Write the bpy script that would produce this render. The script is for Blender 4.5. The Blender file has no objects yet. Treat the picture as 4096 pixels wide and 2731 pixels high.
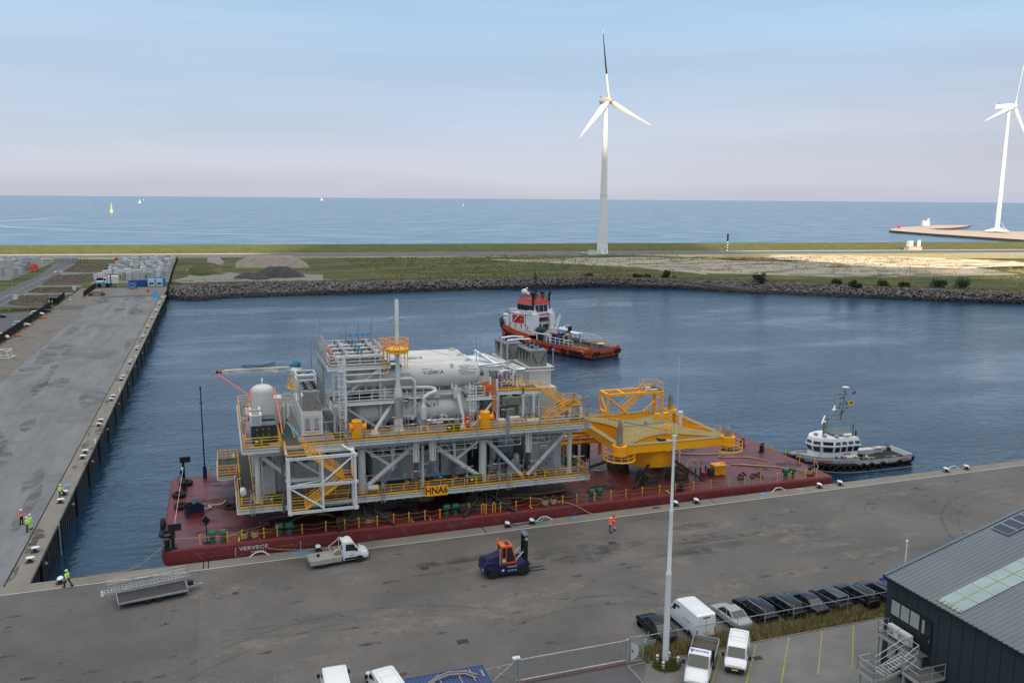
import bpy, math, random
from mathutils import Matrix, Vector
random.seed(7)
PI=math.pi; R_=math.radians
SC=bpy.context.scene
COL=SC.collection
# ---------------- camera (drone view over the quay) ----------------
cam=bpy.data.objects.new('camera',bpy.data.cameras.new('camera')); COL.objects.link(cam)
cam.data.sensor_width=36; cam.data.lens=29.79; cam.data.clip_start=.5; cam.data.clip_end=120000
CR=((0.94455772,0.04781191,-0.32484572),(-0.32826664,0.15918026,-0.93107608),(0.0071925,0.9860911,0.16605))
cam.matrix_world=Matrix.Translation((19.304,-91.379,38.5))@Matrix([list(r) for r in CR]).to_4x4()
SC.camera=cam
# ---------------- sky and sun ----------------
SUN_EL=R_(26); SUN_AX,SUN_AY=-0.30,-0.954     # the sun stands low behind the camera, a little to the left
W=bpy.data.worlds.new("World"); SC.world=W; W.use_nodes=True
nt=W.node_tree; nt.nodes.clear()
wo=nt.nodes.new('ShaderNodeOutputWorld'); bg=nt.nodes.new('ShaderNodeBackground')
sky=nt.nodes.new('ShaderNodeTexSky'); sky.sky_type='NISHITA'; sky.sun_disc=False
sky.sun_elevation=SUN_EL; sky.sun_rotation=math.atan2(SUN_AX,SUN_AY); sky.air_density=1.0; sky.dust_density=0.6; sky.ozone_density=2.0
tc=nt.nodes.new('ShaderNodeTexCoord'); sx=nt.nodes.new('ShaderNodeSeparateXYZ'); ramp=nt.nodes.new('ShaderNodeValToRGB')
mix=nt.nodes.new('ShaderNodeMix'); mix.data_type='RGBA'; mix.inputs[0].default_value=.9
nz=nt.nodes.new('ShaderNodeTexNoise'); nz.inputs['Scale'].default_value=2.2; nz.inputs['Detail'].default_value=4
mp=nt.nodes.new('ShaderNodeMapping'); mp.inputs['Scale'].default_value=(1,1,9)
madd=nt.nodes.new('ShaderNodeMath'); madd.operation='MULTIPLY_ADD'; madd.inputs[1].default_value=.15
sb=nt.nodes.new('ShaderNodeMath'); sb.operation='SUBTRACT'; sb.inputs[1].default_value=.5
L=nt.links.new
L(tc.outputs['Generated'],sx.inputs[0]); L(tc.outputs['Generated'],mp.inputs[0]); L(mp.outputs[0],nz.inputs['Vector'])
L(nz.outputs['Fac'],sb.inputs[0]); L(sb.outputs[0],madd.inputs[0]); L(sx.outputs['Z'],madd.inputs[2]); L(madd.outputs[0],ramp.inputs[0])
def srgb(r,g,b):
    f=lambda c:(c/12.92 if c<=.04045 else ((c+.055)/1.055)**2.4)
    return (f(r/255),f(g/255),f(b/255),1)
SKY=[(0,(176,180,197)),(.03,(184,186,201)),(.07,(180,187,205)),(.12,(174,190,211)),(.19,(163,191,217)),(.27,(152,187,217)),(.42,(160,190,217)),(.62,(190,205,220)),(.78,(235,232,226)),(1,(250,246,238))]
cr=ramp.color_ramp
while len(cr.elements)>1: cr.elements.remove(cr.elements[-1])
cr.elements[0].position=0; K=10.5
for i,(p,c) in enumerate(SKY):
    e=cr.elements[0] if i==0 else cr.elements.new(p)
    q=srgb(*c); k_=K*(1.9 if p>.7 else 1); e.color=(q[0]*k_,q[1]*k_,q[2]*k_,1)
L(sky.outputs[0],mix.inputs[6]); L(ramp.outputs[0],mix.inputs[7]); 
nz2=nt.nodes.new('ShaderNodeTexNoise'); nz2.inputs['Scale'].default_value=1.3; nz2.inputs['Detail'].default_value=6; mp2=nt.nodes.new('ShaderNodeMapping'); mp2.inputs['Scale'].default_value=(1,1,14); L(tc.outputs['Generated'],mp2.inputs[0]); L(mp2.outputs[0],nz2.inputs['Vector'])
mr=nt.nodes.new('ShaderNodeMapRange'); mr.inputs[1].default_value=.35; mr.inputs[2].default_value=.65; mr.inputs[3].default_value=.93; mr.inputs[4].default_value=1.05; L(nz2.outputs['Fac'],mr.inputs[0])
vs=nt.nodes.new('ShaderNodeVectorMath'); vs.operation='SCALE'; L(mix.outputs[2],vs.inputs[0]); L(mr.outputs[0],vs.inputs['Scale'])
L(vs.outputs[0],bg.inputs[0]); L(bg.outputs[0],wo.inputs[0])
bg.inputs[1].default_value=0.10
sl=bpy.data.lights.new('sun','SUN'); sl.energy=5.0; sl.angle=R_(.7); sl.color=(1,.86,.66)
so=bpy.data.objects.new('sun',sl); COL.objects.link(so)
sd=Vector((SUN_AX*math.cos(SUN_EL),SUN_AY*math.cos(SUN_EL),math.sin(SUN_EL))).normalized()
so.rotation_euler=sd.to_track_quat('Z','Y').to_euler()
SC.view_settings.view_transform='Standard'; SC.view_settings.look='None'; SC.view_settings.exposure=.22; SC.view_settings.gamma=1
# ---------------- materials ----------------
MATS={}
def M(name,col,rough=.6,metal=0,var=.15,scale=.6,spec=.4,bump=0,bscale=20,stain=None,wave=None,alpha=None,wavedir='X',wdist=.0,emis=0,alpha_v=None,detail=5,str3=None):
    if name in MATS: return MATS[name]
    m=bpy.data.materials.new(name); m.use_nodes=True; t=m.node_tree; b=t.nodes['Principled BSDF']
    b.inputs['Roughness'].default_value=rough; b.inputs['Metallic'].default_value=metal; b.inputs['Specular IOR Level'].default_value=spec
    c=(*col,1) if len(col)==3 else col
    co=t.nodes.new('ShaderNodeTexCoord'); n=t.nodes.new('ShaderNodeTexNoise'); n.inputs['Scale'].default_value=scale; n.inputs['Detail'].default_value=detail; n.inputs['Roughness'].default_value=.65
    mpn=t.nodes.new('ShaderNodeMapping'); t.links.new(co.outputs['Object'],mpn.inputs[0]); t.links.new(mpn.outputs[0],n.inputs['Vector'])
    if str3: mpn.inputs['Scale'].default_value=str3
    r=t.nodes.new('ShaderNodeValToRGB'); r.color_ramp.elements[0].position=.3; r.color_ramp.elements[1].position=.7
    r.color_ramp.elements[0].color=tuple(x*(1-var) for x in c[:3])+(1,); r.color_ramp.elements[1].color=tuple(min(1,x*(1+var)) for x in c[:3])+(1,)
    t.links.new(n.outputs['Fac'],r.inputs[0]); out=r.outputs[0]
    if stain:
        for (sc,ss,lo,hi,amt) in stain:
            n2=t.nodes.new('ShaderNodeTexNoise'); n2.inputs['Scale'].default_value=ss; n2.inputs['Detail'].default_value=6; n2.inputs['Roughness'].default_value=.7
            t.links.new(co.outputs['Object'],n2.inputs['Vector'])
            r2=t.nodes.new('ShaderNodeMapRange'); r2.inputs[1].default_value=lo; r2.inputs[2].default_value=hi; r2.inputs[4].default_value=amt
            t.links.new(n2.outputs['Fac'],r2.inputs[0]); mx=t.nodes.new('ShaderNodeMix'); mx.data_type='RGBA'
            t.links.new(r2.outputs[0],mx.inputs[0]); t.links.new(out,mx.inputs[6]); mx.inputs[7].default_value=(*sc,1); out=mx.outputs[2]
    t.links.new(out,b.inputs['Base Color'])
    if wave:
        w=t.nodes.new('ShaderNodeTexWave'); w.wave_type='BANDS'; w.bands_direction=wavedir; w.inputs['Scale'].default_value=wave[0]; w.inputs['Distortion'].default_value=0
        t.links.new(co.outputs['Object'],w.inputs['Vector']); bp=t.nodes.new('ShaderNodeBump'); bp.inputs['Strength'].default_value=wave[1]; bp.inputs['Distance'].default_value=wave[2]
        t.links.new(w.outputs['Fac'],bp.inputs['Height']); t.links.new(bp.outputs[0],b.inputs['Normal'])
    elif bump:
        n3=t.nodes.new('ShaderNodeTexNoise'); n3.inputs['Scale'].default_value=bscale; n3.inputs['Detail'].default_value=4; t.links.new(co.outputs['Object'],n3.inputs['Vector'])
        bp=t.nodes.new('ShaderNodeBump'); bp.inputs['Strength'].default_value=bump; bp.inputs['Distance'].default_value=.05
        t.links.new(n3.outputs['Fac'],bp.inputs['Height']); t.links.new(bp.outputs[0],b.inputs['Normal'])
    MATS[name]=m; return m
white=M('white_paint',(.70,.71,.70),.4,var=.05); offw=M('module_grey_paint',(.55,.55,.515),.5,var=.07,stain=[((.30,.26,.2),1.3,.62,.8,.35)])
tankw=M('tank_white_paint',(.57,.575,.555),.38,var=.05,scale=.4); grey=M('grey_steel',(.26,.27,.28),.5,var=.15); dgrey=M('dark_grating',(.055,.055,.058),.8,var=.2,scale=4)
galv=M('galvanised_steel',(.42,.44,.45),.4,metal=.5,var=.15); silver=M('steel_cladding',(.62,.63,.65),.3,metal=.9,var=.12,scale=3)
yel=M('yellow_safety_paint',(.92,.43,.015),.45,var=.08); oran=M('yellow_orange_steel_paint',(.95,.40,.008),.45,var=.07,scale=.3)
olive=M('primer_top_coat',(.25,.205,.08),.7,var=.12,stain=[((.12,.11,.08),.5,.6,.8,.5)]); dgreen=M('dark_green_deck',(.010,.045,.03),.55,var=.2)
black=M('black_paint',(.012,.012,.014),.45,var=.2); rubber=M('black_rubber',(.014,.014,.015),.85,var=.25,scale=6)
red=M('red_paint',(.50,.02,.015),.4,var=.1); blue=M('blue_paint',(.02,.09,.32),.45,var=.12); lblue=M('light_blue_plate',(.06,.30,.62),.5,var=.1)
bargered=M('barge_deck_red',(.130,.020,.022),.42,var=.22,scale=.35,spec=.5,stain=[((.05,.022,.022),.16,.46,.66,.7),((.17,.075,.045),1.1,.62,.78,.5)],bump=.25,bscale=1.5)
hullred=M('barge_hull_red',(.150,.019,.020),.55,var=.15,scale=.8,stain=[((.30,.13,.10),1.6,.60,.85,.5),((.07,.015,.015),.5,.58,.75,.6)])
rust=M('rusted_steel',(.075,.05,.036),.85,var=.35,scale=1.5,stain=[((.02,.02,.02),.8,.45,.65,.8)]); rust2=M('brown_rust',(.15,.055,.025),.85,var=.4,scale=3)
rope=M('hemp_rope',(.36,.25,.15),.9,var=.2,scale=8); strap=M('red_webbing_strap',(.78,.13,.07),.7,var=.1); gpaint=M('green_paint',(.006,.10,.062),.45,var=.15)
tgreen=M('transformer_green',(.13,.17,.13),.55,var=.12); charc=M('charcoal_cladding',(.03,.033,.037),.5,var=.15); cgrey=M('cooler_grey',(.21,.205,.195),.5,var=.12)
corr=M('corrugated_grey_panel',(.55,.55,.515),.5,var=.08,stain=[((.28,.25,.2),1.5,.62,.8,.3)])
tred=M('tug_orange_red_hull',(.62,.07,.018),.45,var=.12,scale=.7,stain=[((.15,.05,.03),.9,.58,.74,.7)]); dred=M('dark_red_paint',(.30,.018,.015),.45,var=.15)
tdeck=M('worn_dark_deck',(.04,.035,.033),.8,var=.4,scale=1); tgrey=M('tug_pale_grey_hull',(.50,.53,.55),.4,var=.08)
glass=M('dark_glass',(.012,.016,.02),.08,var=.1,spec=.8); skin=M('skin',(.45,.25,.17),.6,var=.05); hivy=M('hi_vis_yellow',(.55,.95,.02),.6,var=.05); hivo=M('hi_vis_orange',(.95,.09,.015),.6,var=.06)
refl=M('reflective_tape',(.8,.8,.78),.4,var=.03); cblack=M('black_cloth',(.012,.013,.018),.9,var=.2); jean=M('blue_denim',(.12,.20,.32),.9,var=.15)
concrete=M('quay_edge_concrete',(.205,.185,.160),.85,var=.18,scale=.5,stain=[((.09,.08,.072),.25,.5,.7,.7),((.30,.27,.23),1.4,.58,.78,.5)],bump=.2,bscale=6)
apron=M('apron_concrete',(.158,.160,.165),.75,var=.24,scale=.12,stain=[((.10,.09,.083),.05,.5,.66,.8),((.24,.24,.24),.35,.58,.8,.45),((.15,.10,.06),.035,.62,.75,.5)],str3=(3,.5,1))
gravel=M('trodden_gravel',(.155,.135,.118),.9,var=.25,scale=.6,stain=[((.07,.065,.05),.2,.52,.7,.7)],bump=.4,bscale=6)
asph=M('asphalt',(.085,.087,.092),.85,var=.14,scale=.3,stain=[((.13,.13,.13),.08,.5,.7,.6)])
carp=M('car_park_concrete',(.150,.147,.142),.8,var=.14,scale=.35,stain=[((.10,.097,.09),.22,.5,.7,.6),((.25,.245,.235),.8,.6,.8,.4)],bump=.15,bscale=8)
sheetp=M('steel_quay_wall',(.035,.038,.045),.6,var=.4,scale=.8,stain=[((.07,.07,.07),1.5,.6,.8,.5)])
mark=M('road_marking_white',(.7,.7,.68),.7,var=.1,scale=2); ymark=M('worn_yellow_marking',(.27,.25,.07),.8,var=.25,scale=2)
cladb=M('dark_blue_grey_cladding',(.022,.036,.042),.45,var=.1,scale=.3); roofm=M('blue_grey_metal_roof',(.115,.135,.155),.38,var=.12,scale=.25,stain=[((.21,.23,.25),.9,.62,.8,.4)])
skyl=M('roof_light_sheet',(.25,.33,.33),.25,var=.15,scale=.5,stain=[((.45,.43,.28),.9,.55,.8,.5)]); sol=M('solar_cell',(.006,.010,.045),.15,var=.2,scale=3,spec=.7)
turbw=M('turbine_white',(.78,.77,.73),.5,var=.03,scale=.1); nacg=M('nacelle_taupe',(.42,.37,.31),.5,var=.1,scale=.3); navy=M('navy_paint',(.012,.016,.06),.4,var=.2)
blkst=M('pale_concrete_block',(.46,.47,.46),.8,var=.12,scale=.5); rockm=M('grey_armour_stone',(.165,.15,.152),.9,var=.5,scale=.5); rockd=M('wet_dark_stone',(.03,.03,.03),.7,var=.4,scale=.5)
grassm=M('dike_grass',(.085,.090,.022),.9,var=.25,scale=.15,detail=8); reed=M('dry_reed',(.27,.20,.09),.9,var=.4,scale=.3); reedg=M('green_reed',(.10,.11,.03),.9,var=.4,scale=.4)
leaf=M('bush_leaf',(.035,.05,.022),.8,var=.35,scale=1.5); bark=M('bark',(.10,.07,.05),.9,var=.3)
# ---------------- mesh helpers ----------------
def link(o): COL.objects.link(o); return o
TRIM=.0081
def zt(x,z): return z-TRIM*(x-12.4)          # the barge floats a little down to the right
class MB:
    def __init__(s): s.v=[]; s.f=[]
    def add(s,vs,fs):
        n=len(s.v); s.v+= [tuple(p) for p in vs]; s.f+=[tuple(i+n for i in f) for f in fs]; return s
    def box(s,x0,x1,y0,y1,z0,z1):
        return s.add([(x0,y0,z0),(x1,y0,z0),(x1,y1,z0),(x0,y1,z0),(x0,y0,z1),(x1,y0,z1),(x1,y1,z1),(x0,y1,z1)],[(3,2,1,0),(4,5,6,7),(0,1,5,4),(1,2,6,5),(2,3,7,6),(3,0,4,7)])
    def obox(s,c,d,rz=0):
        cs,sn=math.cos(rz),math.sin(rz); P=[]
        for dz in (-.5,.5):
            for dx,dy in ((-.5,-.5),(.5,-.5),(.5,.5),(-.5,.5)):
                x=dx*d[0]; y=dy*d[1]; P.append((c[0]+x*cs-y*sn,c[1]+x*sn+y*cs,c[2]+dz*d[2]))
        return s.add(P,[(3,2,1,0),(4,5,6,7),(0,1,5,4),(1,2,6,5),(2,3,7,6),(3,0,4,7)])
    def cyl(s,p0,p1,r0,r1=None,n=12,cap=True):
        r1=r0 if r1 is None else r1; a=Vector(p0); b=Vector(p1); d=(b-a)
        if d.length<1e-6: return s
        q=d.to_track_quat('Z','Y'); P=[]
        for c,r in ((a,r0),(b,r1)):
            for i in range(n):
                t=2*PI*i/n; P.append(c+q@Vector((r*math.cos(t),r*math.sin(t),0)))
        F=[(i,(i+1)%n,n+(i+1)%n,n+i) for i in range(n)]
        if cap: F+= [tuple(range(n))[::-1],tuple(range(n,2*n))]
        return s.add(P,F)
    def beam(s,p0,p1,w,h=None):                      # square bar between two points
        h=h or w; a=Vector(p0); b=Vector(p1); d=b-a
        if d.length<1e-6: return s
        d.normalize(); up=Vector((0,0,1)) if abs(d.z)<.95 else Vector((0,1,0)); sd=d.cross(up).normalized(); up=sd.cross(d)
        P=[c+sd*x*w/2+up*y*h/2 for c in (a,b) for x,y in ((-1,-1),(1,-1),(1,1),(-1,1))]
        return s.add(P,[(3,2,1,0),(4,5,6,7),(0,1,5,4),(1,2,6,5),(2,3,7,6),(3,0,4,7)])
    def ibeam(s,p0,p1,w,h,t=.05):                    # I section
        a=Vector(p0); b=Vector(p1); up=Vector((0,0,1))
        s.beam(a+up*(h/2-t/2),b+up*(h/2-t/2),w,t); s.beam(a-up*(h/2-t/2),b-up*(h/2-t/2),w,t); return s.beam(a,b,t*.8,h-2*t-.004)
    def tube(s,pts,r,n=6):
        for a,b in zip(pts[:-1],pts[1:]): s.cyl(a,b,r,r,n)
        if n>6:
            for p in pts[1:-1]: s.ball(p,r,n,4)
        return s
    def ball(s,c,r,n=10,m=6,sz=1):
        P=[(c[0],c[1],c[2]-r*sz)]
        for j in range(1,m):
            t=-PI/2+PI*j/m
            for i in range(n): P.append((c[0]+r*math.cos(t)*math.cos(2*PI*i/n),c[1]+r*math.cos(t)*math.sin(2*PI*i/n),c[2]+r*sz*math.sin(t)))
        P.append((c[0],c[1],c[2]+r*sz)); F=[]
        for i in range(n): F.append((0,1+(i+1)%n,1+i))
        for j in range(m-2):
            for i in range(n): F.append((1+j*n+i,1+j*n+(i+1)%n,1+(j+1)*n+(i+1)%n,1+(j+1)*n+i))
        e=len(P)-1
        for i in range(n): F.append((e,1+(m-2)*n+i,1+(m-2)*n+(i+1)%n))
        return s.add(P,F)
    def lathe(s,prof,c=(0,0,0),ax='Z',n=16):         # prof: (radius, height)
        P=[];m=len(prof)
        for r,h in prof:
            for i in range(n):
                t=2*PI*i/n; x,y=r*math.cos(t),r*math.sin(t)
                P.append((c[0]+x,c[1]+y,c[2]+h) if ax=='Z' else ((c[0]+h,c[1]+x,c[2]+y) if ax=='X' else (c[0]+y,c[1]+h,c[2]+x)))
        F=[(j*n+i,j*n+(i+1)%n,(j+1)*n+(i+1)%n,(j+1)*n+i) for j in range(m-1) for i in range(n)]
        F+=[tuple(range(n))[::-1],tuple(range((m-1)*n,m*n))]
        return s.add(P,F)
    def prism(s,poly,z0,z1):
        n=len(poly); P=[(x,y,z0) for x,y in poly]+[(x,y,z1) for x,y in poly]
        return s.add(P,[tuple(range(n))[::-1],tuple(range(n,2*n))]+[(i,(i+1)%n,n+(i+1)%n,n+i) for i in range(n)])
    def pan(s,poly,y0,y1):                           # polygon in x,z pulled along y
        n=len(poly); P=[(x,y0,z) for x,z in poly]+[(x,y1,z) for x,z in poly]
        return s.add(P,[tuple(range(n)),tuple(range(n,2*n))[::-1]]+[(i,n+i,n+(i+1)%n,(i+1)%n) for i in range(n)])
    def quad(s,*p): return s.add(p,[tuple(range(len(p)))])
    def torus(s,c,R,r,ax='Z',n=14,m=6):
        P=[]
        for i in range(n):
            a=2*PI*i/n
            for j in range(m):
                b=2*PI*j/m; x=(R+r*math.cos(b))*math.cos(a); y=(R+r*math.cos(b))*math.sin(a); z=r*math.sin(b)
                P.append((c[0]+x,c[1]+y,c[2]+z) if ax=='Z' else ((c[0]+z,c[1]+x,c[2]+y) if ax=='X' else (c[0]+x,c[1]+z,c[2]+y)))
        return s.add(P,[(i*m+j,((i+1)%n)*m+j,((i+1)%n)*m+(j+1)%m,i*m+(j+1)%m) for i in range(n) for j in range(m)])
    def rail(s,pts,h=1.1,step=1.6,r=.035,toe=.16,mid=(.37,.73)):   # guard rail along a run of points
        for a,b in zip(pts[:-1],pts[1:]):
            a=Vector(a); b=Vector(b); k=max(1,round((b-a).length/step))
            for i in range(k+1):
                p=a.lerp(b,i/k); s.cyl(p,p+Vector((0,0,h)),r,r,5,False)
            for q in (h,)+tuple(h*m_ for m_ in mid): s.cyl(a+Vector((0,0,q)),b+Vector((0,0,q)),r if q==h else r*.75,None,5,False)
            if toe: s.beam(a+Vector((0,0,toe/2+.01)),b+Vector((0,0,toe/2+.01)),.03,toe)
        return s
    def stair(s,a,b,w,n,side='Y'):                   # treads between two levels
        a=Vector(a); b=Vector(b)
        for i in range(n):
            p=a.lerp(b,(i+.5)/n); s.obox((p.x,p.y,p.z),(.27,w,.04) if side=='Y' else (w,.27,.04))
        return s
    def build(s,name,mat,parent=None,trim=False,smooth=False,label=None,org=None):
        vs=s.v
        if trim: vs=[(x,y,zt(x,z)) for x,y,z in vs]
        if parent is not None and parent.get('_w'):
            o=parent['_w']; vs=[(x-o[0],y-o[1],z-o[2]) for x,y,z in vs]
        if org: vs=[(x-org[0],y-org[1],z-org[2]) for x,y,z in vs]
        me=bpy.data.meshes.new(name); me.from_pydata(vs,[],s.f); me.validate(); me.update()
        if mat: me.materials.append(mat)
        if smooth:
            me.polygons.foreach_set('use_smooth',[True]*len(me.polygons))
            try: me.set_sharp_from_angle(angle=R_(smooth if smooth>1 else 40))
            except Exception: pass
        o=bpy.data.objects.new(name,me); COL.objects.link(o)
        if org: o.location=org
        if parent is not None:
            o.parent=parent
            if parent.get('_w'): o['_w']=parent['_w']
        if label: o['label']=label
        return o
def tag(o,label,cat,group=None):
    o['label']=label; o['category']=cat
    if group: o['group']=group
    return o
def thing(name,label,cat,loc=(0,0,0),rz=0,group=None,world=False):
    o=bpy.data.objects.new(name,None); COL.objects.link(o); o.location=loc; o.rotation_euler=(0,0,rz); o.empty_display_size=.5
    tag(o,label,cat,group)
    if world: o['_w']=list(loc)
    return o
def struct(o): o['kind']='structure'; return o
def stuff(o,label=None):
    o['kind']='stuff'
    if label: o['label']=label
    return o
def sub(p):                                           # mesh that keeps a parent's frame for its own children
    return p
KIDS={}
def dup(root,loc,rz=None,label=None,group=None,scale=None):
    def cp(o,par):
        c=o.copy(); COL.objects.link(c)
        if par is not None: c.parent=par
        for ch in o.children: cp(ch,c)
        return c
    r=cp(root,None); r.location=loc
    if rz is not None: r.rotation_euler=(0,0,rz)
    if scale: r.scale=scale
    if label: r['label']=label
    if group: r['group']=group
    return r
_fc={}
def text(s,size,mat,parent,mtx,name='lettering',ext=.004,world=False,bold=0,sx=1):
    cu=bpy.data.curves.new('t','FONT'); cu.body=s; cu.size=size; cu.extrude=ext; cu.align_x='CENTER'; cu.align_y='CENTER'; cu.resolution_u=2; cu.offset=bold
    to=bpy.data.objects.new('t',cu); COL.objects.link(to); dg=bpy.context.evaluated_depsgraph_get()
    me=bpy.data.meshes.new_from_object(to.evaluated_get(dg)); bpy.data.objects.remove(to); bpy.data.curves.remove(cu)
    mt=mtx@Matrix.Diagonal((sx,1,1,1))
    if parent is not None and parent.get('_w'): mt=Matrix.Translation(-Vector(parent['_w']))@mt
    me.transform(mt); me.name=name; me.materials.clear(); me.materials.append(mat)
    o=bpy.data.objects.new(name,me); COL.objects.link(o)
    if parent is not None: o.parent=parent
    return o
def facing(loc,rz=0,tilt=90):                         # text frame: upright, reading along local x turned by rz
    return Matrix.Translation(loc)@Matrix.Rotation(rz,4,'Z')@Matrix.Rotation(R_(tilt),4,'X')
# ================= SETTING =================
def sheet(name,poly,z,mat,kind='structure'):
    me=bpy.data.meshes.new(name); me.from_pydata([(x,y,z) for x,y in poly],[],[tuple(range(len(poly)))]); me.update(); me.materials.append(mat)
    if me.polygons[0].normal.z<0: me.flip_normals()
    o=bpy.data.objects.new(name,me); COL.objects.link(o); o['kind']=kind; return o
def nn(t,ty,**k):
    n=t.nodes.new(ty)
    for a,b in k.items(): n.inputs[a].default_value=b
    return n
def water_mat(nm,c0,c1,r0,r1,bd):
    m=bpy.data.materials.new(nm); m.use_nodes=True; t=m.node_tree; b=t.nodes['Principled BSDF']
    b.inputs['IOR'].default_value=1.42; b.inputs['Specular IOR Level'].default_value=.5
    co=t.nodes.new('ShaderNodeTexCoord'); l=t.links.new
    def noise(sc,det,rz=0.0,strx=1):
        mpp=t.nodes.new('ShaderNodeMapping'); mpp.inputs['Rotation'].default_value=(0,0,rz); mpp.inputs['Scale'].default_value=(1,strx,1); l(co.outputs['Object'],mpp.inputs[0])
        n=nn(t,'ShaderNodeTexNoise',Scale=sc,Detail=det,Roughness=.6); l(mpp.outputs[0],n.inputs['Vector']); return n.outputs['Fac']
    pat=noise(.016,5,R_(20),2.2); big=noise(.0016,4,R_(8),4)
    h1=noise(.55,4,R_(35),1.7); h2=noise(.11,3,R_(25),2)
    ad=t.nodes.new('ShaderNodeMath'); ad.operation='MULTIPLY_ADD'; l(h2,ad.inputs[0]); ad.inputs[1].default_value=2.2; l(h1,ad.inputs[2])
    bp=t.nodes.new('ShaderNodeBump'); bp.inputs['Distance'].default_value=bd; l(ad.outputs[0],bp.inputs['Height'])
    mr=nn(t,'ShaderNodeMapRange'); mr.inputs[1].default_value=.38; mr.inputs[2].default_value=.62; mr.inputs[3].default_value=.28; mr.inputs[4].default_value=1.0; l(pat,mr.inputs[0]); l(mr.outputs[0],bp.inputs['Strength'])
    l(bp.outputs[0],b.inputs['Normal'])
    r=t.nodes.new('ShaderNodeValToRGB'); r.color_ramp.elements[0].position=.35; r.color_ramp.elements[1].position=.65
    r.color_ramp.elements[0].color=(*c0,1); r.color_ramp.elements[1].color=(*c1,1); l(big,r.inputs[0]); l(r.outputs[0],b.inputs['Base Color'])
    mr2=nn(t,'ShaderNodeMapRange'); mr2.inputs[1].default_value=.35; mr2.inputs[2].default_value=.65; mr2.inputs[3].default_value=r0; mr2.inputs[4].default_value=r1; l(pat,mr2.inputs[0]); l(mr2.outputs[0],b.inputs['Roughness'])
    return m
WM=water_mat('harbour_water',(.006,.028,.060),(.013,.046,.088),.05,.20,.34)
sheet('harbour_water',[(-2000,-600),(3000,-600),(3000,440),(-2000,440)],-4,WM)
WS=water_mat('open_sea_water',(.028,.085,.150),(.042,.112,.185),.16,.30,.28)
sheet('sea',[(-60000,440),(60000,440),(60000,90000),(-60000,90000)],-4,WS)
def paving_mat():
    m=bpy.data.materials.new('herringbone_paving'); m.use_nodes=True; t=m.node_tree; b=t.nodes['Principled BSDF']; l=t.links.new
    co=t.nodes.new('ShaderNodeTexCoord'); mpp=t.nodes.new('ShaderNodeMapping'); mpp.inputs['Rotation'].default_value=(0,0,R_(45)); l(co.outputs['Object'],mpp.inputs[0])
    br=t.nodes.new('ShaderNodeTexBrick'); br.inputs['Scale'].default_value=1; br.inputs['Brick Width'].default_value=.44; br.inputs['Row Height'].default_value=.22; br.inputs['Mortar Size'].default_value=.035; br.inputs['Mortar Smooth'].default_value=.4
    br.inputs['Color1'].default_value=(.135,.123,.115,1); br.inputs['Color2'].default_value=(.115,.106,.100,1); br.inputs['Mortar'].default_value=(.090,.083,.078,1); l(mpp.outputs[0],br.inputs['Vector'])
    n=nn(t,'ShaderNodeTexNoise',Scale=.09,Detail=7,Roughness=.62); l(co.outputs['Object'],n.inputs['Vector'])
    mp2=t.nodes.new('ShaderNodeMapping'); mp2.inputs['Scale'].default_value=(.25,1,1); l(co.outputs['Object'],mp2.inputs[0])
    n2=nn(t,'ShaderNodeTexNoise',Scale=.16,Detail=6,Roughness=.7); l(mp2.outputs[0],n2.inputs['Vector'])
    r=t.nodes.new('ShaderNodeMapRange'); r.inputs[1].default_value=.3; r.inputs[2].default_value=.72; r.inputs[3].default_value=.70; r.inputs[4].default_value=1.28; l(n.outputs['Fac'],r.inputs[0])
    mm=t.nodes.new('ShaderNodeVectorMath'); mm.operation='SCALE'; l(br.outputs['Color'],mm.inputs[0]); l(r.outputs[0],mm.inputs['Scale'])
    r2=t.nodes.new('ShaderNodeMapRange'); r2.inputs[1].default_value=.56; r2.inputs[2].default_value=.70; r2.inputs[4].default_value=.55; l(n2.outputs['Fac'],r2.inputs[0])
    mx=t.nodes.new('ShaderNodeMix'); mx.data_type='RGBA'; l(r2.outputs[0],mx.inputs[0]); l(mm.outputs[0],mx.inputs[6]); mx.inputs[7].default_value=(.062,.057,.055,1)
    n3=nn(t,'ShaderNodeTexNoise',Scale=1.4,Detail=3,Roughness=.6); l(co.outputs['Object'],n3.inputs['Vector'])
    r3=t.nodes.new('ShaderNodeMapRange'); r3.inputs[1].default_value=.66; r3.inputs[2].default_value=.72; r3.inputs[4].default_value=.55; l(n3.outputs['Fac'],r3.inputs[0])
    mx2=t.nodes.new('ShaderNodeMix'); mx2.data_type='RGBA'; l(r3.outputs[0],mx2.inputs[0]); l(mx.outputs[2],mx2.inputs[6]); mx2.inputs[7].default_value=(.04,.034,.032,1)
    l(mx2.outputs[2],b.inputs['Base Color']); b.inputs['Roughness'].default_value=.85
    bp=t.nodes.new('ShaderNodeBump'); bp.inputs['Strength'].default_value=.5; bp.inputs['Distance'].default_value=.02; l(br.outputs['Fac'],bp.inputs['Height']); bp.invert=True; l(bp.outputs[0],b.inputs['Normal'])
    return m
PV=paving_mat()
sheet('ground',[(-300,-300),(600,-300),(600,-1.9),(-300,-1.9)],0,PV)
pv2=PV.copy(); pv2.name='darker_paving'
for n_ in pv2.node_tree.nodes:
    if n_.type=='TEX_BRICK': n_.inputs['Color1'].default_value=(.108,.100,.095,1); n_.inputs['Color2'].default_value=(.093,.088,.084,1)
sheet('older_paving',[(-300,-300),(16.2,-300),(16.2,-1.9),(-300,-1.9)],.004,pv2)
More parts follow.
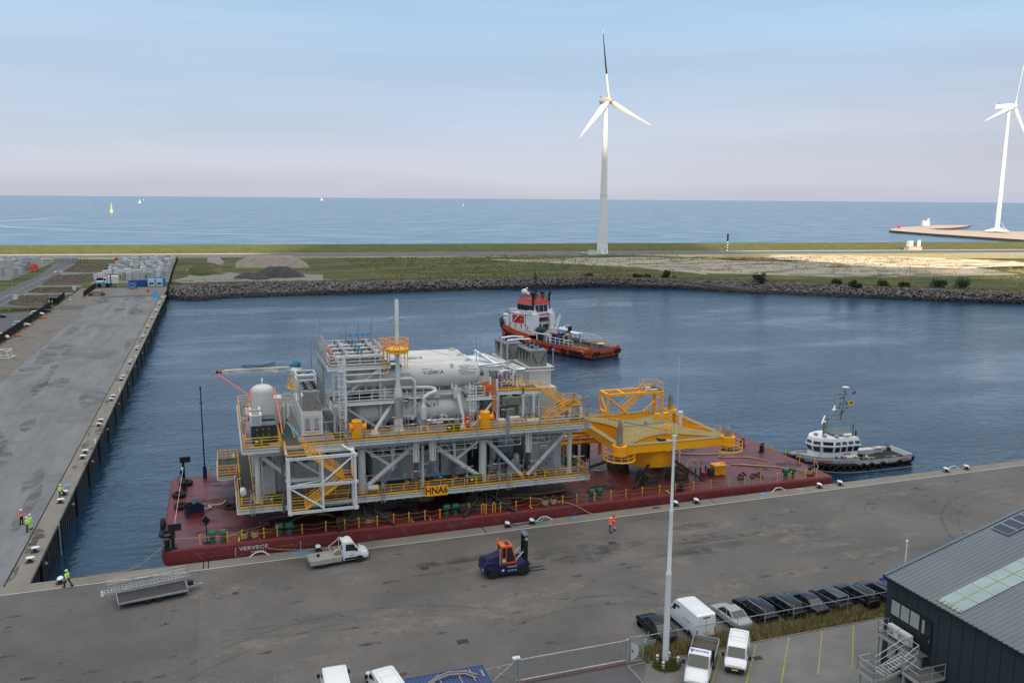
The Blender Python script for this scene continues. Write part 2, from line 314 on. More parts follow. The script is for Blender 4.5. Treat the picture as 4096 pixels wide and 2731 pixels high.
def ribbon2(pts,w,z):
    P=[]
    for i,p in enumerate(pts):
        q=pts[min(i+1,len(pts)-1)]; r=pts[max(i-1,0)]; d=Vector((q[0]-r[0],q[1]-r[1],0)).normalized(); P+=[(p[0]-d.y*w/2,p[1]+d.x*w/2,z),(p[0]+d.y*w/2,p[1]-d.x*w/2,z)]
    return P,[(2*i,2*i+1,2*i+3,2*i+2) for i in range(len(pts)-1)]
def stain_mat(name,col,dens,sc):
    m=bpy.data.materials.new(name); m.use_nodes=True; t=m.node_tree; b_=t.nodes['Principled BSDF']; b_.inputs['Base Color'].default_value=(*col,1); b_.inputs['Roughness'].default_value=.8
    co=t.nodes.new('ShaderNodeTexCoord'); n=nn(t,'ShaderNodeTexNoise',Scale=sc,Detail=5,Roughness=.7); t.links.new(co.outputs['Object'],n.inputs['Vector']); r=nn(t,'ShaderNodeMapRange'); r.inputs[1].default_value=.40; r.inputs[2].default_value=.62; r.inputs[4].default_value=dens; t.links.new(n.outputs['Fac'],r.inputs[0]); t.links.new(r.outputs[0],b_.inputs['Alpha']); return m
tm=stain_mat('tyre_mark_dark',(.07,.066,.063),.26,.9); om=stain_mat('oil_stain_dark',(.045,.04,.038),.7,1.4); lm=stain_mat('pale_scuff',(.26,.235,.21),.5,.6)
m=MB(); zq=.0060
def arc(cx,cy,r,a0,a1,n=26): return [(cx+r*math.cos(a0+(a1-a0)*k/n),cy+r*math.sin(a0+(a1-a0)*k/n)) for k in range(n+1)]
paths=[arc(100,-14,9,-.6,2.6),arc(101,-14,7.2,-.6,2.5),arc(76,-8,22,-2.6,-1.2),arc(76,-8,20.2,-2.6,-1.2),arc(50,-38,16,.6,2.0),arc(50,-38,17.8,.6,2.0),[(48+k*2,-11.6+math.sin(k*.35)*.5) for k in range(16)],[(48+k*2,-9.9+math.sin(k*.3)*.5) for k in range(18)],arc(30,-40,22,.9,2.3),arc(30,-40,23.9,.9,2.3),[(18+k*2,-16-k*.25) for k in range(20)],[(18+k*2,-17.8-k*.25) for k in range(20)],arc(118,-30,20,1.4,3.0),arc(118,-30,21.8,1.4,3.0)]
for i,q in enumerate(paths): P,F=ribbon2(q,random.uniform(.25,.42),zq+i*.00025); m.add(P,F)
struct(m.build('tyre_marks',tm))
m=MB(); ml=MB(); mw=MB()
def blob(mb,x,y,rx,ry,z,n=11):
    a0=random.uniform(0,6); mb.add([(x+rx*math.cos(a0+2*PI*k/n)*random.uniform(.6,1.2),y+ry*math.sin(a0+2*PI*k/n)*random.uniform(.6,1.2),z) for k in range(n)],[tuple(range(n))])
for k in range(150):
    x=random.uniform(17,125); y=random.uniform(-28,-3); r=random.choice((.1,.14,.18,.25,.4)); blob(m,x,y,r*random.uniform(1,3),r*.7,.0098+k*.000004)
for k in range(60):
    x=random.uniform(-14,16); y=random.uniform(-28,-3); r=random.choice((.12,.2,.35)); blob(m,x,y,r*random.uniform(1,2.5),r*.7,.0098+k*.000004)
for k in range(34): x=random.uniform(18,120); y=random.uniform(-26,-4); blob(ml,x,y,random.uniform(1.5,6),random.uniform(.6,1.8),.0105+k*.00001)
for k in range(14): x=random.uniform(40,75); y=random.uniform(-15,-7); blob(mw,x,y,random.uniform(2,7),random.uniform(.5,1.3),.0110+k*.00001)
struct(m.build('oil_stains',om)); struct(ml.build('scuffs',lm)); struct(mw.build('damp_patches',stain_mat('damp_dark',(.07,.066,.063),.35,.5)))
mj=MB()
for k in range(26): y=6+k*10.2; mj.box(-24.2,-2.4,y,y+.05,.0105,.0125)
for x in (-9.5,-17): mj.box(x,x+.05,-1.8,266,.0105,.0124)
struct(mj.build('slab_joints',M('slab_joint',(.10,.10,.10),.9,var=.3)))
ma=MB(); mb_=MB()
for k in range(46): blob(ma,random.uniform(-23,-3),random.uniform(0,262),random.uniform(.6,3),random.uniform(2,14),.0135+k*.00002)
for k in range(30): blob(mb_,random.uniform(-2.1,-.1),random.uniform(0,262),random.uniform(.2,.8),random.uniform(.6,4),.0350+k*.00001)
struct(ma.build('apron_stains',stain_mat('apron_stain',(.11,.105,.10),.5,.35))); struct(mb_.build('cap_stains',stain_mat('cap_stain',(.06,.05,.04),.6,.9)))
# quay of the front: cap beam and wall
w=thing('quay_wall','concrete capped quay along which the red barge is moored','quay wall',(0,-1,0),world=True)
MB().box(-300,600,-1.9,.0,-.35,.03).build('cap_beam',concrete,w); MB().box(-300,600,-1.6,-.12,-7,-.352).build('wall_face',sheetp,w)
m=MB(); m.box(-300,600,-1.98,-1.905,0,.012); m.build('edge_line',mark,w)
m=MB()
for x in (16.4,16.9,47.5,78.5): m.box(x,x+.12,-1.9,0,.031,.036)
m.build('expansion_joint',rubber,w)
# left quay wall with panels
w2=thing('quay_wall','dark steel quay wall with concrete cap running away on the left of the basin','quay wall',(-1,130,0),world=True)
MB().box(-2.2,0,-1.88,269,-.3,.034).build('cap_beam',concrete,w2)
m=MB(); m.box(-1.5,-.25,.02,268.6,-7,-.302)
y=.8
while y<268: m.box(-.25,-.12,y,y+.55,-7,-.32); y+=1.35
m.build('sheet_piling',sheetp,w2)
m=MB()
for i in range(22): y=6+i*12.2; m.box(-.12,.12,y,y+.35,-7,-.1)
m.build('fender_pile',rubber,w2)
m=MB(); m.box(-2.34,-2.22,-1.88,269,.003,.01); m.build('joint_line',rubber,w2)
m=MB()
for i in range(12): 
    y=8.5+i*19.3; m.lathe([(.02,0),(.16,.0),(.2,.15),(.1,.3),(.02,.32)],(-.02,y,-1.6),n=6)
m.build('draught_plate',galv,w2)
m=MB(); m.beam((.06,16.9,-.1),(.06,16.9,-4.6),.12,.5); [m.box(-.1,.12,16.65,17.15,-4+q*.35,-3.95+q*.35) for q in range(11)]; m.build('wall_ladder',galv,w2)
sheet('concrete_apron',[(-24.2,-1.9),(-2.2,-1.9),(-2.2,266.5),(-24.2,266.5)],.010,apron)
sheet('gravel_strip',[(-35.4,-1.9),(-24.2,-1.9),(-24.2,266.5),(-19,268),(-1,268),(-.6,304),(-35,304)],.006,gravel)
sheet('asphalt_crossing',[(-34.6,230),(-24.9,230),(-24.9,242),(-34,242.5)],.014,asph)
m=MB()
for i in range(6): m.box(-19.7 if i%2 else -20,-14.9 if i%2 else -15.2,269.5+i*4.8,269.5+(i+1)*4.8,.012,.016)
struct(m.build('paved_path',carp))
# far land: field, with the harbour shore as its near edge
SH=[(-38,300),(-1,303),(8,298),(25,301),(39,304),(68,298.5),(88,297),(134,297),(199,291),(228,272),(276,238),(305,209),(345,178),(600,20),(900,-150)]
SHW=[(-38,296),(-.9,291),(11,279),(22,288),(33,286),(56,288),(87,291),(140,291),(198,289),(228,269),(270,229),(303,203),(343,175),(598,16),(890,-160)]
def field_mat():
    m=bpy.data.materials.new('rough_field'); m.use_nodes=True; t=m.node_tree; b=t.nodes['Principled BSDF']; l=t.links.new; b.inputs['Roughness'].default_value=.95; b.inputs['Specular IOR Level'].default_value=.1
    co=t.nodes.new('ShaderNodeTexCoord')
    def N(sc,det,strx=1,rough=.65):
        mpp=t.nodes.new('ShaderNodeMapping'); mpp.inputs['Scale'].default_value=(1/strx,1,1); mpp.inputs['Rotation'].default_value=(0,0,R_(-8)); l(co.outputs['Object'],mpp.inputs[0]); n=nn(t,'ShaderNodeTexNoise',Scale=sc,Detail=det,Roughness=rough); l(mpp.outputs[0],n.inputs['Vector']); return n.outputs['Fac']
    def mix(fac,a,bb,lo,hi):
        r=t.nodes.new('ShaderNodeMapRange'); r.inputs[1].default_value=lo; r.inputs[2].default_value=hi; l(fac,r.inputs[0]); x=t.nodes.new('ShaderNodeMix'); x.data_type='RGBA'; l(r.outputs[0],x.inputs[0])
        for i,c in ((6,a),(7,bb)):
            if isinstance(c,tuple): x.inputs[i].default_value=(*c,1)
            else: l(c,x.inputs[i])
        return x.outputs[2]
    c=mix(N(.05,9,2.5,.75),(.045,.070,.030),(.150,.125,.055),.43,.62)
    c=mix(N(.6,5,1),c,(.060,.062,.032),.52,.70)
    c=mix(N(.018,6,4),c,(.20,.175,.11),.60,.68)
    l(c,b.inputs['Base Color']); bp=t.nodes.new('ShaderNodeBump'); bp.inputs['Strength'].default_value=.8; bp.inputs['Distance'].default_value=.6; l(N(.8,5,1.5),bp.inputs['Height']); l(bp.outputs[0],b.inputs['Normal']); return m
FM=field_mat()
sandm=M('dry_sand',(.30,.265,.205),.95,var=.12,scale=.12,stain=[((.14,.13,.07),.09,.54,.66,.75),((.12,.10,.055),.7,.60,.74,.7)],str3=(.35,1,1))
def jag(poly,amp=4,step=9):
    out=[]
    for a,b in zip(poly,poly[1:]+poly[:1]):
        k=max(1,int(math.hypot(a[0]-b[0],a[1]-b[1])/step))
        for i in range(k): t=i/k; out.append((a[0]+(b[0]-a[0])*t+random.uniform(-amp,amp),a[1]+(b[1]-a[1])*t+random.uniform(-amp,amp)*.8))
    return out
def holey(m,lo,hi,sc,strx=2.5):
    t=m.node_tree; b_=t.nodes['Principled BSDF']; co=t.nodes.new('ShaderNodeTexCoord'); mq=t.nodes.new('ShaderNodeMapping'); mq.inputs['Scale'].default_value=(1/strx,1,1); n=nn(t,'ShaderNodeTexNoise',Scale=sc,Detail=7,Roughness=.72); t.links.new(co.outputs['Object'],mq.inputs[0]); t.links.new(mq.outputs[0],n.inputs['Vector']); r=nn(t,'ShaderNodeMapRange'); r.inputs[1].default_value=lo; r.inputs[2].default_value=hi; t.links.new(n.outputs['Fac'],r.inputs[0]); t.links.new(r.outputs[0],b_.inputs['Alpha']); return m
holey(sandm,.36,.50,.07)
RD=lambda x,off: 513.5-.137*(x-0)+off-0      # road line: y of its near edge + offset
sheet('field',SH+[(1400,RD(1400,-26)),(-900,RD(-900,-26)),(-900,300)],.0,FM)
sheet('verge',[(-900,-300),(-35.4,-300),(-35.4,300),(-900,300)],-.002,FM)
sheet('sand_flat',jag([(200,415),(262,330),(245,322),(272,302),(310,268),(345,262),(372,255),(430,250),(455,330),(440,385),(330,415),(250,428)],5),.006,sandm)
sheet('sand_track',jag([(205,425),(262,352),(266,300),(260,296),(250,345),(200,405),(180,430)],2),.007,sandm)
sheet('sun_toned_sand',jag([(372,404),(400,418),(470,395),(520,330),(500,300),(455,292),(425,292),(396,312),(384,350)],5),.009,holey(M('sun_painted_sand',(.60,.50,.35),.95,var=.14,scale=.25,stain=[((.30,.24,.10),.5,.56,.7,.8)],str3=(.4,1,1)),.38,.5,.09))  # sand painted paler here so its colour carries the sunlight
sheet('sun_toned_grass',jag([(300,RD(300,-62)),(420,400),(520,330),(560,180),(470,130),(400,205),(420,240),(470,290),(380,420)],7),.0075,holey(M('sun_toned_grass',(.34,.26,.10),.95,var=.3,scale=.3),.44,.56,.06))  # grass painted golden where the low sun falls
sheet('sandy_verge',[(60,478),(170,462),(230,445),(150,455),(60,470)],.006,sandm)
sheet('sun_toned_dry_grass',[(-900,RD(-900,-50)),(-10,RD(-10,-34)),(-5,RD(-5,-26.2)),(-900,RD(-900,-26.2))],.005,M('sun_toned_dry_verge',(.36,.28,.11),.95,var=.3,scale=.2))  # dry grass with sunlight brightness mixed into its colour
sheet('sun_toned_dry_grass',[(330,RD(330,-60)),(1400,RD(1400,-190)),(1400,RD(1400,-26.2)),(300,RD(300,-26.2))],.005,M('sun_toned_dry_verge',(.2,.2,.1)))  # right-hand dry grass shares the sun-brightened colour
# sea road, guard rail line, railway strip and dike
def strip(name,o0,o1,z,mat,x0=-900,x1=1500):
    return sheet(name,[(x0,RD(x0,o0)),(x1,RD(x1,o0)),(x1,RD(x1,o1)),(x0,RD(x0,o1))],z,mat)
strip('shore_road',-26.2,3,.01,asph)
strip('railway_bed',3,18,.008,M('ballast',(.17,.14,.125),.9,var=.3,scale=.3,str3=(.2,1.5,1)))
for o_ in (-25,-11.5): strip('lane_line',o_,o_+.5,.016,mark)
for o_ in (8,9.6,13,14.6): strip('railway_track',o_,o_+.18,.05,rust)
m=MB(); 
for i in range(0,1200,1):
    x=-500+i*1.6
    if x>1300: break
    if i%3==0: m.box(x,x+.12,RD(x,.4),RD(x,.5),0,.7)
m.beam((-900,RD(-900,.2),.62),(1500,RD(1500,.2),.62),.12,.42); g=m.build('crash_barrier',M('pale_barrier',(.40,.38,.34),.5)); tag(g,'long pale crash barrier between shore road and railway','crash barrier')
m=MB(); ys=[(18,0),(40,4.6),(44,4.6),(66,-5)]
m.add([(x,RD(x,o_),z) for x in (-2500,2500) for o_,z in ys],[(0,1,5,4),(1,2,6,5),(2,3,7,6)]); dk=m.build('dike',grassm); struct(dk)
m=MB()
for i in range(260):
    x=-420+i*6.2; m.cyl((x,RD(x,19.5),0),(x,RD(x,19.5),2.1),.07,.07,4)
for z in (.7,1.4,2.0): m.beam((-420,RD(-420,19.5),z),(1190,RD(1190,19.5),z),.03,.03)
tag(m.build('fence',dgrey),'dark post and wire fence at the foot of the grass dike','fence')
# riprap shore
m=MB(); n=len(SH)
m.add([(x,y,.02) for x,y in SH]+[(x,y,-4.6) for x,y in SHW],[(i,i+1,n+i+1,n+i) for i in range(n-1)])
m.add([(x,y,.0) for x,y in SHW],[]) ; struct(m.build('shore_bank',rockd))
m=MB(); md=MB()
def seglen(a,b): return math.hypot(a[0]-b[0],a[1]-b[1])
def rock(mb,c,r):
    P=[]
    for dx,dy,dz in ((1,0,0),(0,1,0),(-1,0,0),(0,-1,0),(0,0,1),(0,0,-1),(.6,.6,.6),(-.6,.5,.6),(-.5,-.6,.6),(.6,-.6,.6)):
        k=r*random.uniform(.65,1.2); P.append((c[0]+dx*k,c[1]+dy*k,c[2]+dz*k*.8))
    mb.add(P,[(4,6,7),(4,7,8),(4,8,9),(4,9,6),(6,0,1),(6,1,7),(7,1,2),(7,2,8),(8,2,3),(8,3,9),(9,3,0),(9,0,6),(5,1,0),(5,2,1),(5,3,2),(5,0,3)])
for i in range(1,len(SH)-2):
    a,b,c,d=SH[i],SH[i+1],SHW[i],SHW[i+1]; Ls=max(seglen(a,b),seglen(c,d))
    if a[0]>420: continue
    for k in range(int(Ls*24)):
        t=random.random(); u=random.random()**1.1; x=(a[0]*(1-t)+b[0]*t)*(1-u)+(c[0]*(1-t)+d[0]*t)*u; y=(a[1]*(1-t)+b[1]*t)*(1-u)+(c[1]*(1-t)+d[1]*t)*u
        u2=u+random.uniform(-.06,.06)
        # convex profile keeps the bank facing the water
        z=-4.4*u**1.25+.5; rock(md if z<-2.7+random.uniform(-.2,.2) else m,(x,y+ (0),z),random.uniform(.26,.56))
stuff(m.build('riprap',rockm),'grey armour stones heaped along the far harbour shore'); stuff(md.build('wet_riprap',rockd),'dark wet stones at the waterline of the far shore')
# reeds behind the rocks
def blades(mb,c,n,h,spread,w=.05):
    for _ in range(n):
        x=c[0]+random.gauss(0,spread); y=c[1]+random.gauss(0,spread); hh=h*random.uniform(.5,1.2); dx=random.gauss(0,.25)*hh; dy=random.gauss(0,.25)*hh; a=random.uniform(0,PI); ww=w*random.uniform(.6,1.4)
        mb.add([(x-ww*math.cos(a),y-ww*math.sin(a),c[2]),(x+ww*math.cos(a),y+ww*math.sin(a),c[2]),(x+dx,y+dy,c[2]+hh)],[(0,1,2)])
m=MB(); mg=MB()
for i in range(2,len(SH)-3):
    a,b=SH[i],SH[i+1]; Ls=seglen(a,b)
    for k in range(int(Ls*7)):
        t=random.random(); off=random.uniform(-.5,9 if a[0]>60 else 4); nx,ny=-(b[1]-a[1])/Ls,(b[0]-a[0])/Ls
        blades(m if random.random()<.72 else mg,(a[0]+(b[0]-a[0])*t+nx*off,a[1]+(b[1]-a[1])*t+ny*off,0),5,1.3,.5,.16)
for k in range(2600):      # tussocks across the field
    x=random.uniform(95,330); y=random.uniform(300,460)
    if x>235 and random.random()<.75: continue
    blades(m if random.random()<.5 else mg,(x,y,0),4,.8,.8,.22)
for k in range(700):
    x=random.uniform(330,470); y=random.uniform(180,400); blades(m,(x,y,0),5,.9,.9,.22)
for k in range(900):
    x=random.uniform(-40,30); y=random.uniform(302,330) if x<0 else random.uniform(302,325); 
    if x>-1: blades(mg if random.random()<.6 else m,(x,y,0),4,.7,.5,.15)
stuff(m.build('reeds',reed),'dry tan reeds and tussocks on the far shore'); stuff(mg.build('green_reeds',reedg),'dark green rough growth on the far field')
# bushes on the shore
def bush(loc,r,h,label,mat=leaf,n=1500):
    t=thing('bush',label,'bush',loc,group='bushes on the far shore'); m=MB(); m.cyl((0,0,-.5),(0,0,h*.5),.16,.08,6)
    for k in range(5): a=k*1.3; m.cyl((0,0,h*.15),(r*.6*math.cos(a),r*.6*math.sin(a),h*.6),.08,.03,4)
    m.build('trunk',bark,t); m=MB(); cl=[(random.gauss(0,r*.4),random.gauss(0,r*.4),random.uniform(.2,.8)*h,random.uniform(.3,.5)*r) for _ in range(13)]
    for _ in range(n):
        c=random.choice(cl); d=Vector((random.gauss(0,1),random.gauss(0,1),random.gauss(0,1))).normalized()*c[3]*random.uniform(.5,1.08); p=Vector(c[:3])+d; p.z=max(.05,p.z)
        a=Vector((random.gauss(0,1),random.gauss(0,1),random.gauss(0,1))).normalized()*.28; b=a.cross(Vector((random.gauss(0,1),random.gauss(0,1),random.gauss(0,1)))).normalized()*.2
        m.quad(p-a,p+b,p+a,p-b)
    m.build('crown',mat,t)
leaf2=M('pale_bush_leaf',(.075,.09,.055),.8,var=.35,scale=1.5)
for x,y,r,h,lb in [(215,283,2.2,2.6,'low dark bush left of the other shore bushes'),(228,278,3.6,4.4,'wide dark bush at the bend of the rocky shore'),(221,283,1.8,2.6,'small dark bush just behind the wide bush at the shore bend'),(195,296,2.3,2.2,'low bush nearest the turbine on the shore'),(261.5,248,3.2,5.6,'tall upright dark bush standing alone on the rocky shore'),
    (290,228,2.6,3.2,'round bush, upper of the touching pair above the rocks'),(293,220,2.6,3,'round bush, lower of the touching pair above the rocks'),(304,215,3,3.4,'round olive bush between the pair and the grey tree-like bushes'),(312,210,2.4,3,'small round bush right of the round olive bush'),(324,203,3.4,5,'loose feathery bush beside the pale grey bush')]:
    bush((x,y,-.3),r,h,lb)
bush((331,197,-.3),3.6,6.2,'tall pale grey-green bush at the right end of the shore bushes',leaf2)
# heaps and ramp wall
def heap(name,poly_c,rx,ry,h,mat,label,flat=.3,rz=0,n=28):
    cx,cy=poly_c; P=[];F=[];rings=8
    for j in range(rings+1):
        t=j/rings
        for i in range(n):
            a=2*PI*i/n; k=(1-t)+flat*t; wob=1+.10*math.sin(3*a+cx)+.07*math.sin(7*a+cy)+random.uniform(-.03,.03)
            x=rx*k*math.cos(a)*wob; y=ry*k*math.sin(a)*wob; P.append((x,y,h*(t**.85)+random.uniform(-.04,.04)*h*t))
    for j in range(rings):
        for i in range(n): F.append((j*n+i,j*n+(i+1)%n,(j+1)*n+(i+1)%n,(j+1)*n+i))
    F.append(tuple(rings*n+i for i in range(n))); m=MB().add(P,F); o=m.build(name,mat,smooth=50); o.location=(cx,cy,0); tag(o,label,'heap'); return o
hg=M('dark_gravel_heap',(.055,.053,.057),.95,var=.3,scale=.5,bump=.6,bscale=2); hs=M('grey_brown_sand_heap',(.21,.175,.15),.95,var=.2,scale=.3,bump=.5,bscale=1)
heap('gravel_heap',(47.5,337),12.5,8,5.0,hg,'dark grey gravel heap behind the rocky shore',.35)
heap('gravel_heap',(33,335),7,5,2.6,hg,'low dark gravel mound at the left foot of the big dark heap',.2); heap('gravel_heap',(38,327),5,4,2.4,hg,'small dark mound in front of the big dark gravel heap',.2)
# flat-topped sand heap
m=MB(); zt_=4.8; a_=[(29,398),(68,388),(70,430),(30,438)]; b_=[(37,406),(60,400),(61,424),(38,430)]
m.add([(x,y,0) for x,y in a_]+[(x,y,zt_) for x,y in b_],[(0,1,5,4),(1,2,6,5),(2,3,7,6),(3,0,4,7),(4,5,6,7)]); o=m.build('sand_heap',hs); tag(o,'long flat-topped grey-brown sand heap before the dike road','heap')
heap('grass_mound',(14,372),10,20,4.6,FM,'overgrown green mound beside the block yard fence',.35)
sheet('heap_yard',[(-1,328),(6,318),(33,317),(36,308),(66,312),(70,345),(30,360),(16,392),(24,440),(20,505),(14,505),(14,420),(4,392),(6,350)],.008,M('dusty_hardstanding',(.19,.17,.155),.9,var=.15,scale=.2))
w=thing('retaining_wall','pale concrete retaining wall above the rocks with a rusty frame before it','wall',(18,314,0),world=True)
m=MB(); m.pan([(2,.9),(36,.9),(27.5,-2.8),(9,-2.8)],313.5,314.2); m.build('wall_panel',M('pale_concrete',(.42,.41,.38),.8,var=.1,scale=.4),w)
m=MB(); m.beam((11.5,312.6,-1.2),(25.5,312.6,-1.2),.35,.45); m.beam((11.6,312.6,-1),(11.6,312.6,-3.6),.5); m.beam((25.4,312.6,-1),(25.4,312.6,-3.6),.5); m.build('rusty_frame',rust2,w)
m=MB(); [m.box(9+i*2.9,11+i*2.9,316.5,317.3,0,.8) for i in range(5)]; m.build('concrete_block',blkst,w)
m=MB(); m.rail([(26,317,0),(31,315.5,0),(36,306,0),(66,310,0)],1.0,3,.05,0,(.5,)); tag(m.build('railing',galv),'low grey railing along the gravel yard above the rocks','railing')
# ================= cloud that shades the harbour =================
alt=800; off=(SUN_AX*alt/math.tan(SUN_EL),SUN_AY*alt/math.tan(SUN_EL))
CP=[(-1500,-900),(-1500,470),(-250,484),(28,478),(50,505),(100,560),(190,585),(330,600),(372,525),(395,430),(384,363),(392,317),(406,287),(394,249),(388,216),(420,120),(600,20),(1000,-200),(1000,-900)]
m=MB(); pts=[]
for a,b in zip(CP,CP[1:]+CP[:1]):
    k=max(1,int(seglen(a,b)/60))
    for i in range(k): t=i/k; pts.append((a[0]+(b[0]-a[0])*t+random.uniform(-9,9)+off[0],a[1]+(b[1]-a[1])*t+random.uniform(-9,9)+off[1]))
m.prism(pts,alt-3,alt+6); cl=m.build('cloud',M('cloud_white',(.85,.86,.88),1,var=.02)); struct(cl)
# ================= wind turbines =================
def blade_mesh(Lb,chord,t0=0,t1=1,phase=0,oy=-2.5):
    m=MB(); N=10;K=8; P=[]
    for j in range(N+1):
        t=t0+(t1-t0)*j/N; r=2+t*(Lb-2); root=max(0,1-t*9)
        c=chord*(.5*root+(1-root)*(1.05-.95*t)*(1 if t>.12 else .8+t*1.6)); th=max(.05,(chord*.5*root+(1-root)*chord*.22*(1-t*.85))); tw=R_(24*(1-t)+4)
        for i in range(K):
            a=2*PI*i/K; x=c*.5*math.cos(a)+c*.12*(1-root); y=th*.5*math.sin(a); X=x*math.cos(tw)-y*math.sin(tw); Y=x*math.sin(tw)+y*math.cos(tw); P.append((X,Y+oy-1.5*t*t,r))
    F=[(j*K+i,j*K+(i+1)%K,(j+1)*K+(i+1)%K,(j+1)*K+i) for j in range(N) for i in range(K)]+[tuple(range(K))[::-1],tuple(N*K+i for i in range(K))]
    ca,sa=math.cos(phase),math.sin(phase); P=[(x*ca+z*sa,y,-x*sa+z*ca) for x,y,z in P]
    m.add(P,F); return m
def shift(m,d): m.v=[(x+d[0],y+d[1],z+d[2]) for x,y,z in m.v]; return m
t=thing('wind_turbine','white wind turbine with one black-tipped blade and a taupe egg-shaped nacelle','wind turbine',(281,463.4,0),R_(21.8))
m=MB(); m.lathe([(4.25,0),(4.05,.4),(3.6,8),(3.05,22),(2.55,36),(2.45,41)],n=32); m.lathe([(2.62,41),(2.62,43)],n=32); m.lathe([(2.38,43),(1.9,72),(1.35,103)],n=32); m.build('tower',turbw,t,smooth=True)
m=MB(); m.lathe([(5.4,0),(5.4,.15)],n=24); m.build('foundation',concrete,t)
MB().obox((-1.2,-4.1,3.6),(1.1,.6,2.2)).build('door_box',white,t); MB().obox((-4.2,-.8,3.3),(.7,1.2,3)).build('service_box',white,t)
m=MB(); m.lathe([(.1,-5.6),(1.2,-5.1),(2.0,-4),(2.45,-2.4),(2.72,-.5),(2.75,1.4),(2.5,3),(1.9,4.6),(1,5.7),(.1,6.1)],(0,0,0),'Y',24); shift(m,(0,.0,106)); m.build('nacelle',nacg,t,smooth=50)
m=MB(); m.obox((-.6,4.2,109.1),(1.4,.9,1.1)); m.beam((-.6,4.6,109),(-1.6,5,109.6),.12); m.cyl((0,1.2,102.6),(0,1.2,104),1.3,1.7,16); m.build('cooler_box',grey,t)
for nm,ph in (('a',-12.2),('b',107.8),('c',-132.2)):
    p=R_(ph); m=blade_mesh(46,4.2,0,1 if nm!='a' else .36,p,-3.0); shift(m,(0,0,106)); b=m.build('blade',turbw,t,smooth=50)
    if nm=='a': m=blade_mesh(46,4.2,.36,.965,p,-3.0); shift(m,(0,0,106)); m.build('black_blade_tip',M('blade_black',(.02,.025,.04),.5),b,smooth=50); m=blade_mesh(46,4.2,.965,1,p,-3.0); shift(m,(0,0,106)); m.build('blade_end',turbw,b,smooth=50)
t=thing('wind_turbine','all white wind turbine with a long box nacelle on the breakwater','wind turbine',(997,766,-3),R_(16.4))
m=MB(); m.lathe([(2.9,3),(2.8,50),(2.4,110),(1.9,160)],n=32); m.build('tower',turbw,t,smooth=True)
m=MB(); m.lathe([(14.5,4),(13.5,4.8),(4,7.6),(3.2,8.4),(3.2,8.5)],n=32); m.build('base_cone',turbw,t,smooth=30)
m=MB(); m.rail([(4,-2,8),(9,-9,5.2)],1.6,2,.12,0); m.beam((3,-2,16),(8,-9,5),.5); m.build('access_stair',galv,t)
m=MB(); m.pan([(-2.4,161),(2.4,161),(2.5,162),(2.5,166),(1.9,166.8),(-1.9,166.8),(-2.5,166),(-2.5,162)],-4,16); m.build('nacelle',turbw,t)
m=MB(); m.obox((0,12,168),(2.4,1.8,2)); m.build('cooler_box',grey,t)
m=MB(); m.lathe([(.1,-10.3),(1.4,-9.6),(2.1,-8.2),(2.3,-6),(2.3,-4)],(0,0,0),'Y',20); shift(m,(0,0,163.8)); m.build('hub',turbw,t,smooth=50)
for ph in (13,133,-107): m=blade_mesh(80,5.2,0,1,R_(ph),-7); shift(m,(0,0,163.8)); m.build('blade',turbw,t,smooth=50)
# breakwater
BW=[(905,858),(980,930),(1055,985),(1195,1058),(1262,1052),(1180,985),(1090,930),(1010,895),(1000,860),(1035,815),(1100,745),(1160,640),(1340,330),(1180,180),(842,595),(858,690),(878,775)]
cx=sum(p[0] for p in BW)/len(BW); struct(MB().prism(BW,-6,-1.2).build('breakwater_edge',M('dark_breakwater_edge',(.09,.075,.07),.9,var=.3,scale=.05)))
sheet('breakwater',BW,-1.1,M('sandy_breakwater_top',(.42,.33,.26),.95,var=.1,scale=.03))
m=MB(); m.obox((1150,1040,2.5),(13,5,7)); m.obox((1155,1040,8),(2,2,5)); m.obox((1146,1040,6.4),(3,3,1)); tag(m.build('harbour_light',turbw),'small white light station on the hooked breakwater','light station')
m=MB(); m.lathe([(2,-1),(1.6,2),(.5,5)],(985,925,0),n=8); tag(m.build('beacon',red),'tiny red beacon at the outer bend of the breakwater','beacon')
# sea marks and boats on the horizon
t=thing('sea_beacon','pale yellow sea beacon tower far out on the left','beacon',(-229,2329,-4)); yb=M('pale_yellow_beacon',(.75,.6,.3),.6)
MB().lathe([(4,0),(4,7),(1.6,7.2),(1.4,16)],n=10).build('tower',yb,t); MB().lathe([(4,15),(4,16),(.3,17),(.3,22),(1.5,22),(1.5,24)],n=8).build('lantern',yb,t)
for x,y,s,lb in [(-408,5611,1,'tiny white sailing boat near the horizon at the left'),(-640,9200,.7,'distant low white boat with a wake at far left on the horizon'),(1383,11583,2,'tiny yellowish boat on the horizon left of the turbine'),(1432,4862,.5,'tiny red and white buoy on the sea')]:
    t=thing('boat',lb,'boat',(x,y,-4)); m=MB(); m.prism([(-8*s,-2*s),(6*s,-2*s),(10*s,0),(6*s,2*s),(-8*s,2*s)],0,3*s); m.build('hull',white,t); MB().quad((0,0,3*s),(7*s,0,4*s),(0,0,22*s)).build('sail',white,t)
fo=M('thin_foam',(.24,.32,.40),.6,var=.3,scale=.01)
def ribbon(pts,w,mat,name,z=-3.99):
    m=MB(); P=[]
    for i,p in enumerate(pts):
        q=pts[min(i+1,len(pts)-1)]; r=pts[max(i-1,0)]; d=Vector((q[0]-r[0],q[1]-r[1],0)).normalized(); nrm=Vector((-d.y,d.x,0))*w[i]/2; P+=[(p[0]+nrm.x,p[1]+nrm.y,z),(p[0]-nrm.x,p[1]-nrm.y,z)]
    m.add(P,[(2*i,2*i+1,2*i+3,2*i+2) for i in range(len(pts)-1)]); o=m.build(name,mat); return o
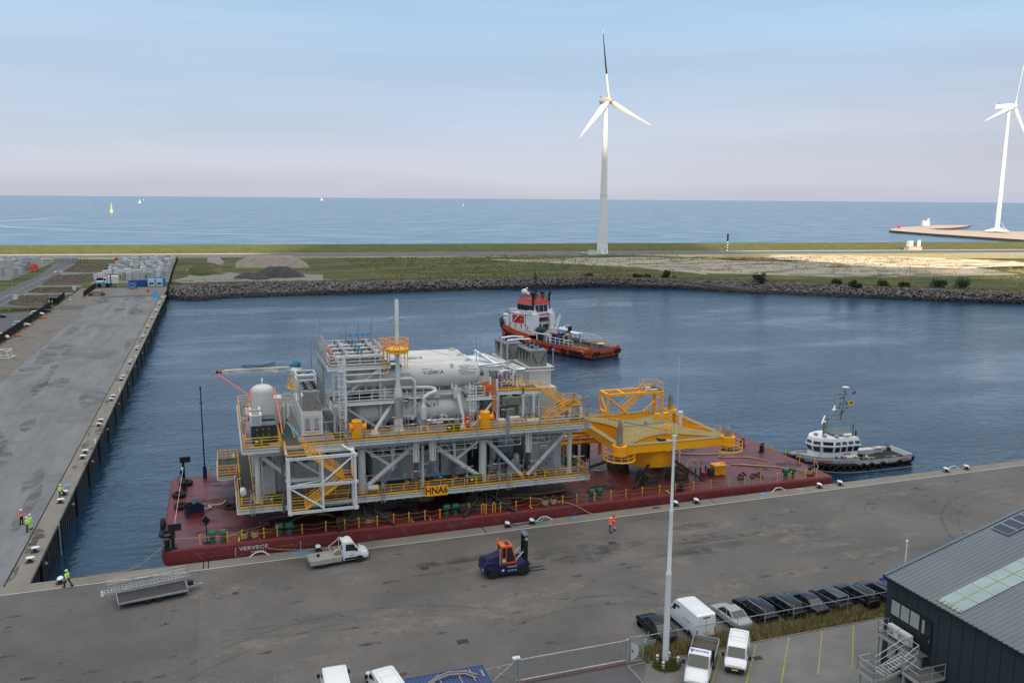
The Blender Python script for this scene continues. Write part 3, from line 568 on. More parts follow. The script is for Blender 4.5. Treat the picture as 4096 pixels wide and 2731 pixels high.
o=ribbon([(-270,1700),(-330,1430),(-240,1215),(-140,1090),(-20,985),(120,890),(230,850)],[14,12,9,8,7,6,3],fo,'wake'); stuff(o,'thin pale curved wake on the sea at the left')
# ================= left roads, verges, yard =================
sheet('access_road',[(-62.5,-60),(-50.5,-60),(-52.8,258),(-53,372),(-55.4,430),(-60,480),(-62,RD(-62,-26)),(-76,RD(-76,-26)),(-70,470),(-66.5,430),(-62.8,370),(-63.4,300),(-64,-60)],.012,asph)
m=MB()
for i in range(60):
    y=150+i*5; m.box(-58.1,-57.9,y,y+2,.015,.017)
for i in range(34): y=235+i*3; m.box(-53.9,-53.7,y,y+1,.015,.017); 
for x,y in ((-56,232),(-58.8,396),(-56.5,398),(-54.9,400),(-60.5,252)): m.prism([(x,y),(x+.9,y-2),(x+.25,y-2),(x+.25,y-5),(x-.25,y-5),(x-.25,y-2),(x-.9,y-2)],.015,.017)
struct(m.build('road_markings',mark))
sheet('side_road',[(-53,281),(-35.6,279.5),(-35.5,286.5),(-53,291)],.013,carp); sheet('side_road',[(-53,313),(-36,309),(-36,316),(-53,321)],.013,carp); sheet('side_road',[(-54,372),(-40,379),(-33,345),(-30,350),(-31,385),(-42,385),(-55.5,392)],.013,carp)
sheet('side_road',[(-51,243),(-36,238),(-36,246),(-42,244),(-50,249),(-53.2,257),(-53,240)],.013,asph)
sheet('parking_lot',[(-50.5,70),(-36,70),(-36,226),(-41,227),(-48,224),(-50.6,226)],.011,asph); sheet('parking_strip',[(-38.6,70),(-35.6,70),(-35.6,212),(-38.6,222)],.015,carp)
heather=M('brown_heather_bed',(.075,.052,.038),.95,var=.4,scale=.5,stain=[((.07,.075,.02),.15,.55,.66,.8)],bump=.8,bscale=1.5)
for i,(poly) in enumerate([[(-53.2,258),(-53.2,272),(-51,280),(-36,278),(-36,247),(-41.6,243.5),(-47.6,246.5)],[(-52.9,293),(-53.4,303),(-51,311),(-37,307),(-36,297),(-39,287),(-47.6,288)],[(-53.3,323),(-55.6,368),(-40,374),(-36,360),(-37,337),(-41,320)],[(-55.3,394),(-56.7,435),(-51,446),(-37,430),(-37,401),(-42.6,386)]]):
    n=len(poly); cx=sum(p[0] for p in poly)/n; cy=sum(p[1] for p in poly)/n; m=MB(); inn=[(cx+(x-cx)*.93,cy+(y-cy)*.96) for x,y in poly]
    m.add([(x,y,.02) for x,y in poly]+[(x,y,.35) for x,y in inn],[(k,(k+1)%n,n+(k+1)%n,n+k) for k in range(n)]+[tuple(range(n,2*n))]); o=m.build('planting_bed',heather); struct(o)
m=MB()
for k in range(1500):
    a=random.choice(((-52,-37,250,277),(-52,-38,290,308),(-54,-38,326,370),(-55,-39,392,434),(-35.6,-34.2,100,236),(-35,-33,-2,120),(-50,-37,227,233),(-100,-70,240,300)))
    blades(m,(random.uniform(a[0],a[1]),random.uniform(a[2],a[3]),.2),3,.7,.4,.12)
stuff(m.build('rough_weeds',M('brown_weeds',(.12,.095,.045),.9,var=.4,scale=.5)),'brown weeds along the black fence and in the road beds')
# black fences
def fence(pts,h,lb,step=3,slat=.25,mat=black,cat='fence'):
    pm=None; n_=0
    t=thing('fence',lb,cat,(pts[0][0],pts[0][1],0),world=True); m=MB(); q=MB()
    for a,b in zip(pts[:-1],pts[1:]):
        Ls=seglen(a,b); k=max(1,int(Ls/step))
        for i in range(k+1):
            s_=i/k; px,py=a[0]+(b[0]-a[0])*s_-pts[0][0],a[1]+(b[1]-a[1])*s_-pts[0][1]
            if pm is None:
                pm=MB().cyl((pts[0][0],pts[0][1],0),(pts[0][0],pts[0][1],h+.15),.06,None,5).build('post',mat,t)
            else: o=pm.copy(); COL.objects.link(o); o.location=(px,py,0)
        k=int(Ls/slat)
        for i in range(k): s_=(i+.5)/k; x,y=a[0]+(b[0]-a[0])*s_,a[1]+(b[1]-a[1])*s_; m.obox((x,y,h/2+.05),(.03,.03,h-.1))
        for z in (.12,h*.5,h-.05): m.beam((*a,z),(*b,z),.04,.06)
    m.build('panel',mat,t); return t
fence([(-35.2,60),(-35.6,236)],2.3,'long black steel bar fence between parking lot and gravel strip',3,.16)
fence([(-35.4,246),(-36,268)],2.3,'black fence length between the bus shelter and the inner gate',3,.16); fence([(-29.5,268),(-29.3,303)],2.3,'black fence by the small grey barrier below the block yard',3,.2)
fence([(.2,272),(-1,330),(-2.2,400),(-3.2,470)],2.6,'tall black fence on the right side of the block yard',3,.3); fence([(-29.3,303),(-18,302),(-1,301)],1.9,'low black gate line in front of the blue cabins',3,1.1)
fence([(-74,456),(-64,455)],2.6,'black road gate left leaf',2,.4); fence([(-63,455),(-51,453)],2.6,'black road gate right leaf',2,.4)
# block stacks
def stack_mesh(h,w):
    m=MB(); k=int(h/.9)
    for i in range(k): m.obox((0,0,i*.9+.45),(w,w*.9,.86)); 
    for i in range(k): m.obox((0,0,i*.9+.02),(w*.8,w*.7,.1))
    return m
pale=[blkst,M('light_white_block',(.62,.62,.60),.8,var=.1),M('mid_grey_block',(.33,.34,.35),.8,var=.12)]
protos={}
def stack(x,y,h,w,mi,label,group):
    key=(round(h,1),round(w,1),mi)
    if key not in protos:
        o=stack_mesh(h,w).build('block_stack',pale[mi]); protos[key]=o; tag(o,label,'block stack',group)
    else: o=protos[key].copy(); COL.objects.link(o); o['label']=label; o['group']=group
    o.location=(x,y,.02); o.rotation_euler=(0,0,random.uniform(-.12,.12))
TN=('grey','white','dark grey')
for j in range(17):
    for i in range(10):
        x=-31+i*2.95+random.uniform(-.6,.6); y=338+j*7.1+random.uniform(-2,2)
        if random.random()<.12 or (j<2 and i>7): continue
        h=random.choice((2.7,3.6,3.6,4.5)); mi=random.choice((0,0,1,2)); stack(x,y,h,random.choice((1.7,2.1)),mi,f'{"low" if h<3 else "tall"} {TN[mi]} block stack in the walled storage yard','stacks of pale blocks in the yard')
for j in range(9):
    for i in range(7):
        if random.random()<.25: continue
        x=-71-i*3.6+random.uniform(-.5,.5)-j*.7; y=365+j*12+random.uniform(-2,2); h=random.choice((3.6,4.5)); mi=random.choice((0,0,2)); stack(x,y,h,2.1,mi,f'tall {TN[mi]} block stack left of the access road','stacks of pale blocks across the road')
sheet('block_yard',[(-34,322),(-1.5,322),(-3.5,472),(-34,472)],.010,carp); sheet('block_yard',[(-71,350),(-120,350),(-120,500),(-70,480)],.010,carp)
m=MB()
for k in range(16): x=-30+random.uniform(0,25); y=345+random.uniform(0,100); m.obox((x,y,.9),(2.4,1.6,1.2),random.uniform(0,1))
tag(m.build('crate_frames',M('green_frame',(.03,.11,.08),.6)),'green frames glimpsed between the block stacks','frames')
for x,y,c,lb in ((-26.5,362,yel,'yellow box between block stacks'),(-25,340,yel,'low yellow box at front of block yard')):
    m=MB(); m.obox((x,y,1),(2.6,2,1.8)); m.obox((x,y,2),(2,1.4,.3)); tag(m.build('box',c),lb,'box')
# cabins, containers and yard machines
def cabin(loc,rz,d,body,label,win=True,cat='cabin',frame=None,ribs=False,name='site_cabin'):
    t=thing(name,label,cat,loc,rz); m=MB(); lx,ly,h=d; m.box(-lx/2,lx/2,-ly/2,ly/2,.05,h)
    m.build('body',body,t); m=MB()
    if frame:
        for x in (-lx/2,lx/2):
            for y in (-ly/2,ly/2): m.obox((x,y,h/2),(.22,.22,h))
        for z in (.12,h-.02):
            for y in (-ly/2,ly/2): m.obox((0,y,z),(lx,.24,.24))
            for x in (-lx/2,lx/2): m.obox((x,0,z),(.24,ly,.24))
        m.build('frame',frame,t)
    if ribs:
        m=MB(); k=int(lx/.3)
        for i in range(k): x=-lx/2+(i+.5)*lx/k; m.box(x-.05,x+.05,-ly/2-.04,ly/2+.04,.2,h-.15); m.box(x-.05,x+.05,-ly/2+.1,ly/2-.1,h,h+.035)
        m.build('ribs',body,t)
    if win:
        m=MB(); m.box(-.9,.9,-ly/2-.05,-ly/2,1.0,2.0); b=m.build('window',white,t); m=MB(); m.box(-.8,-.05,-ly/2-.07,-ly/2-.045,1.1,1.9); m.box(.05,.8,-ly/2-.07,-ly/2-.045,1.1,1.9); m.build('pane',glass,b)
    return t
cabin((-7.6,304.5,0),0,(2.8,4,3),white,'white and blue site cabin, left of the pair',frame=lblue); cabin((-4.5,304.2,0),0,(2.8,4,3),white,'white and blue site cabin, right of the pair by the fence',frame=lblue)
cabin((-7,311,0),0,(2.6,4,3.2),blue,'blue cabin behind the left white cabin',frame=lblue); cabin((-3.9,311,0),0,(2.6,4,3.2),blue,'blue cabin behind the right white cabin',frame=lblue)
cabin((-13.2,306.5,0),0,(7,2.5,2.6),blue,'dark blue shipping container behind the small kiosk',False,'container',blue,True,'shipping_container'); cabin((-14.4,296.8,0),0,(2.6,2.2,2.5),lblue,'small blue kiosk with one wide window',True,'kiosk',blue)
cabin((-24.8,325,0),0,(3.6,5,3),white,'white box trailer in front of the block stacks',False,'trailer',white,True,'box_trailer'); cabin((-34.5,448.5,0),0,(3.2,2.6,2.8),red,'red container at the back of the block yard',False,'container',red,True,'shipping_container')
cabin((-33.6,411,0),0,(5.6,2.4,2),blue,'dark blue low skip beside the block yard',False,'skip',blue,True,'skip'); cabin((-32.3,404,0),.2,(5,2.6,1.4),blue,'blue slatted ramp left of the yard',False,'ramp',blue,True,'ramp')
cabin((-30,324.5,0),0,(2.4,2.4,2.3),navy,'navy double-fan unit left of the white trailer',False,'fan unit',navy); cabin((-34.6,346,0),0,(1,1,2.2),white,'white cabinet at the road bend beside the yard',False,'cabinet',white,False,'cabinet')
cabin((-32.4,257.6,0),0,(1.5,1.2,1.2),white,'white box by the inner fence',False,'box',galv,False,'box'); cabin((-36.6,296,0),0,(.8,.8,1.6),white,'white cabinet at the tip of the second bed',False,'cabinet',white,False,'cabinet'); cabin((-51.5,263,0),0,(1.1,.9,2.2),white,'white roadside cabinet near the lamp post',False,'cabinet',white,False,'cabinet')
cabin((-25.5,275,0),0,(3.3,4,1.7),M('dull_grey_block',(.3,.29,.27),.8),'grey block barrier beside the inner gate',False,'barrier',concrete,False,'barrier')
for x,y,lb in ((-27.6,272,'left rusty barrel cage by inner gate'),(-23.2,272,'right rusty barrel cage by inner gate')):
    m=MB(); m.lathe([(.7,0),(.75,.2),(.75,1),(.7,1.2)],(x,y,0),n=8); tag(m.build('barrel',rust2),lb,'barrel')
# container handler
t=thing('container_handler','white and turquoise container handler parked at the yard gate','handler',(-26.4,306.2,0)); tq=M('turquoise_panel',(.05,.35,.42),.5)
MB().pan([(-3,.9),(2.2,.9),(2.2,1.6),(.9,1.9),(.3,2.4),(-1.5,2.5),(-3,2.2)],-1.2,1.2).build('body',tq,t); MB().box(-2.9,-.4,-1.25,1.25,2.1,2.7).build('hood',white,t); MB().pan([(-.3,2),(1,2),(.9,4),(-.1,4)],-.8,.8).build('cab',white,t); MB().box(0,.8,-.82,-.81,2.9,3.8).build('window',glass,t)
m=MB(); [m.obox((2.6,y_,3),(.3,.25,5)) for y_ in (-.6,.6)]; m.obox((2.9,0,1),(.2,2.4,1.4)); m.obox((3.8,-.5,.3),(1.8,.2,.1)); m.obox((3.8,.5,.3),(1.8,.2,.1)); m.build('mast',dgrey,t)
for x in (-1.9,1.5):
    m=MB(); m.lathe([(.85,-1.35),(.9,-1.2),(.9,-.7),(.85,-.6)],(x,0,.9),'Y',14); m.build('wheel',rubber,t)
# blue fender cone, red life ring post, shelter
t=thing('mooring_stand','bright blue triangular stand at the end of the quay','stand',(-3.6,260.8,0)); m=MB(); m.add([(-1.3,-1,0),(1.3,-1,0),(1.3,1,0),(-1.3,1,0),(-.6,-.5,1.9),(.6,-.5,1.9),(.6,.5,1.9),(-.6,.5,1.9)],[(0,1,5,4),(1,2,6,5),(2,3,7,6),(3,0,4,7),(4,5,6,7)]); m.build('base',lblue,t); m=MB(); m.cyl((-.6,0,1.9),(-.6,0,3),.1); m.cyl((.6,0,1.9),(.6,0,3),.1); m.obox((0,0,2),(.5,.5,.6)); m.build('horns',lblue,t)
t=thing('life_ring_stand','red life ring stand near the quay end','life ring',(-7.2,275,0)); MB().cyl((0,0,0),(0,0,1.2),.06).build('post',galv,t); MB().torus((0,-.08,1.3),.42,.16,'Y').build('ring',red,t)
t=thing('shelter','black glazed shelter with two workers inside the fence','shelter',(-36.6,247,0)); m=MB(); m.box(-1.7,1.7,-2.6,2.6,2.5,2.65); [m.obox((x,y,1.25),(.1,.1,2.5)) for x in (-1.6,1.6) for y in (-2.5,0,2.5)]; m.build('frame',black,t); MB().box(-1.5,1.5,2.45,2.5,.3,2.3).build('pane',glass,t)
# reels, frames on the strip
t=thing('cable_reel','orange-red cable reel standing left of the access road','cable reel',(-69,398,0)); MB().lathe([(2,-.6),(2,-.5),(.8,-.5),(.8,.5),(2,.5),(2,.6)],(0,0,2),'Y',20).build('drum',M('orange_red_reel',(.75,.09,.03),.5),t)
t=thing('cable_reel','large grey cable reel behind the orange-red one','cable reel',(-73,401,0),1.2); MB().lathe([(2.5,-1.2),(2.5,-1.1),(1.3,-1.1),(1.3,1.1),(2.5,1.1),(2.5,1.2)],(0,0,2.5),'Y',20).build('drum',M('grey_reel',(.27,.27,.27),.6),t)
t=thing('steel_frame','white tubular stair frame lying on the gravel strip','frame',(-31,137,0)); m=MB()
for x,y in ((-2.5,-2),(2.5,-2),(-2.5,2),(2.5,2)): m.cyl((x,y,0),(x*.9,y,1.9),.09)
m.tube([(-2.5,-2,1.9),(0,-2,2.6),(2.5,-2,1.9),(2.5,2,1.9),(-2.5,2,1.9),(-2.5,-2,1.9)],.09); m.tube([(-2.5,-2,.3),(2.8,-2,.3),(3.4,1,.3),(-2.5,2,.3)],.09); [m.cyl((-2+k,-2,.3),(-2+k,-2,1.9),.06) for k in range(5)]; m.build('tubes',white,t)
for x,y,lb in ((-33.5,208,'nearer the far end'),(-33.6,171,'lying half way along the black fence')):
    m=MB(); m.obox((x,y,.25),(1.8,.3,.4),.4); m.obox((x+.9,y+.2,.15),(.4,.5,.3)); m.obox((x-.9,y-.2,.15),(.4,.5,.3)); tag(m.build('road_barrier',M('barrier_orange',(.7,.08,.04),.6)),'orange and white road barrier '+lb,'barrier')
# street lamps
lp=thing('street_lamp','grey street lamp beside the first planting bed','street lamp',(-52.5,264.7,0),group='street lamps along the access road'); MB().cyl((0,0,0),(0,0,9.6),.12,.06,8).build('pole',galv,lp); MB().obox((-.5,0,9.6),(1,.25,.12)).build('lamp_head',galv,lp)
for x,y,lb in ((-52.6,306.5,'second from the front'),(-55.3,365.4,'beside the third planting bed'),(-54.6,401.6,'beside the fourth planting bed'),(-53.3,447.6,'at the black road gate')): dup(lp,(x,y,0),label='grey street lamp '+lb)
# roadside car, transformer box, pumping building
cabin((268,452,0),0,(5,4,3.2),white,'white box cabin on the field left of the turbine foot',False,'cabin',blkst,True); cabin((548,RD(548,10),0),0,(14,5,3),M('sandy_concrete',(.5,.42,.33),.8),'sandy concrete pump building on the shore road',False,'building',concrete,False,'pump_building')
m=MB(); m.obox((545,RD(545,10),5.2),(4,3,4.4)); m.lathe([(1.4,3),(1.4,8)],(553,RD(553,10),0),n=10); tag(m.build('vent_tower',white),'white tank and box on top of the pump building','tank')
t=thing('railway_signal','black and white banded railway signal post','signal',(393,RD(393,16),0)); m=MB(); [m.cyl((0,0,i*2),(0,0,i*2+1),.5) for i in range(4)]; m.build('white_bands',white,t); m=MB(); [m.cyl((0,0,i*2+1),(0,0,i*2+2),.5) for i in range(4)]; m.obox((0,0,10.5),(1.3,.6,5)); m.build('black_bands',black,t)
m=MB(); m.rail([(520,382,0),(640,352,0),(820,330,0)],2.2,6,.09,0); m.rail([(560,370,0),(720,300,0)],2.2,6,.09,0); tag(m.build('fence',galv),'pale wire fence on the sunlit field at the right','fence')
m=MB()
for k in range(26): x=226+k*7.2; m.cyl((x,402-.1*(x-226),0),(x,402-.1*(x-226),1.3),.22,None,5)
tag(m.build('marker_posts',dgrey),'row of short dark posts along the sand flat','posts')
m=MB(); m.cyl((245,300,0),(245,300,2.4),.15); m.obox((245,300,1.2),(.5,.5,.4)); m.obox((245,300,2.4),(.6,.5,.4)); tag(m.build('marker_post',rust2),'rusty double marker post on the sand flat','post')
# ================= BARGE (all heights below are before trim; zt() lowers them to the right) =================
DZ=1.6
def BP(x,y,z): return (x,y,zt(x,z))
bt=thing('barge','long dark red deck barge lettered VERVECE NAPOLI moored along the quay','barge',(55,13,-4),world=True)
m=MB(); y0,y1=.38,26.0; x0,x1=12.3,98.9
# hull: rounded gunwale, raked ends
prof=[(y0+.02,-1.6),(y0,-.2),(y0,1.28),(y0+.05,1.46),(y0+.15,1.57),(y0+.32,1.6),(y1-.5,1.6),(y1-.2,1.5),(y1,1.2),(y1,-1.6),(y1-.1,-5),(y0+.1,-5)]
st=[(x0+.55,.0,.55),(x0+.15,.12,.25),(x0,.3,0),(x0+.05,1,0)]
n=len(prof); P=[]
def ring(x,inset,zb,xs=0):
    r=[]
    for y,z in prof:
        yy=y+(inset if y<13 else -inset); zz=max(z,zb) if z<0 else z-(inset*.3 if z>1.4 else 0); r.append((x+(xs*max(0,(1.2-zz))),yy,zz))
    return r
R=[ring(x0,1.0,.4,.0),ring(x0+.12,.45,0,0.05),ring(x0+.45,.12,-.2,.1),ring(x0+1,0,-.6,.2),ring(x0+3,0,-1.6),ring(x0+9,0,-5)]
R+= [ring(x,0,-5) for x in (30,50,70,88)]+[ring(x1-1,0,-2),ring(x1-.4,.12,-.8),ring(x1-.1,.45,-.4),ring(x1,1.0,.2)]
for r in R: P+=r
F=[(j*n+i,j*n+(i+1)%n,(j+1)*n+(i+1)%n,(j+1)*n+i) for j in range(len(R)-1) for i in range(n)]+[tuple(range(n))[::-1],tuple(range((len(R)-1)*n,len(R)*n))]
F=[f[::-1] for f in F]; m.add(P,F); m.build('hull',hullred,bt,True,smooth=35)
m=MB(); m.add([(x0+1,y0+.55,DZ+.006),(x1-1,y0+.55,DZ+.006),(x1-1,y1-.55,DZ+.006),(x0+1,y1-.55,DZ+.006)],[(0,1,2,3)]); m.build('deck',bargered,bt,True)
m=MB()
for k in range(34):
    x=19+random.uniform(-5,70); y=random.uniform(2,24); m.torus((x,y,DZ+.02),random.uniform(.3,.55),.03,n=14,m=4)
m.build('deck_ring',M('deck_ring_dark',(.06,.018,.018),.7),bt,True)
m=MB()
for k in range(170):
    x=random.choice((random.uniform(14,27),random.uniform(52,92),random.uniform(14,27))); y=random.uniform(1.5,24); l=random.uniform(.25,.7); m.box(x,x+l,y,y+.03,DZ+.010,DZ+.013)
m.build('chalk_marks',M('faded_chalk',(.42,.36,.36),.9,var=.3,scale=3),bt,True)
m=MB()
for k in range(90):
    x=random.uniform(14,97); y=random.uniform(1.5,25); r=random.uniform(.1,.3); m.prism([(x+r*math.cos(a)*random.uniform(.6,1.5),y+r*math.sin(a)*random.uniform(.4,1)) for a in (0,1,2,3,4,5)],DZ+.009,DZ+.012)
m.build('deck_rust_spots',rust2,bt,True)
m=MB(); [m.box(x0+1+k*3.4,x0+1.04+k*3.4,1,25.4,DZ+.008,DZ+.016) for k in range(25)]; [m.box(x0+1,x1-1,2+q*3.8,2.04+q*3.8,DZ+.008,DZ+.014) for q in range(7)]; m.build('weld_seam',M('seam_dark_red',(.075,.016,.017),.6),bt,True)
for s,sz,x,z in (('VERVECE',.58,21.65,.88),('NAPOLI',.34,22.15,.40)): text(s,sz,mark,bt,facing((x,y0-.006,zt(x,z))),'lettering',.003,sx=1.3,bold=0)
m=MB()
for x in [x0+3.2+k*5.6 for k in range(15)]: m.beam((x,y0+.03,1.35),(x+(1.0 if int(x)%2 else -.8),y0-.035,.0),.05)
m.build('draught_chain',M('chain_pink_grey',(.28,.12,.12),.8),bt,True)
m=MB()
for k in range(120):
    x=random.uniform(x0+1,x1-1.5); w_=random.uniform(.03,.16); h_=random.uniform(.3,1.3); m.quad((x,y0-.004,1.25),(x+w_,y0-.004,1.25),(x+w_*.7,y0-.004,1.25-h_),(x+w_*.2,y0-.004,1.25-h_))
m.build('rust_streaks',stain_mat('rust_streak',(.16,.055,.035),.75,1.2),bt,True)
m=MB()
for k in range(60):
    x=random.uniform(x0+1,x1-4); z=random.uniform(-.2,1.1); m.quad((x,y0-.006,z),(x+random.uniform(.6,3),y0-.006,z+random.uniform(-.05,.05)),(x+random.uniform(.6,3),y0-.006,z+.12),(x,y0-.006,z+.1))
m.build('scrapes',stain_mat('scrape_pale',(.30,.17,.15),.6,2.0),bt,True)
m=MB()
for k in range(60): blob(m,random.uniform(15,96),random.uniform(1.5,24),random.uniform(.8,3.5),random.uniform(.5,2),DZ+.0165+k*.00002)
m.build('damp_deck_stains',stain_mat('deck_damp',(.055,.022,.028),.6,.7),bt,True)
m=MB(); [m.box(19.7,19.78,y0-.008,y0-.001,z,z+.14) for z in (.1,.35,.6,.85)]; m.build('draught_marks',mark,bt,True)
# stanchions with rope rails
def BD(x): return zt(x,DZ)
stx=[16.2,19.0,20.5,22.8,24.2,26.9,29.5,31.6,33.2,35.3,37.2,39,40.9,42.7,45,46.5,48.4,50.2,52.2,54.4,58.3,60.2,62.6,64.9,67,69.3,71.8,74.1,76.8,79.4,82.2,84.6,87.1,89.8,92,94.4,96.2]
sp=MB().lathe([(.055,0),(.055,1.05),(.085,1.07),(.085,1.15),(.02,1.2)],n=6).build('guard_post',yel); sp.location=(stx[0],.95,BD(stx[0])); tag(sp,'thin yellow guard post along the quay-side edge of the barge','post','yellow posts along the barge edge')
q=MB()
prev=None
for i,x in enumerate(stx):
    y=.95+(0.9 if x in (45,46.5,54.4) else 0)
    if i: o=sp.copy(); COL.objects.link(o); o.location=(x,y,BD(x))
    if prev:
        for h,sag in ((1.08,.12),(.6,.16)):
            a=Vector((prev[0],prev[1],BD(prev[0])+h)); b=Vector((x,y,BD(x)+h)); q.tube([a,a.lerp(b,.33)-Vector((0,0,sag)),a.lerp(b,.66)-Vector((0,0,sag)),b],.018,4)
    prev=(x,y)
tag(q.build('guard_rope',M('orange_brown_rope',(.40,.16,.08),.9)),'sagging orange-brown guard ropes strung between the yellow posts','rope')
fx=[(99-k*.0-1,2+k*3.1) for k in range(8)]
for i,(x,y) in enumerate([(97.9,3.5),(97.7,6.5),(97.5,9.5),(97.3,12.5),(96.5,25.2),(80,25.3),(19.5,25.2),(17,25.2)]):
    o=sp.copy(); COL.objects.link(o); o.location=(x,y,BD(x)); o['label']='thin yellow guard post on the far or right edge of the barge'; o['group']='yellow posts along the far edges of the barge'
# tyres on the barge left end
ty=MB().torus((0,0,0),.62,.27,n=18,m=8).build('tyre',rubber,smooth=60); ty.location=(13.9,13.3,BD(13)+.3); tag(ty,'black tyre lying at the left edge of the barge, middle one','tyre')
for x,y,lb,r in ((12.7,4.6,'black tyre lying behind the black mooring stand','f'),(14.2,22.1,'black tyre lying at the feet of the worker in black','f'),(12.1,8.3,'black tyre hanging upright on the left end of the barge','v'),(13.5,17.6,'black tyre tucked by the far left corner of the barge','f')):
    o=ty.copy(); COL.objects.link(o); o.location=(x,y,BD(x)+(.28 if r=='f' else -.1)); o['label']=lb
    if r=='v': o.rotation_euler=(0,PI/2,0)
# bollards and rollers
def bitts(loc,mat,label,rope_=False,rz=0,sc=1):
    t=thing('double_bollard',label,'bollard',loc,rz)
    m=MB(); m.obox((0,0,.06),(2.0*sc,.8*sc,.12)); m.obox((0,0,.35),(1.1*sc,.16,.2)); m.build('base',mat,t)
    for x in (-.55,.55): m=MB(); m.lathe([(.24*sc,.1),(.24*sc,1.0*sc),(.3*sc,1.03*sc),(.3*sc,1.12*sc),(.05,1.14*sc)],(x*sc,0,0),n=14); m.build('post',mat,t)
    if rope_:
        m=MB()
        for x in (-.55,.55):
            for k in range(5): m.torus((x*sc,0,.2+k*.12),.33*sc,.07,n=12,m=5)
        m.build('rope_turns',rope,t)
    return t
def rollers(loc,label):
    t=thing('roller_fairlead',label,'roller fairlead',loc)
    for x in (-.55,.55):
        m=MB(); m.lathe([(.34,0),(.3,.1),(.26,.5),(.3,.62)],(x,0,0),n=12); m.build('stand',gpaint,t); m=MB(); m.lathe([(.3,-.42),(.36,-.36),(.36,.36),(.3,.42)],(x,0,.95),'X',14); m.build('roller',gpaint,t)
    return t
for x,y,lb in ((18.0,1.5,'green roller pair nearest the left end of the barge'),(25.0,1.5,'green roller pair behind the posts right of the lettering'),(44.3,1.9,'green roller pair in front of the middle support'),(63.2,1.9,'green roller pair right of the big hemp ropes'),(92.4,1.9,'green roller pair at the right end of the barge')): rollers(BP(x,y,DZ),lb)
bitts(BP(21.3,1.3,DZ),rust,'rope-wrapped double bollard above the lettering',True); bitts(BP(40.5,1.4,DZ),black,'black double bollard by the yellow angle marks'); bitts(BP(56.7,1.4,DZ),rust,'rope-wrapped bollard where the big hemp ropes end',True); bitts(BP(74.6,1.3,DZ),black,'black double bollard right of the lamp mast'); bitts(BP(94.8,16.5,DZ),black,'black double bollard beyond the yellow frame',rz=.8); bitts(BP(96.3,13.6,DZ),black,'black double bollard at the far right edge',rz=.8); bitts(BP(12.9,1.4,DZ),black,'black double bollard at the near left corner of the barge',rz=PI/2); bitts(BP(14.0,20.4,DZ),black,'black double bollard at the far left corner',rz=PI/2)
bitts(BP(96.3,2.2,DZ),black,'rope-wrapped black bollard at the near right corner of the barge',True,.6)
m=MB()
for a in ((39.4,1.2),(54.2,1.3),(20.1,1.2),(73.2,1.2),(56.0,2.0)):
    x,y=a; m.box(x,x+.14,y-.4,y+.7,DZ+.012,DZ+.02); m.box(x,x+2.1,y+.56,y+.7,DZ+.012,DZ+.021); m.box(x+2.1,x+2.24,y-.4,y+.7,DZ+.012,DZ+.02)
m.build('yellow_deck_mark',yel,bt,True)
for x,lb in ((48.0,'left yellow hoop rail on the barge edge'),(49.4,'right yellow hoop rail on the barge edge')):
    m=MB(); z=BD(x); m.tube([(x-.16,1.0,z),(x-.16,1.0,z+1.05),(x,1.0,z+1.25),(x+.16,1.0,z+1.05),(x+.16,1.0,z)],.05,6); tag(m.build('hoop_rail',yel),lb,'rail')
# posts, floodlight and day marks on the barge
def post(loc,h,mat,label,kind):
    t=thing('deck_post',label,'post',loc); m=MB(); m.obox((0,0,.08),(.8,.8,.16)); m.cyl((0,0,.1),(0,0,h),.17 if kind!='dia' else .06,None,8); m.build('post',mat,t)
    if kind=='lamp': m=MB(); m.obox((.25,0,h),(1.3,.25,.75)); m.build('lamp_panel',black,t); m=MB(); m.beam((-.9,0,.1),(0,0,h*.6),.08); m.build('brace',mat,t)
    if kind=='dia':
        for a in (0,PI/2):
            m=MB(); c,s=math.cos(a),math.sin(a); m.quad((0,0,h-.2),(.42*c,.42*s,h+.35),(0,0,h+.9),(-.42*c,-.42*s,h+.35)); m.build('diamond',black,t)
    return t
post(BP(13.5,1.0,DZ),2.3,black,'black stand with a dark lamp panel at the near left corner of the barge','lamp'); post(BP(13.9,23.7,DZ),2.9,black,'black stand with a lamp panel at the far left corner of the barge','lamp')
post(BP(16.9,1.6,DZ),2.1,navy,'navy post topped by a black diamond day mark','dia')
t=thing('flag_mast','slim dark blue mast left of the steel platform','mast',BP(16.5,24.2,DZ)); m=MB(); m.cyl((0,0,0),(0,0,1.6),.28,.22,8); m.cyl((0,0,1.6),(0,0,12.2),.09,.07,8); m.beam((-.25,0,10.2),(.3,0,10.2),.1); m.obox((0,0,12.3),(.28,.2,.2)); m.build('mast',navy,t)
t=thing('winch','dark blue winch box on the left end of the barge','winch',BP(15.4,10.6,DZ),.25); m=MB(); m.pan([(-1,.0),(1,0),(1,1.2),(.3,1.7),(-.2,1.5),(-.2,.9),(-1,.8)],-.7,.7); m.build('housing',navy,t); m=MB(); m.lathe([(.5,-.5),(.5,-.4),(.25,-.4),(.25,.4),(.5,.4),(.5,.5)],(-.5,0,.95),'Y',12); m.build('drum',black,t); MB().box(-.9,.9,-.715,-.7,.1,.25).build('red_skid',dred,t)
m=MB(); m.torus((0,0,.1),.75,.1,n=18); m.torus((.1,.05,.22),.7,.09,n=18); o=m.build('hose_ring',rubber); o.location=BP(19.5,11.6,DZ); tag(o,'black hose ring lying right of the winch','hose')
def ropepile(loc,r,n,label,mat=rope,th=.07):
    m=MB()
    for k in range(n): m.torus((random.gauss(0,r*.12),random.gauss(0,r*.12),.08+k*th*.6),r*random.uniform(.6,1.05),th,n=14,m=5)
    o=m.build('rope_coil',mat); o.location=loc; o.scale=(1.3,.8,1); tag(o,label,'rope'); return o
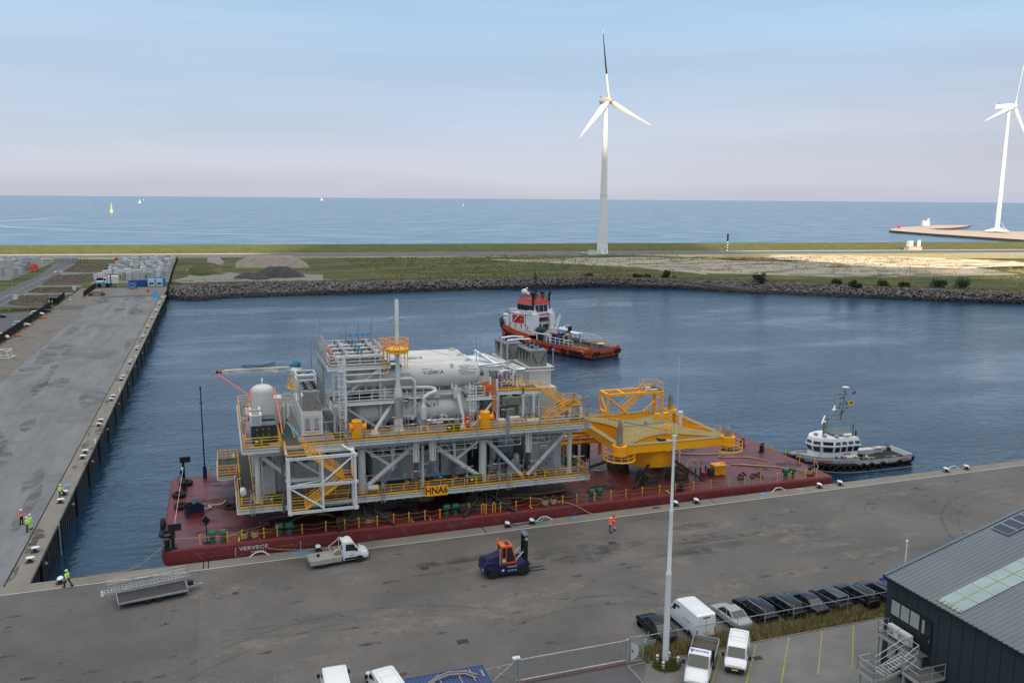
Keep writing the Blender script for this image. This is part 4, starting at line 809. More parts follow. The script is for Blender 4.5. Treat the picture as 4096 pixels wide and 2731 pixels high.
ropepile(BP(28.3,7.5,DZ),.9,7,'coil of hemp rope under the stair tower'); ropepile(BP(42.5,7.6,DZ),.8,9,'hemp rope coil under the middle of the platform'); ropepile(BP(34.5,2.4,DZ),.75,9,'coil of grey-brown rope in front of the left support'); ropepile(BP(81.5,16.6,DZ),1,8,'hemp rope coil right of the yellow frame'); ropepile(BP(51,6,DZ),.35,5,'small white-grey rope knot beside the middle support')
def ropeline(pts,r,label,mat=rope,n=5,name='mooring_rope',cnt=1):
    m=MB()
    for c in range(cnt):
        off=[(random.uniform(-.16,.16),random.uniform(-.16,.16)) for _ in pts] if cnt>1 else [(0,0)]*len(pts)
        P=[Vector((p[0]+o_[0],p[1]+o_[1],p[2])) for p,o_ in zip(pts,off)]; out=[]
        for i in range(len(P)-1):     # smooth the corners
            p0=P[max(i-1,0)];p1=P[i];p2=P[i+1];p3=P[min(i+2,len(P)-1)]
            for k in range(5):
                t=k/5; out.append(.5*((2*p1)+(p2-p0)*t+(2*p0-5*p1+4*p2-p3)*t*t+(3*p1-p0-3*p2+p3)*t**3))
        out.append(P[-1]); m.tube(out,r,n)
    return tag(m.build(name,mat),label,'rope')
D=lambda x,y,dz=.1:BP(x,y,DZ+dz)
ropeline([D(18.3,1.6),D(19.2,2.2),D(21,3.6),D(23.2,4.6),D(23.6,5.2),D(22.8,5.3),D(22.6,5.8),D(24.2,6.6),D(26.6,7),D(28.2,7.6),D(29.8,7),D(29,6.2),D(30.3,5.8),D(30.6,5.1),D(31,4.8)],.06,'loose hemp rope winding over the deck below the stair tower')
ropeline([D(21.5,1.6,.4),D(23.8,2.6),D(26,5),D(27.8,6.2),D(29.5,6.4),D(31,5.5)],.06,'second hemp rope running beside the winding one')
ropeline([D(48.8,5.6,.15),D(51,5.1,.15),D(54,4.6,.15),D(56.5,2.6,.25),D(57,1.8,.4)],.11,'thick bundle of hemp rope across the deck, left one',cnt=4); ropeline([D(53.5,6.6,.15),D(54,5.7,.15),D(57,5.2,.15),D(59,5.4,.15),D(60.5,5.6,.15)],.11,'thick bundle of hemp rope across the deck, right one',cnt=4)
ropeline([D(57,1.4,.6),D(59.5,.5,.1),(62,-.5,.1),(66,-.9,.08)],.05,'hemp mooring rope from the wrapped bollard to the quay'); ropeline([D(82,16.5,.2),D(85,15,.1),D(88,14.2,.1),D(90,13.5,.1),D(88,12.6,.1),D(92,11.2,.1),D(94,9,.1)],.08,'long hemp rope over the right part of the barge deck',cnt=2)
ropeline([D(88,9,.1),D(90,8,.1),D(93.5,5.8,.1),D(96,3,.3)],.08,'hemp rope toward the near right corner of the barge',cnt=2); ropeline([D(15.8,11.3,.3),D(17.3,12,.15),D(17,12.8,.15),D(18.5,13,.15),D(19,14,.15)],.09,'pale rope loop on the winch',M('pale_rope',(.5,.45,.36),.9))
ropeline([D(13.5,1.2,1.2),(10,-.1,.5),(6,-.6,.3),(3.2,-.9,.35)],.035,'slack mooring rope from the barge corner to the front bollard'); ropeline([D(13.6,1,1.9),D(13.7,12,1.6),D(13.9,23.6,2.0)],.02,'taut white line along the left end of the barge',refl)
ropeline([D(21.3,1.3,.5),(23,.2,.7),(26,-.3,.25),(28.3,-.9,.35),(31,-.9,.12),(32.2,-1,.1)],.035,'mooring rope from the wrapped bollard to the quay bollard behind the flatbed')
ropeline([D(12.6,1.2,1),D(15,1.0,.9),D(19.5,1.0,.7),D(21,1.3,.5)],.035,'rope along the barge edge at the lettering')
# tug lines
ropeline([D(96.6,2.2,.7),(104,10,-1.4),(106.5,14.2,-1)],.045,'mooring line from the barge corner to the bow of the white tug'); ropeline([D(96.5,2,.6),(108,7,-1.6),(120,4,-.6),(134,-.7,.3)],.04,'long line from the barge corner past the white tug to the quay')
ropeline([D(94.9,16.6,.9),(101,17.2,.6),(105.3,17,-.6)],.04,'yellowish line from the barge to the bow of the white tug'); ropeline([D(96.4,13.7,.9),(102,14.5,-.2),(106.5,14.8,-.8),(112,14.1,-1.8),(118,13.6,-2.1)],.04,'yellow tow line along the side of the white tug',M('yellow_line',(.55,.5,.15),.8))
# deck machinery right
t=thing('pump_unit','orange pump box with hoses on the right part of the barge deck','pump',BP(83.6,5.8,DZ)); m=MB(); m.obox((0,0,.75),(1.7,1.3,1.3)); m.obox((0,0,1.43),(1.9,1.5,.08)); m.beam((.4,0,1.5),(1.2,.2,1.6),.15); m.build('box',oran,t)
m=MB(); [m.cyl((-1.8-k*.8,.3,0),(-1.8-k*.8,.3,1.3-.1*k),.12,None,8) for k in range(3)]; m.obox((-1.2,0,.5),(.6,.8,.9)); m.build('pipes',dgrey,t); m=MB(); m.obox((-2.3,-.2,.3),(.6,.5,.6)); m.build('red_valve',red,t)
m=MB(); m.tube([(-4.6,.6,.3),(-4.7,.6,1.4),(-4.4,.6,2.0),(-3.9,.6,2.25),(-3.3,.6,2.1),(-3.0,.6,1.5)][::-1],.24,10); m.build('white_hose',M('cream_hose',(.62,.52,.36),.8),t,smooth=60)
for k,(x,y) in enumerate(((86.5,4.2),(87.5,3.4),(88.6,3.6),(85.6,3.2))): m=MB(); m.obox((0,0,.15),(.9,.6,.3),k); m.obox((.2,.1,.35),(.3,.3,.3)); o=m.build('deck_fitting',rust); o.location=BP(x,y,DZ); tag(o,('rusty deck fitting near the right guard posts','rusty fitting behind the near black bollard','rusty fitting right of its neighbours near the posts','rusty fitting closest to the yellow angle mark')[k],'fitting')
# grillages that carry the platform and the yellow frame
def support(x,y,w,d,h,label,ztop):
    t=thing('grillage_support',label,'support',BP(x,y,DZ),world=True); z0=DZ
    m=MB(); m.box(x-w/2,x+w/2,y-d/2,y+d/2,z0+h*.25,ztop-.02); m.box(x-w/2-.3,x+w/2+.3,y-d/2-.3,y+d/2+.3,z0+.02,z0+h*.45); m.box(x-w/2-.2,x+w/2+.2,y-d/2-.2,y+d/2+.2,ztop-.35,ztop-.03)
    for k in (-1,0,1):
        m.pan([(x+k*w*.4-.05,z0),(x+k*w*.4+.05,z0),(x+k*w*.4+.05,ztop-.3),(x+k*w*.4-.05,ztop-.3)],y-d/2-.9,y-d/2)
    for k in (-1,1): m.add([(x+k*w*.5,y-d/2+.2,z0),(x+k*(w*.5+1.2),y-d/2+.2,z0),(x+k*w*.5,y-d/2+.2,ztop-.5),(x+k*w*.5,y-d/2+.3,z0),(x+k*(w*.5+1.2),y-d/2+.3,z0),(x+k*w*.5,y-d/2+.3,ztop-.5)],[(0,1,2),(3,5,4),(1,4,5,2),(0,2,5,3)])
    m.box(x-w/2-1.6,x+w/2+1.6,y-d/2-.75,y-d/2-.25,z0+.02,z0+1.0)
    m.build('grillage',rust,t,True)
    for k in (-1,1): m=MB(); m.cyl((x+k*.3,y-d/2+.1,ztop-.5),(x+k*(w*.5+1.6),y-d/2-2.2,z0+.05),.2,None,8); m.build('strut',black,t,True)
    return t
support(34,4.2,3.2,3,3,'rusty support frame under the left column of the platform',4.1); support(48.7,4.2,3.2,3,3,'rusty support frame under the middle column of the platform',4.1)
support(34,19,3.2,3,3,'rusty support frame under the far left of the platform',4.1); support(48.7,19,3.2,3,3,'rusty support frame under the far middle of the platform',4.1)
# ================= STEEL PLATFORM =================
LZ,UZ=4.95,11.6
pt=thing('offshore_platform','large pale grey two-deck offshore platform module standing on the red barge, signed HNA6','platform',(41,12,1.4),world=True)
B=lambda m,name,mat,par=None,sm=False,label=None: m.build(name,mat,par or pt,True,smooth=sm,label=label)
# lower deck
m=MB(); m.box(20.3,62.2,1.7,23.5,LZ-.12,LZ); d1=B(m,'lower_deck',M('deck_mid_grey',(.13,.135,.14),.6,var=.2,scale=.5))
m=MB(); m.ibeam((20.2,1.65,LZ-.37),(62.2,1.65,LZ-.37),.28,.5); m.ibeam((20.2,23.5,LZ-.42),(62.2,23.5,LZ-.42),.3,.62); m.ibeam((20.25,1.85,LZ-.42),(20.25,23.3,LZ-.42),.3,.62); m.ibeam((62.2,1.85,LZ-.42),(62.2,23.3,LZ-.42),.3,.62)
for y in (3.1,13,22): m.beam((22,y,LZ-.62),(61,y,LZ-.62),.5,.96)
for x in (22.5,28,34,41.3,48.6,54,60): m.beam((x,3.4,LZ-.56),(x,21.7,LZ-.56),.35,.84)
for k in range(40): m.box(20.6+k*1.05,20.66+k*1.05,1.42,1.49,LZ-.72,LZ-.13)
B(m,'lower_beam',offw)
m=MB(); m.box(20.4,62.1,1.85,3.0,LZ+.004,LZ+.02); m.box(20.4,22.2,3,23.3,LZ+.004,LZ+.02); m.box(60.6,62.1,3,23.3,LZ+.004,LZ+.02); B(m,'walkway_grating',dgrey)
m=MB(); m.box(33.5,47.8,4.2,6.2,LZ+.004,LZ+.014); m.box(55.8,57.2,3.2,12,LZ+.005,LZ+.014); m.box(21,24.2,1.9,3.0,LZ+.022,LZ+.03); B(m,'green_walkway',dgreen)
m=MB()
for x in (20.65,22.05): m.box(x,x+.09,3,23,LZ+.022,LZ+.028)
for x in (55.75,57.2): m.box(x,x+.08,3.2,12,LZ+.016,LZ+.02)
m.box(33.5,47.8,4.12,4.2,LZ+.004,LZ+.012); B(m,'yellow_line',yel)
# upper deck
m=MB(); m.box(25.2,62.2,1.6,23.5,UZ-.12,UZ); m.box(21.0,24.95,1.9,23.5,UZ-.12,UZ); B(m,'upper_deck',M('deck_light_grey',(.20,.21,.22),.5,var=.2,scale=.5))
m=MB(); m.ibeam((25.3,1.6,UZ-.34),(62.2,1.6,UZ-.34),.3,.44); m.ibeam((21,1.9,UZ-.38),(24.9,1.9,UZ-.38),.28,.5); m.ibeam((21,2.1,UZ-.38),(21,23.5,UZ-.38),.28,.5); m.ibeam((62.2,1.8,UZ-.34),(62.2,23.5,UZ-.34),.3,.44); m.ibeam((21,23.5,UZ-.4),(62.2,23.5,UZ-.4),.3,.55)
for y in (3.1,13,22): m.beam((22,y,UZ-.75),(61,y,UZ-.75),.5,1.15)
for x in (22.5,28,34,41.3,48.6,54,60): m.beam((x,3.4,UZ-.6),(x,21.7,UZ-.6),.35,.9)
for k in range(36): m.box(25.6+k*1.03,25.66+k*1.03,1.37,1.44,UZ-.56,UZ-.13)
B(m,'upper_beam',offw)
m=MB(); m.box(25.3,62.1,1.75,2.9,UZ+.004,UZ+.02); m.box(60.2,62.0,3,23.3,UZ+.004,UZ+.02); m.box(25.3,27.0,1.75,5,UZ+.022,UZ+.03); B(m,'walkway_grating',dgrey)
m=MB(); m.box(25.3,26.7,5,22,UZ+.004,UZ+.016); m.box(31,32.3,3,22,UZ+.004,UZ+.016); m.box(22,24,14,22,UZ+.004,UZ+.014); B(m,'green_walkway',dgreen)
m=MB()
for x in (25.22,26.7,30.92,32.3): m.box(x,x+.08,3,22,UZ+.005,UZ+.012)
for y in (2.92,3.05): m.box(33,60,y,y+.05,UZ+.005,UZ+.012)
B(m,'yellow_line',yel)
# columns
for x,r in ((22.5,.3),(34,.46),(48.6,.46),(60,.28)):
    for y in (3.1,13,22): m=MB(); m.cyl((x,y,LZ+.0),(x,y,UZ-1.33),r,None,20,False); m.lathe([(r+.08,LZ),(r+.02,LZ+.12)],(x,y,0),n=20); B(m,'column',offw,sm=True)
for x,z0 in ((41.2,LZ),(37.6,7.4),(45.1,7.6)): m=MB(); m.cyl((x,3.1,z0),(x,3.1,UZ-1.33),.17,None,12,False); B(m,'post',offw,sm=True)
br=[((34.3,LZ+.5),(40.4,UZ-1.3),.3),((42.0,UZ-1.3),(48.2,LZ+.6),.3),((34.3,UZ-1.4),(37.3,7.9),.2),((48.3,UZ-1.4),(45.2,7.9),.2),((49.0,UZ-1.4),(53.6,LZ+.2),.26),((54.4,LZ+.2),(59.6,UZ-1.2),.26),((23,UZ-1.4),(27.5,LZ+1.2),.26)]
for a,b,r in br: m=MB(); m.cyl((a[0],3.1,a[1]),(b[0],3.1,b[1]),r,None,16,False); B(m,'brace',offw,sm=True)
for a,b,r in ((( 48.6,LZ+.3),(53.5,UZ-1.4),.25),((60,LZ+.3),(55,UZ-1.4),.25),((34,LZ),(40,UZ-1.4),.25)): m=MB(); m.cyl((a[0],13,a[1]),(b[0],13,b[1]),r,None,12,False); B(m,'brace',offw,sm=True)
m=MB(); m.cyl((60,4,UZ-1.5),(60,12,LZ+.5),.25,None,12,False); B(m,'brace',offw,sm=True)
# cable trays hung under the upper deck
m=MB()
for x0_,x1_ in ((35,40.4),(41.8,47.6),(49.4,53.2),(53.8,57)):
    for z in (UZ-1.55,UZ-2.2):
        m.beam((x0_,2.3,z),(x1_,2.3,z),.07); m.beam((x0_,2.3,z),(x0_,4,z),.07); m.beam((x1_,2.3,z),(x1_,4,z),.07)
    k=int((x1_-x0_)/1.3)
    for i in range(k+1): x=x0_+(x1_-x0_)*i/k; m.beam((x,2.3,UZ-.6),(x,2.3,UZ-2.25),.06); (m.beam((x,2.3,UZ-.7),(x+1.2,2.3,UZ-2.2),.05) if i%2 and i<k else None)
B(m,'tray_hanger',offw)
m=MB(); [m.beam((34.5+q*.02,2.6+q*.5,UZ-1.35-q*.05),(57,2.6+q*.5,UZ-1.35-q*.05),.3,.06) for q in range(3)]; [m.cyl((25.5,4+k*.5,UZ-1.6),(33,4+k*.5,UZ-1.6),.07,None,6) for k in range(5)]; B(m,'cable_tray',grey)
m=MB()
for x in (39.9,41.9,53.9): m.beam((x,2.2,UZ-.6),(x,2.2,UZ-3.2),.14); m.beam((x+.6,2.2,UZ-.6),(x+.6,2.2,UZ-3.2),.14); m.beam((x-.1,2.2,UZ-3.2),(x+.7,2.2,UZ-3.2),.14); m.obox((x+.3,2.3,UZ-1.9),(.35,.2,2.6))
B(m,'cable_ladder',offw)
m=MB(); m.box(24.95,25.2,1.5,1.8,LZ-.9,UZ-.8); [m.box(24.75,25.35,1.4,1.49,z,z+.1) for z in (5.2,6.8,8.2,9.7,11)]; B(m,'riser_tray',M('brown_tray',(.13,.11,.10),.6))
# guard rails
def railing(runs,name='railing',mat=yel,par=None,**k):
    m=MB(); [m.rail(r,**k) for r in runs]; return B(m,name,mat,par)
yl=1.72
def frontrail(z,x0_,x1_,y,seg=2.9):
    k=max(1,round((x1_-x0_)/seg)); 
    for i in range(k):
        a=x0_+(x1_-x0_)*i/k+.06; b=x0_+(x1_-x0_)*(i+1)/k-.06; m=MB(); m.rail([(a,y,z),(b,y,z)],step=1.45); B(m,'railing',yel)
frontrail(LZ,20.4,25.0,yl); frontrail(LZ,32.7,62.1,yl); frontrail(UZ,21.1,24.9,1.95,2.2); frontrail(UZ,27.1,62.1,1.68)
railing([[(62.1,1.8,UZ),(62.1,23.3,UZ)]]); railing([[(62.1,1.8,LZ),(62.1,23.3,LZ)]]); railing([[(21.1,2.1,UZ),(21.1,23.4,UZ)],[(21.1,23.4,UZ),(26,23.4,UZ)]]); railing([[(20.4,1.8,LZ),(20.4,14,LZ)]]); railing([[(27,23.4,UZ),(62,23.4,UZ)]]); railing([[(27,23.3,LZ),(62,23.3,LZ)]])
railing([[(25.0,1.95,UZ),(25.0,6.4,UZ)]]); railing([[(32.6,3.3,LZ),(26,3.3,LZ)]])
# floodlight / instrument poles along the deck edges
def lpole(x,y,z,h=2.5,arm=True):
    m=MB(); m.cyl((x,y,z-.5),(x,y,z+h),.045,None,6); 
    if arm: m.beam((x-.75,y,z+h),(x+.75,y,z+h),.1,.07); m.cyl((x-.8,y,z+h),(x-.45,y,z+h),.07,None,6)
    m.obox((x,y+.06,z+h*.55),(.5,.06,.16)); m.obox((x,y+.06,z+.7),(.18,.12,.45)); return B(m,'light_pole',galv)
for x in (29.9,33.9,38.1,42.8,47.6,51.2,55.4): lpole(x,1.45,UZ)
for x in (22.8,34.3,40.6,46.2,50.2,54.9,60.6): lpole(x,1.5,LZ)
def ipole(x,y,z,h=2.1,top=True):
    m=MB(); [m.cyl((x+dx,y,z-.9),(x+dx,y,z+h),.05,None,6) for dx in (0,.32)]; [m.beam((x,y,z+q),(x+.32,y,z+q),.06) for q in (.2,.9,1.6,h)]; m.obox((x+.16,y+.1,z+1.2),(.42,.2,.6)); 
    B(m,'instrument_post',grey)
    if top: m=MB(); m.ball((x,y,z+h+.12),.12,6,4); m.ball((x+.32,y,z+h+.12),.12,6,4); B(m,'red_lamp',red)
for x in (21.6,36.0,51.3,61.6): ipole(x,1.45,LZ,1.9)
for x in (31.9,51.1,61.4): ipole(x,1.4,UZ,2.2,x!=51.1)
for (x,z) in ((61.5,UZ),(21.0,UZ),(20.2,LZ)): m=MB(); m.tube([(x,2.2,z-.4),(x,2.2,z+2.9),(x+.1,2.2,z+3.2),(x+.5,2.2,z+3.3)],.05,6); B(m,'hook_post',galv)
# red lashing straps
def straps(lst,mat=strap,w=.055,name='lashing_strap'):
    for a,b in lst:
        m=MB(); m.beam(a,b,w,.02 if w<.1 else .04); B(m,name,mat)
S=[]
for x in (29.9,38.1,42.8,47.6,51.2,55.4,33.9): S+=[((x,1.5,UZ+2.5),(x-1.6,1.75,UZ+1.05)),((x,1.5,UZ+2.5),(x+1.5,1.75,UZ+1.05))]
for x in (22.8,34.3,40.6,46.2,50.2,54.9,60.6): S+=[((x,1.5,LZ+2.5),(x-1.5,1.75,LZ+1.05)),((x,1.5,LZ+2.5),(x+1.5,1.75,LZ+1.05))]
straps(S)
straps([((22.3,7.5,17),(21.2,2.5,UZ+.3)),((24.9,7.5,17),(25.3,2.6,UZ+1.2)),((18.7,14.3,17.6),(22.4,9.5,UZ+4)),((38.9,7.5,21.8),(46.6,8.8,19.4))],w=.13); straps([((18.0,14.4,8.2),(19.3,14.1,LZ+1)),((18.0,20.6,8.2),(18.9,20.6,LZ+1.1))],w=.09)
straps([((38.9,7.3,21.0),(39.6,6.6,19.6)),((39.6,6.6,19.6),(41.3,6.5,19.25)),((41.3,6.5,19.25),(44.6,6.6,19.3))],w=.09); straps([((38.4,7.6,21.6),(36.3,9.6,19.2))],M('dark_blue_strap',(.02,.03,.15),.7),.14); straps([((25.9,4.5,UZ+2),(27,2.2,UZ+1))],lblue,.16,'blue_sling')
# name board
m=MB(); m.box(41.05,43.75,1.28,1.34,LZ-.62,LZ+.62); nb=B(m,'name_board',oran); text('HNA6',1.18,black,nb,facing((42.4,1.272,zt(42.4,LZ+.0))),'lettering',.004,sx=.86,bold=.02)
# stair tower at the front
TY0,TY1=-1.0,1.45; tb,tm,tt=5.0,7.95,11.05
for x in (25.55,29.1,32.65):
    for y in (TY0,TY1-.2): m=MB(); m.cyl((x,y,tb-.2 if y<0 else LZ-.6),(x,y,tt),.15 if x!=29.1 else .12,None,12,False); B(m,'tower_column',white,sm=True)
for z in (tb,tm,tt):
    m=MB()
    for y in (TY0,TY1-.2): m.ibeam((25.3,y,z-.18),(32.95,y,z-.18),.24,.28)
    for x in (25.55,29.1,32.65):
        if not(x==29.1): m.ibeam((x,TY0+.17,z-.2),(x,TY1-.37,z-.2),.24,.27)
    [m.obox((x,TY0,z-.2),(.36,.36,.36)) for x in (25.55,32.65)]
    B(m,'tower_beam',white)
for a,b in (((29.1,tm),(32.5,tt-.3)),((25.7,tt-.4),(29,tm+.3)),((25.7,tm-.4),(29,tb+.2))): 
    y=TY0 if a[0]!=25.7 or a[1]<9 else TY1-.2
    m=MB(); m.cyl((a[0],y,a[1]),(b[0],y,b[1]),.10,None,10,False); B(m,'tower_brace',white,sm=True)
m=MB(); m.cyl((25.7,TY0,tm-.1),(29,.2,tm-.1),.08,None,6); m.cyl((32.5,TY0+.2,tt+.1),(31.6,1.5,UZ-.3),.14,None,8); m.beam((25.4,-.9,tt+.2),(25.4,1.5,UZ-.1),.2,.25); B(m,'tower_tie',white)
def flight(a,b,w,n,par=None,lab=None):
    t=None; dx=b[0]-a[0]; up=Vector((0,0,1))
    m=MB(); [m.beam((a[0],a[1]+s*w/2,a[2]),(b[0],b[1]+s*w/2,b[2]),.07,.26) for s in (-1,1)]; st_=B(m,'stair',yel); 
    m=MB(); m.stair(a,b,w-.08,n); B(m,'tread',grey,st_)
    m=MB()
    for s in (-1,1):
        A=Vector((a[0],a[1]+s*w/2,a[2])); Bb=Vector((b[0],b[1]+s*w/2,b[2]))
        for h in (.35,.72,1.08): m.cyl(A+up*h,Bb+up*h,.035,None,5)
        for i in range(5): p=A.lerp(Bb,i/4); m.cyl(p,p+up*1.08,.035,None,5)
    B(m,'stair_rail',yel,st_)
    return st_
flight((27.4,.3,tt+.15),(31.4,.3,tm+.15),1.1,17); flight((31.3,-.35,tm),(27.2,-.35,tb+.1),1.1,15)
for q_ in ((25.4,27.4,-.95,1.55,tt+.1,tt+.16),(31.3,32.6,-.95,1.4,tm+.0,tm+.06),(25.5,27.3,-.9,1.4,tb+.02,tb+.08)): B(MB().box(*q_),'landing',dgrey)
railing([[(25.35,1.6,tt+.16),(25.35,-.95,tt+.16),(27.4,-.95,tt+.16)],[(27.4,.9,tt+.2),(27.4,1.6,tt+.2)]]); railing([[(31.4,-.95,tm+.06),(32.5,-.95,tm+.06),(32.5,1.3,tm+.06)]]); railing([[(27.3,-.95,tb+.08),(25.75,-.95,tb+.08),(25.75,1.3,tb+.08)]])
railing([[(28,1.6,LZ),(32.2,1.6,LZ)]])
m=MB(); m.box(26.9,27.3,1.62,1.66,UZ-.5,UZ-.3); B(m,'sign_plate',white)
# left balcony
m=MB(); m.box(18.2,20.9,14.2,21,LZ-.12,LZ); B(m,'balcony_deck',dgreen); m=MB(); m.ibeam((18.2,14.2,LZ-.4),(20.9,14.2,LZ-.4),.25,.5); m.ibeam((18.2,14.4,LZ-.4),(18.2,21,LZ-.4),.25,.5); m.ibeam((18.2,21,LZ-.4),(20.9,21,LZ-.4),.25,.5); m.ibeam((18.3,16,LZ-.75),(21,16,LZ-.75),.2,.3); B(m,'balcony_beam',offw)
for a,b in ((18.3,19.5),(19.6,20.8)):
    for y in (14.25,20.95): m=MB(); m.rail([(a,y,LZ),(b,y,LZ)],1.15,1.2,.055,.16); B(m,'balcony_rail',yel)
m=MB(); m.rail([(18.25,14.4,LZ),(18.25,20.8,LZ)],1.15,2,.04,.16); B(m,'balcony_rail',yel)
m=MB(); m.box(20.15,20.2,8.0,13.2,LZ-.1,LZ+1.5); B(m,'red_screen',red); m=MB(); m.lathe([(.1,-.65),(.33,-.6),(.36,-.3),(.36,.3),(.33,.6),(.1,.65)],(20.9,4.6,LZ+.95),'Y',14); m.lathe([(.1,-.65),(.33,-.6),(.36,0),(.33,.6),(.1,.65)],(35.2,2.6,LZ+.6),'X',14); B(m,'life_raft',white,sm=50)
for x,z,y in ((22.3,UZ,2.3),(44.0,UZ,2.1),(46.8,LZ,2.2),(23.6,LZ,2.1),(60.9,LZ,6)): m=MB(); m.box(x,x+1.5,y,y+.5,z+.1,z+1.0); m.box(x-.03,x+1.53,y-.03,y+.53,z+.95,z+1.03); g_=B(m,'green_locker',M('locker_green',(.01,.09,.03),.45)); m=MB(); m.box(x+.05,x+.35,y-.04,y-.031,z+.5,z+.75); B(m,'marking',white,g_)
m=MB(); m.box(46.3,46.9,2.6,3.0,UZ+.3,UZ+1.7); rc=B(m,'red_cabinet',red); m=MB(); m.box(46.4,46.8,2.588,2.598,UZ+1.5,UZ+1.6); m.box(46.4,46.8,2.588,2.598,UZ+1.0,UZ+1.2); B(m,'marking',white,rc)
# process deck (upper left) with valves
PZ=19.5
m=MB(); m.box(30.9,38.0,5.7,16.5,PZ-.1,PZ); B(m,'process_deck',dgrey); m=MB(); [m.ibeam((30.8,y,PZ-.35),(38.05,y,PZ-.35),.25,.45) for y in (5.65,10,16.5)]; [m.ibeam((x,5.85,PZ-.35),(x,16.3,PZ-.35),.22,.44) for x in (30.85,34.5,38.0)]; B(m,'process_beam',white)
m=MB(); m.rail([(31.0,5.75,PZ),(38.0,5.75,PZ),(38,7,PZ)],1.2,1.6,.045,.14); B(m,'railing',white); m=MB(); m.rail([(31.0,5.75,PZ),(31.0,16.4,PZ),(38,16.4,PZ)],1.2,2,.045,.14); B(m,'railing',white); m=MB(); m.rail([(38,16.4,PZ),(38,10,PZ),(39.4,10,PZ-.4),(39.4,6,PZ-.4)],1.2,2,.045,.14); B(m,'railing',white)
m=MB(); m.box(38.0,39.5,5.8,10,PZ-.5,PZ-.42); B(m,'side_platform',dgrey)
for x,y in ((36.8,5.7),(31.4,5.8),(31.4,16),(36.8,16)): m=MB(); m.beam((x,y,UZ),(x,y,PZ-.58),.28); B(m,'post',offw)
for a,b in (((36.6,5.7,PZ-.7),(31.7,5.7,15.4)),((31.7,5.7,15.2),(36.4,5.7,UZ+.3))): m=MB(); m.beam(a,b,.28); B(m,'brace',offw)
MZ=15.4
m=MB(); m.box(31.2,38.6,4.9,8.2,MZ-.1,MZ); B(m,'middle_platform',dgrey); m=MB(); m.ibeam((31.2,4.85,MZ-.3),(38.6,4.85,MZ-.3),.2,.38); m.ibeam((31.2,8,MZ-.3),(38,8,MZ-.3),.2,.38); B(m,'platform_beam',white); m=MB(); m.rail([(31.3,4.9,MZ),(38.6,4.9,MZ)],1.2,1.6,.045,.12); B(m,'railing',white)
m=MB(); m.rail([(29.4,6,14.6),(29.4,15,14.6)],1.2,1.8,.045,.12); m.rail([(30.8,6,14.6),(30.8,15,14.6)],1.2,1.8,.045,.12); m.box(29.4,30.8,5,15,14.5,14.58); B(m,'side_walkway',galv)
valve=M('valve_blue',(.03,.18,.40),.4)
def manifold(x0_,x1_,y,z,r,n,name='pipe_manifold'):
    m=MB(); m.tube([(x0_,y,z-.5),(x0_,y,z),(x0_+.001,y,z),(x1_,y,z),(x1_,y,z-.5)],r,10); [m.lathe([(r*1.7,-.05),(r*1.7,.05)],(x0_+(x1_-x0_)*(i+.5)/(n*2),y,z),'X',10) for i in range(n*2)]; p=B(m,name,tankw,sm=60)
    for i in range(n):
        x=x0_+(x1_-x0_)*(i+.7)/n
        m=MB(); m.lathe([(.1,0),(.18,.22),(.07,.3),(.07,.44),(.2,.5),(.2,.56)],(x,y,z+r*.7),n=8); B(m,'valve',valve if i%2 else white,p)
        m=MB(); m.torus((x-.5,y-.1,z+.45),.17,.025,'Y',10,4); m.cyl((x-.5,y,z),(x-.5,y-.1,z+.55),.04,None,5); B(m,'hand_wheel',black,p)
for y,z in ((14.2,PZ+.9),(11.8,PZ+.9),(9.4,PZ+.8),(7.4,PZ+.7)): manifold(32,37.2,y,z,.17,3)
manifold(32.4,37.8,6.4,MZ+.7,.14,3); manifold(42.2,46.8,4.2,UZ+1.0,.08,2); manifold(50.5,53.4,5.6,LZ+1.2,.1,2)
m=MB(); m.tube([(31.5,5.5,PZ-1.1),(37.5,5.5,PZ-1.1),(37.8,5.5,PZ-.9)],.12,8); m.tube([(32.6,5.3,PZ-1.7),(33,5.3,PZ-1.9),(40.5,5.6,PZ-1.9),(40.9,5.6,PZ-2.4),(40.9,5.6,13),(40.5,5.6,12.6)],.2,10); B(m,'process_pipe',tankw,sm=60)
m=MB(); m.tube([(39,6,16.5),(42.8,6,16.3),(43.3,5.6,16.2),(43.3,4.9,16.0),(42.4,4.4,15.9),(41.7,4.2,15.5),(41.6,4.2,14.3)],.23,12); m.tube([(37.5,6.0,16.6),(37.1,6,16.3),(37.4,6,15.9),(38.2,6.6,15.9)],.23,12); m.tube([(38.8,6.0,12.8),(40.9,5.9,12.9),(41.3,5.9,12.6),(41.3,5.9,11.9)],.2,10); B(m,'process_pipe',tankw,sm=60)
for x in (40,42,44): m=MB(); m.beam((x,6,15.3),(x,6,16.2),.14); B(m,'pipe_support',offw)
m=MB(); m.cyl((37.2,6.2,15.4),(46,6.2,15.35),.26,None,14); B(m,'support_tube',offw,sm=60); m=MB(); m.obox((46.2,6.2,15.4),(.9,.9,1.2)); m.obox((37.2,6.2,15.4),(.8,.8,1.0)); m.beam((45.7,6.4,15.9),(45.7,6.4,19),.3); m.beam((37.2,6.2,16),(37.2,6.2,17.9),.3); B(m,'tank_bracket',offw)
for a,b,r in (((46.2,6.3,15.2),(46.3,6.3,UZ),.3),((46.3,5.9,15.2),(46.6,4.1,UZ+.4),.26),((38.6,5.9,15.2),(35.8,4.1,UZ+.4),.24),((41.3,6.2,15.2),(38.9,6.2,13),.2),((41.6,6.2,15.2),(45,6.2,12.4),.2)): m=MB(); m.cyl(a,b,r,None,14,False); B(m,'tank_leg',offw,sm=60)
m=MB(); m.lathe([(.55,0),(.5,.1),(.3,.55)],(46.6,4.0,UZ),n=4); m.lathe([(.5,0),(.45,.1),(.3,.5)],(35.7,4.0,UZ),n=4); B(m,'leg_foot',white)
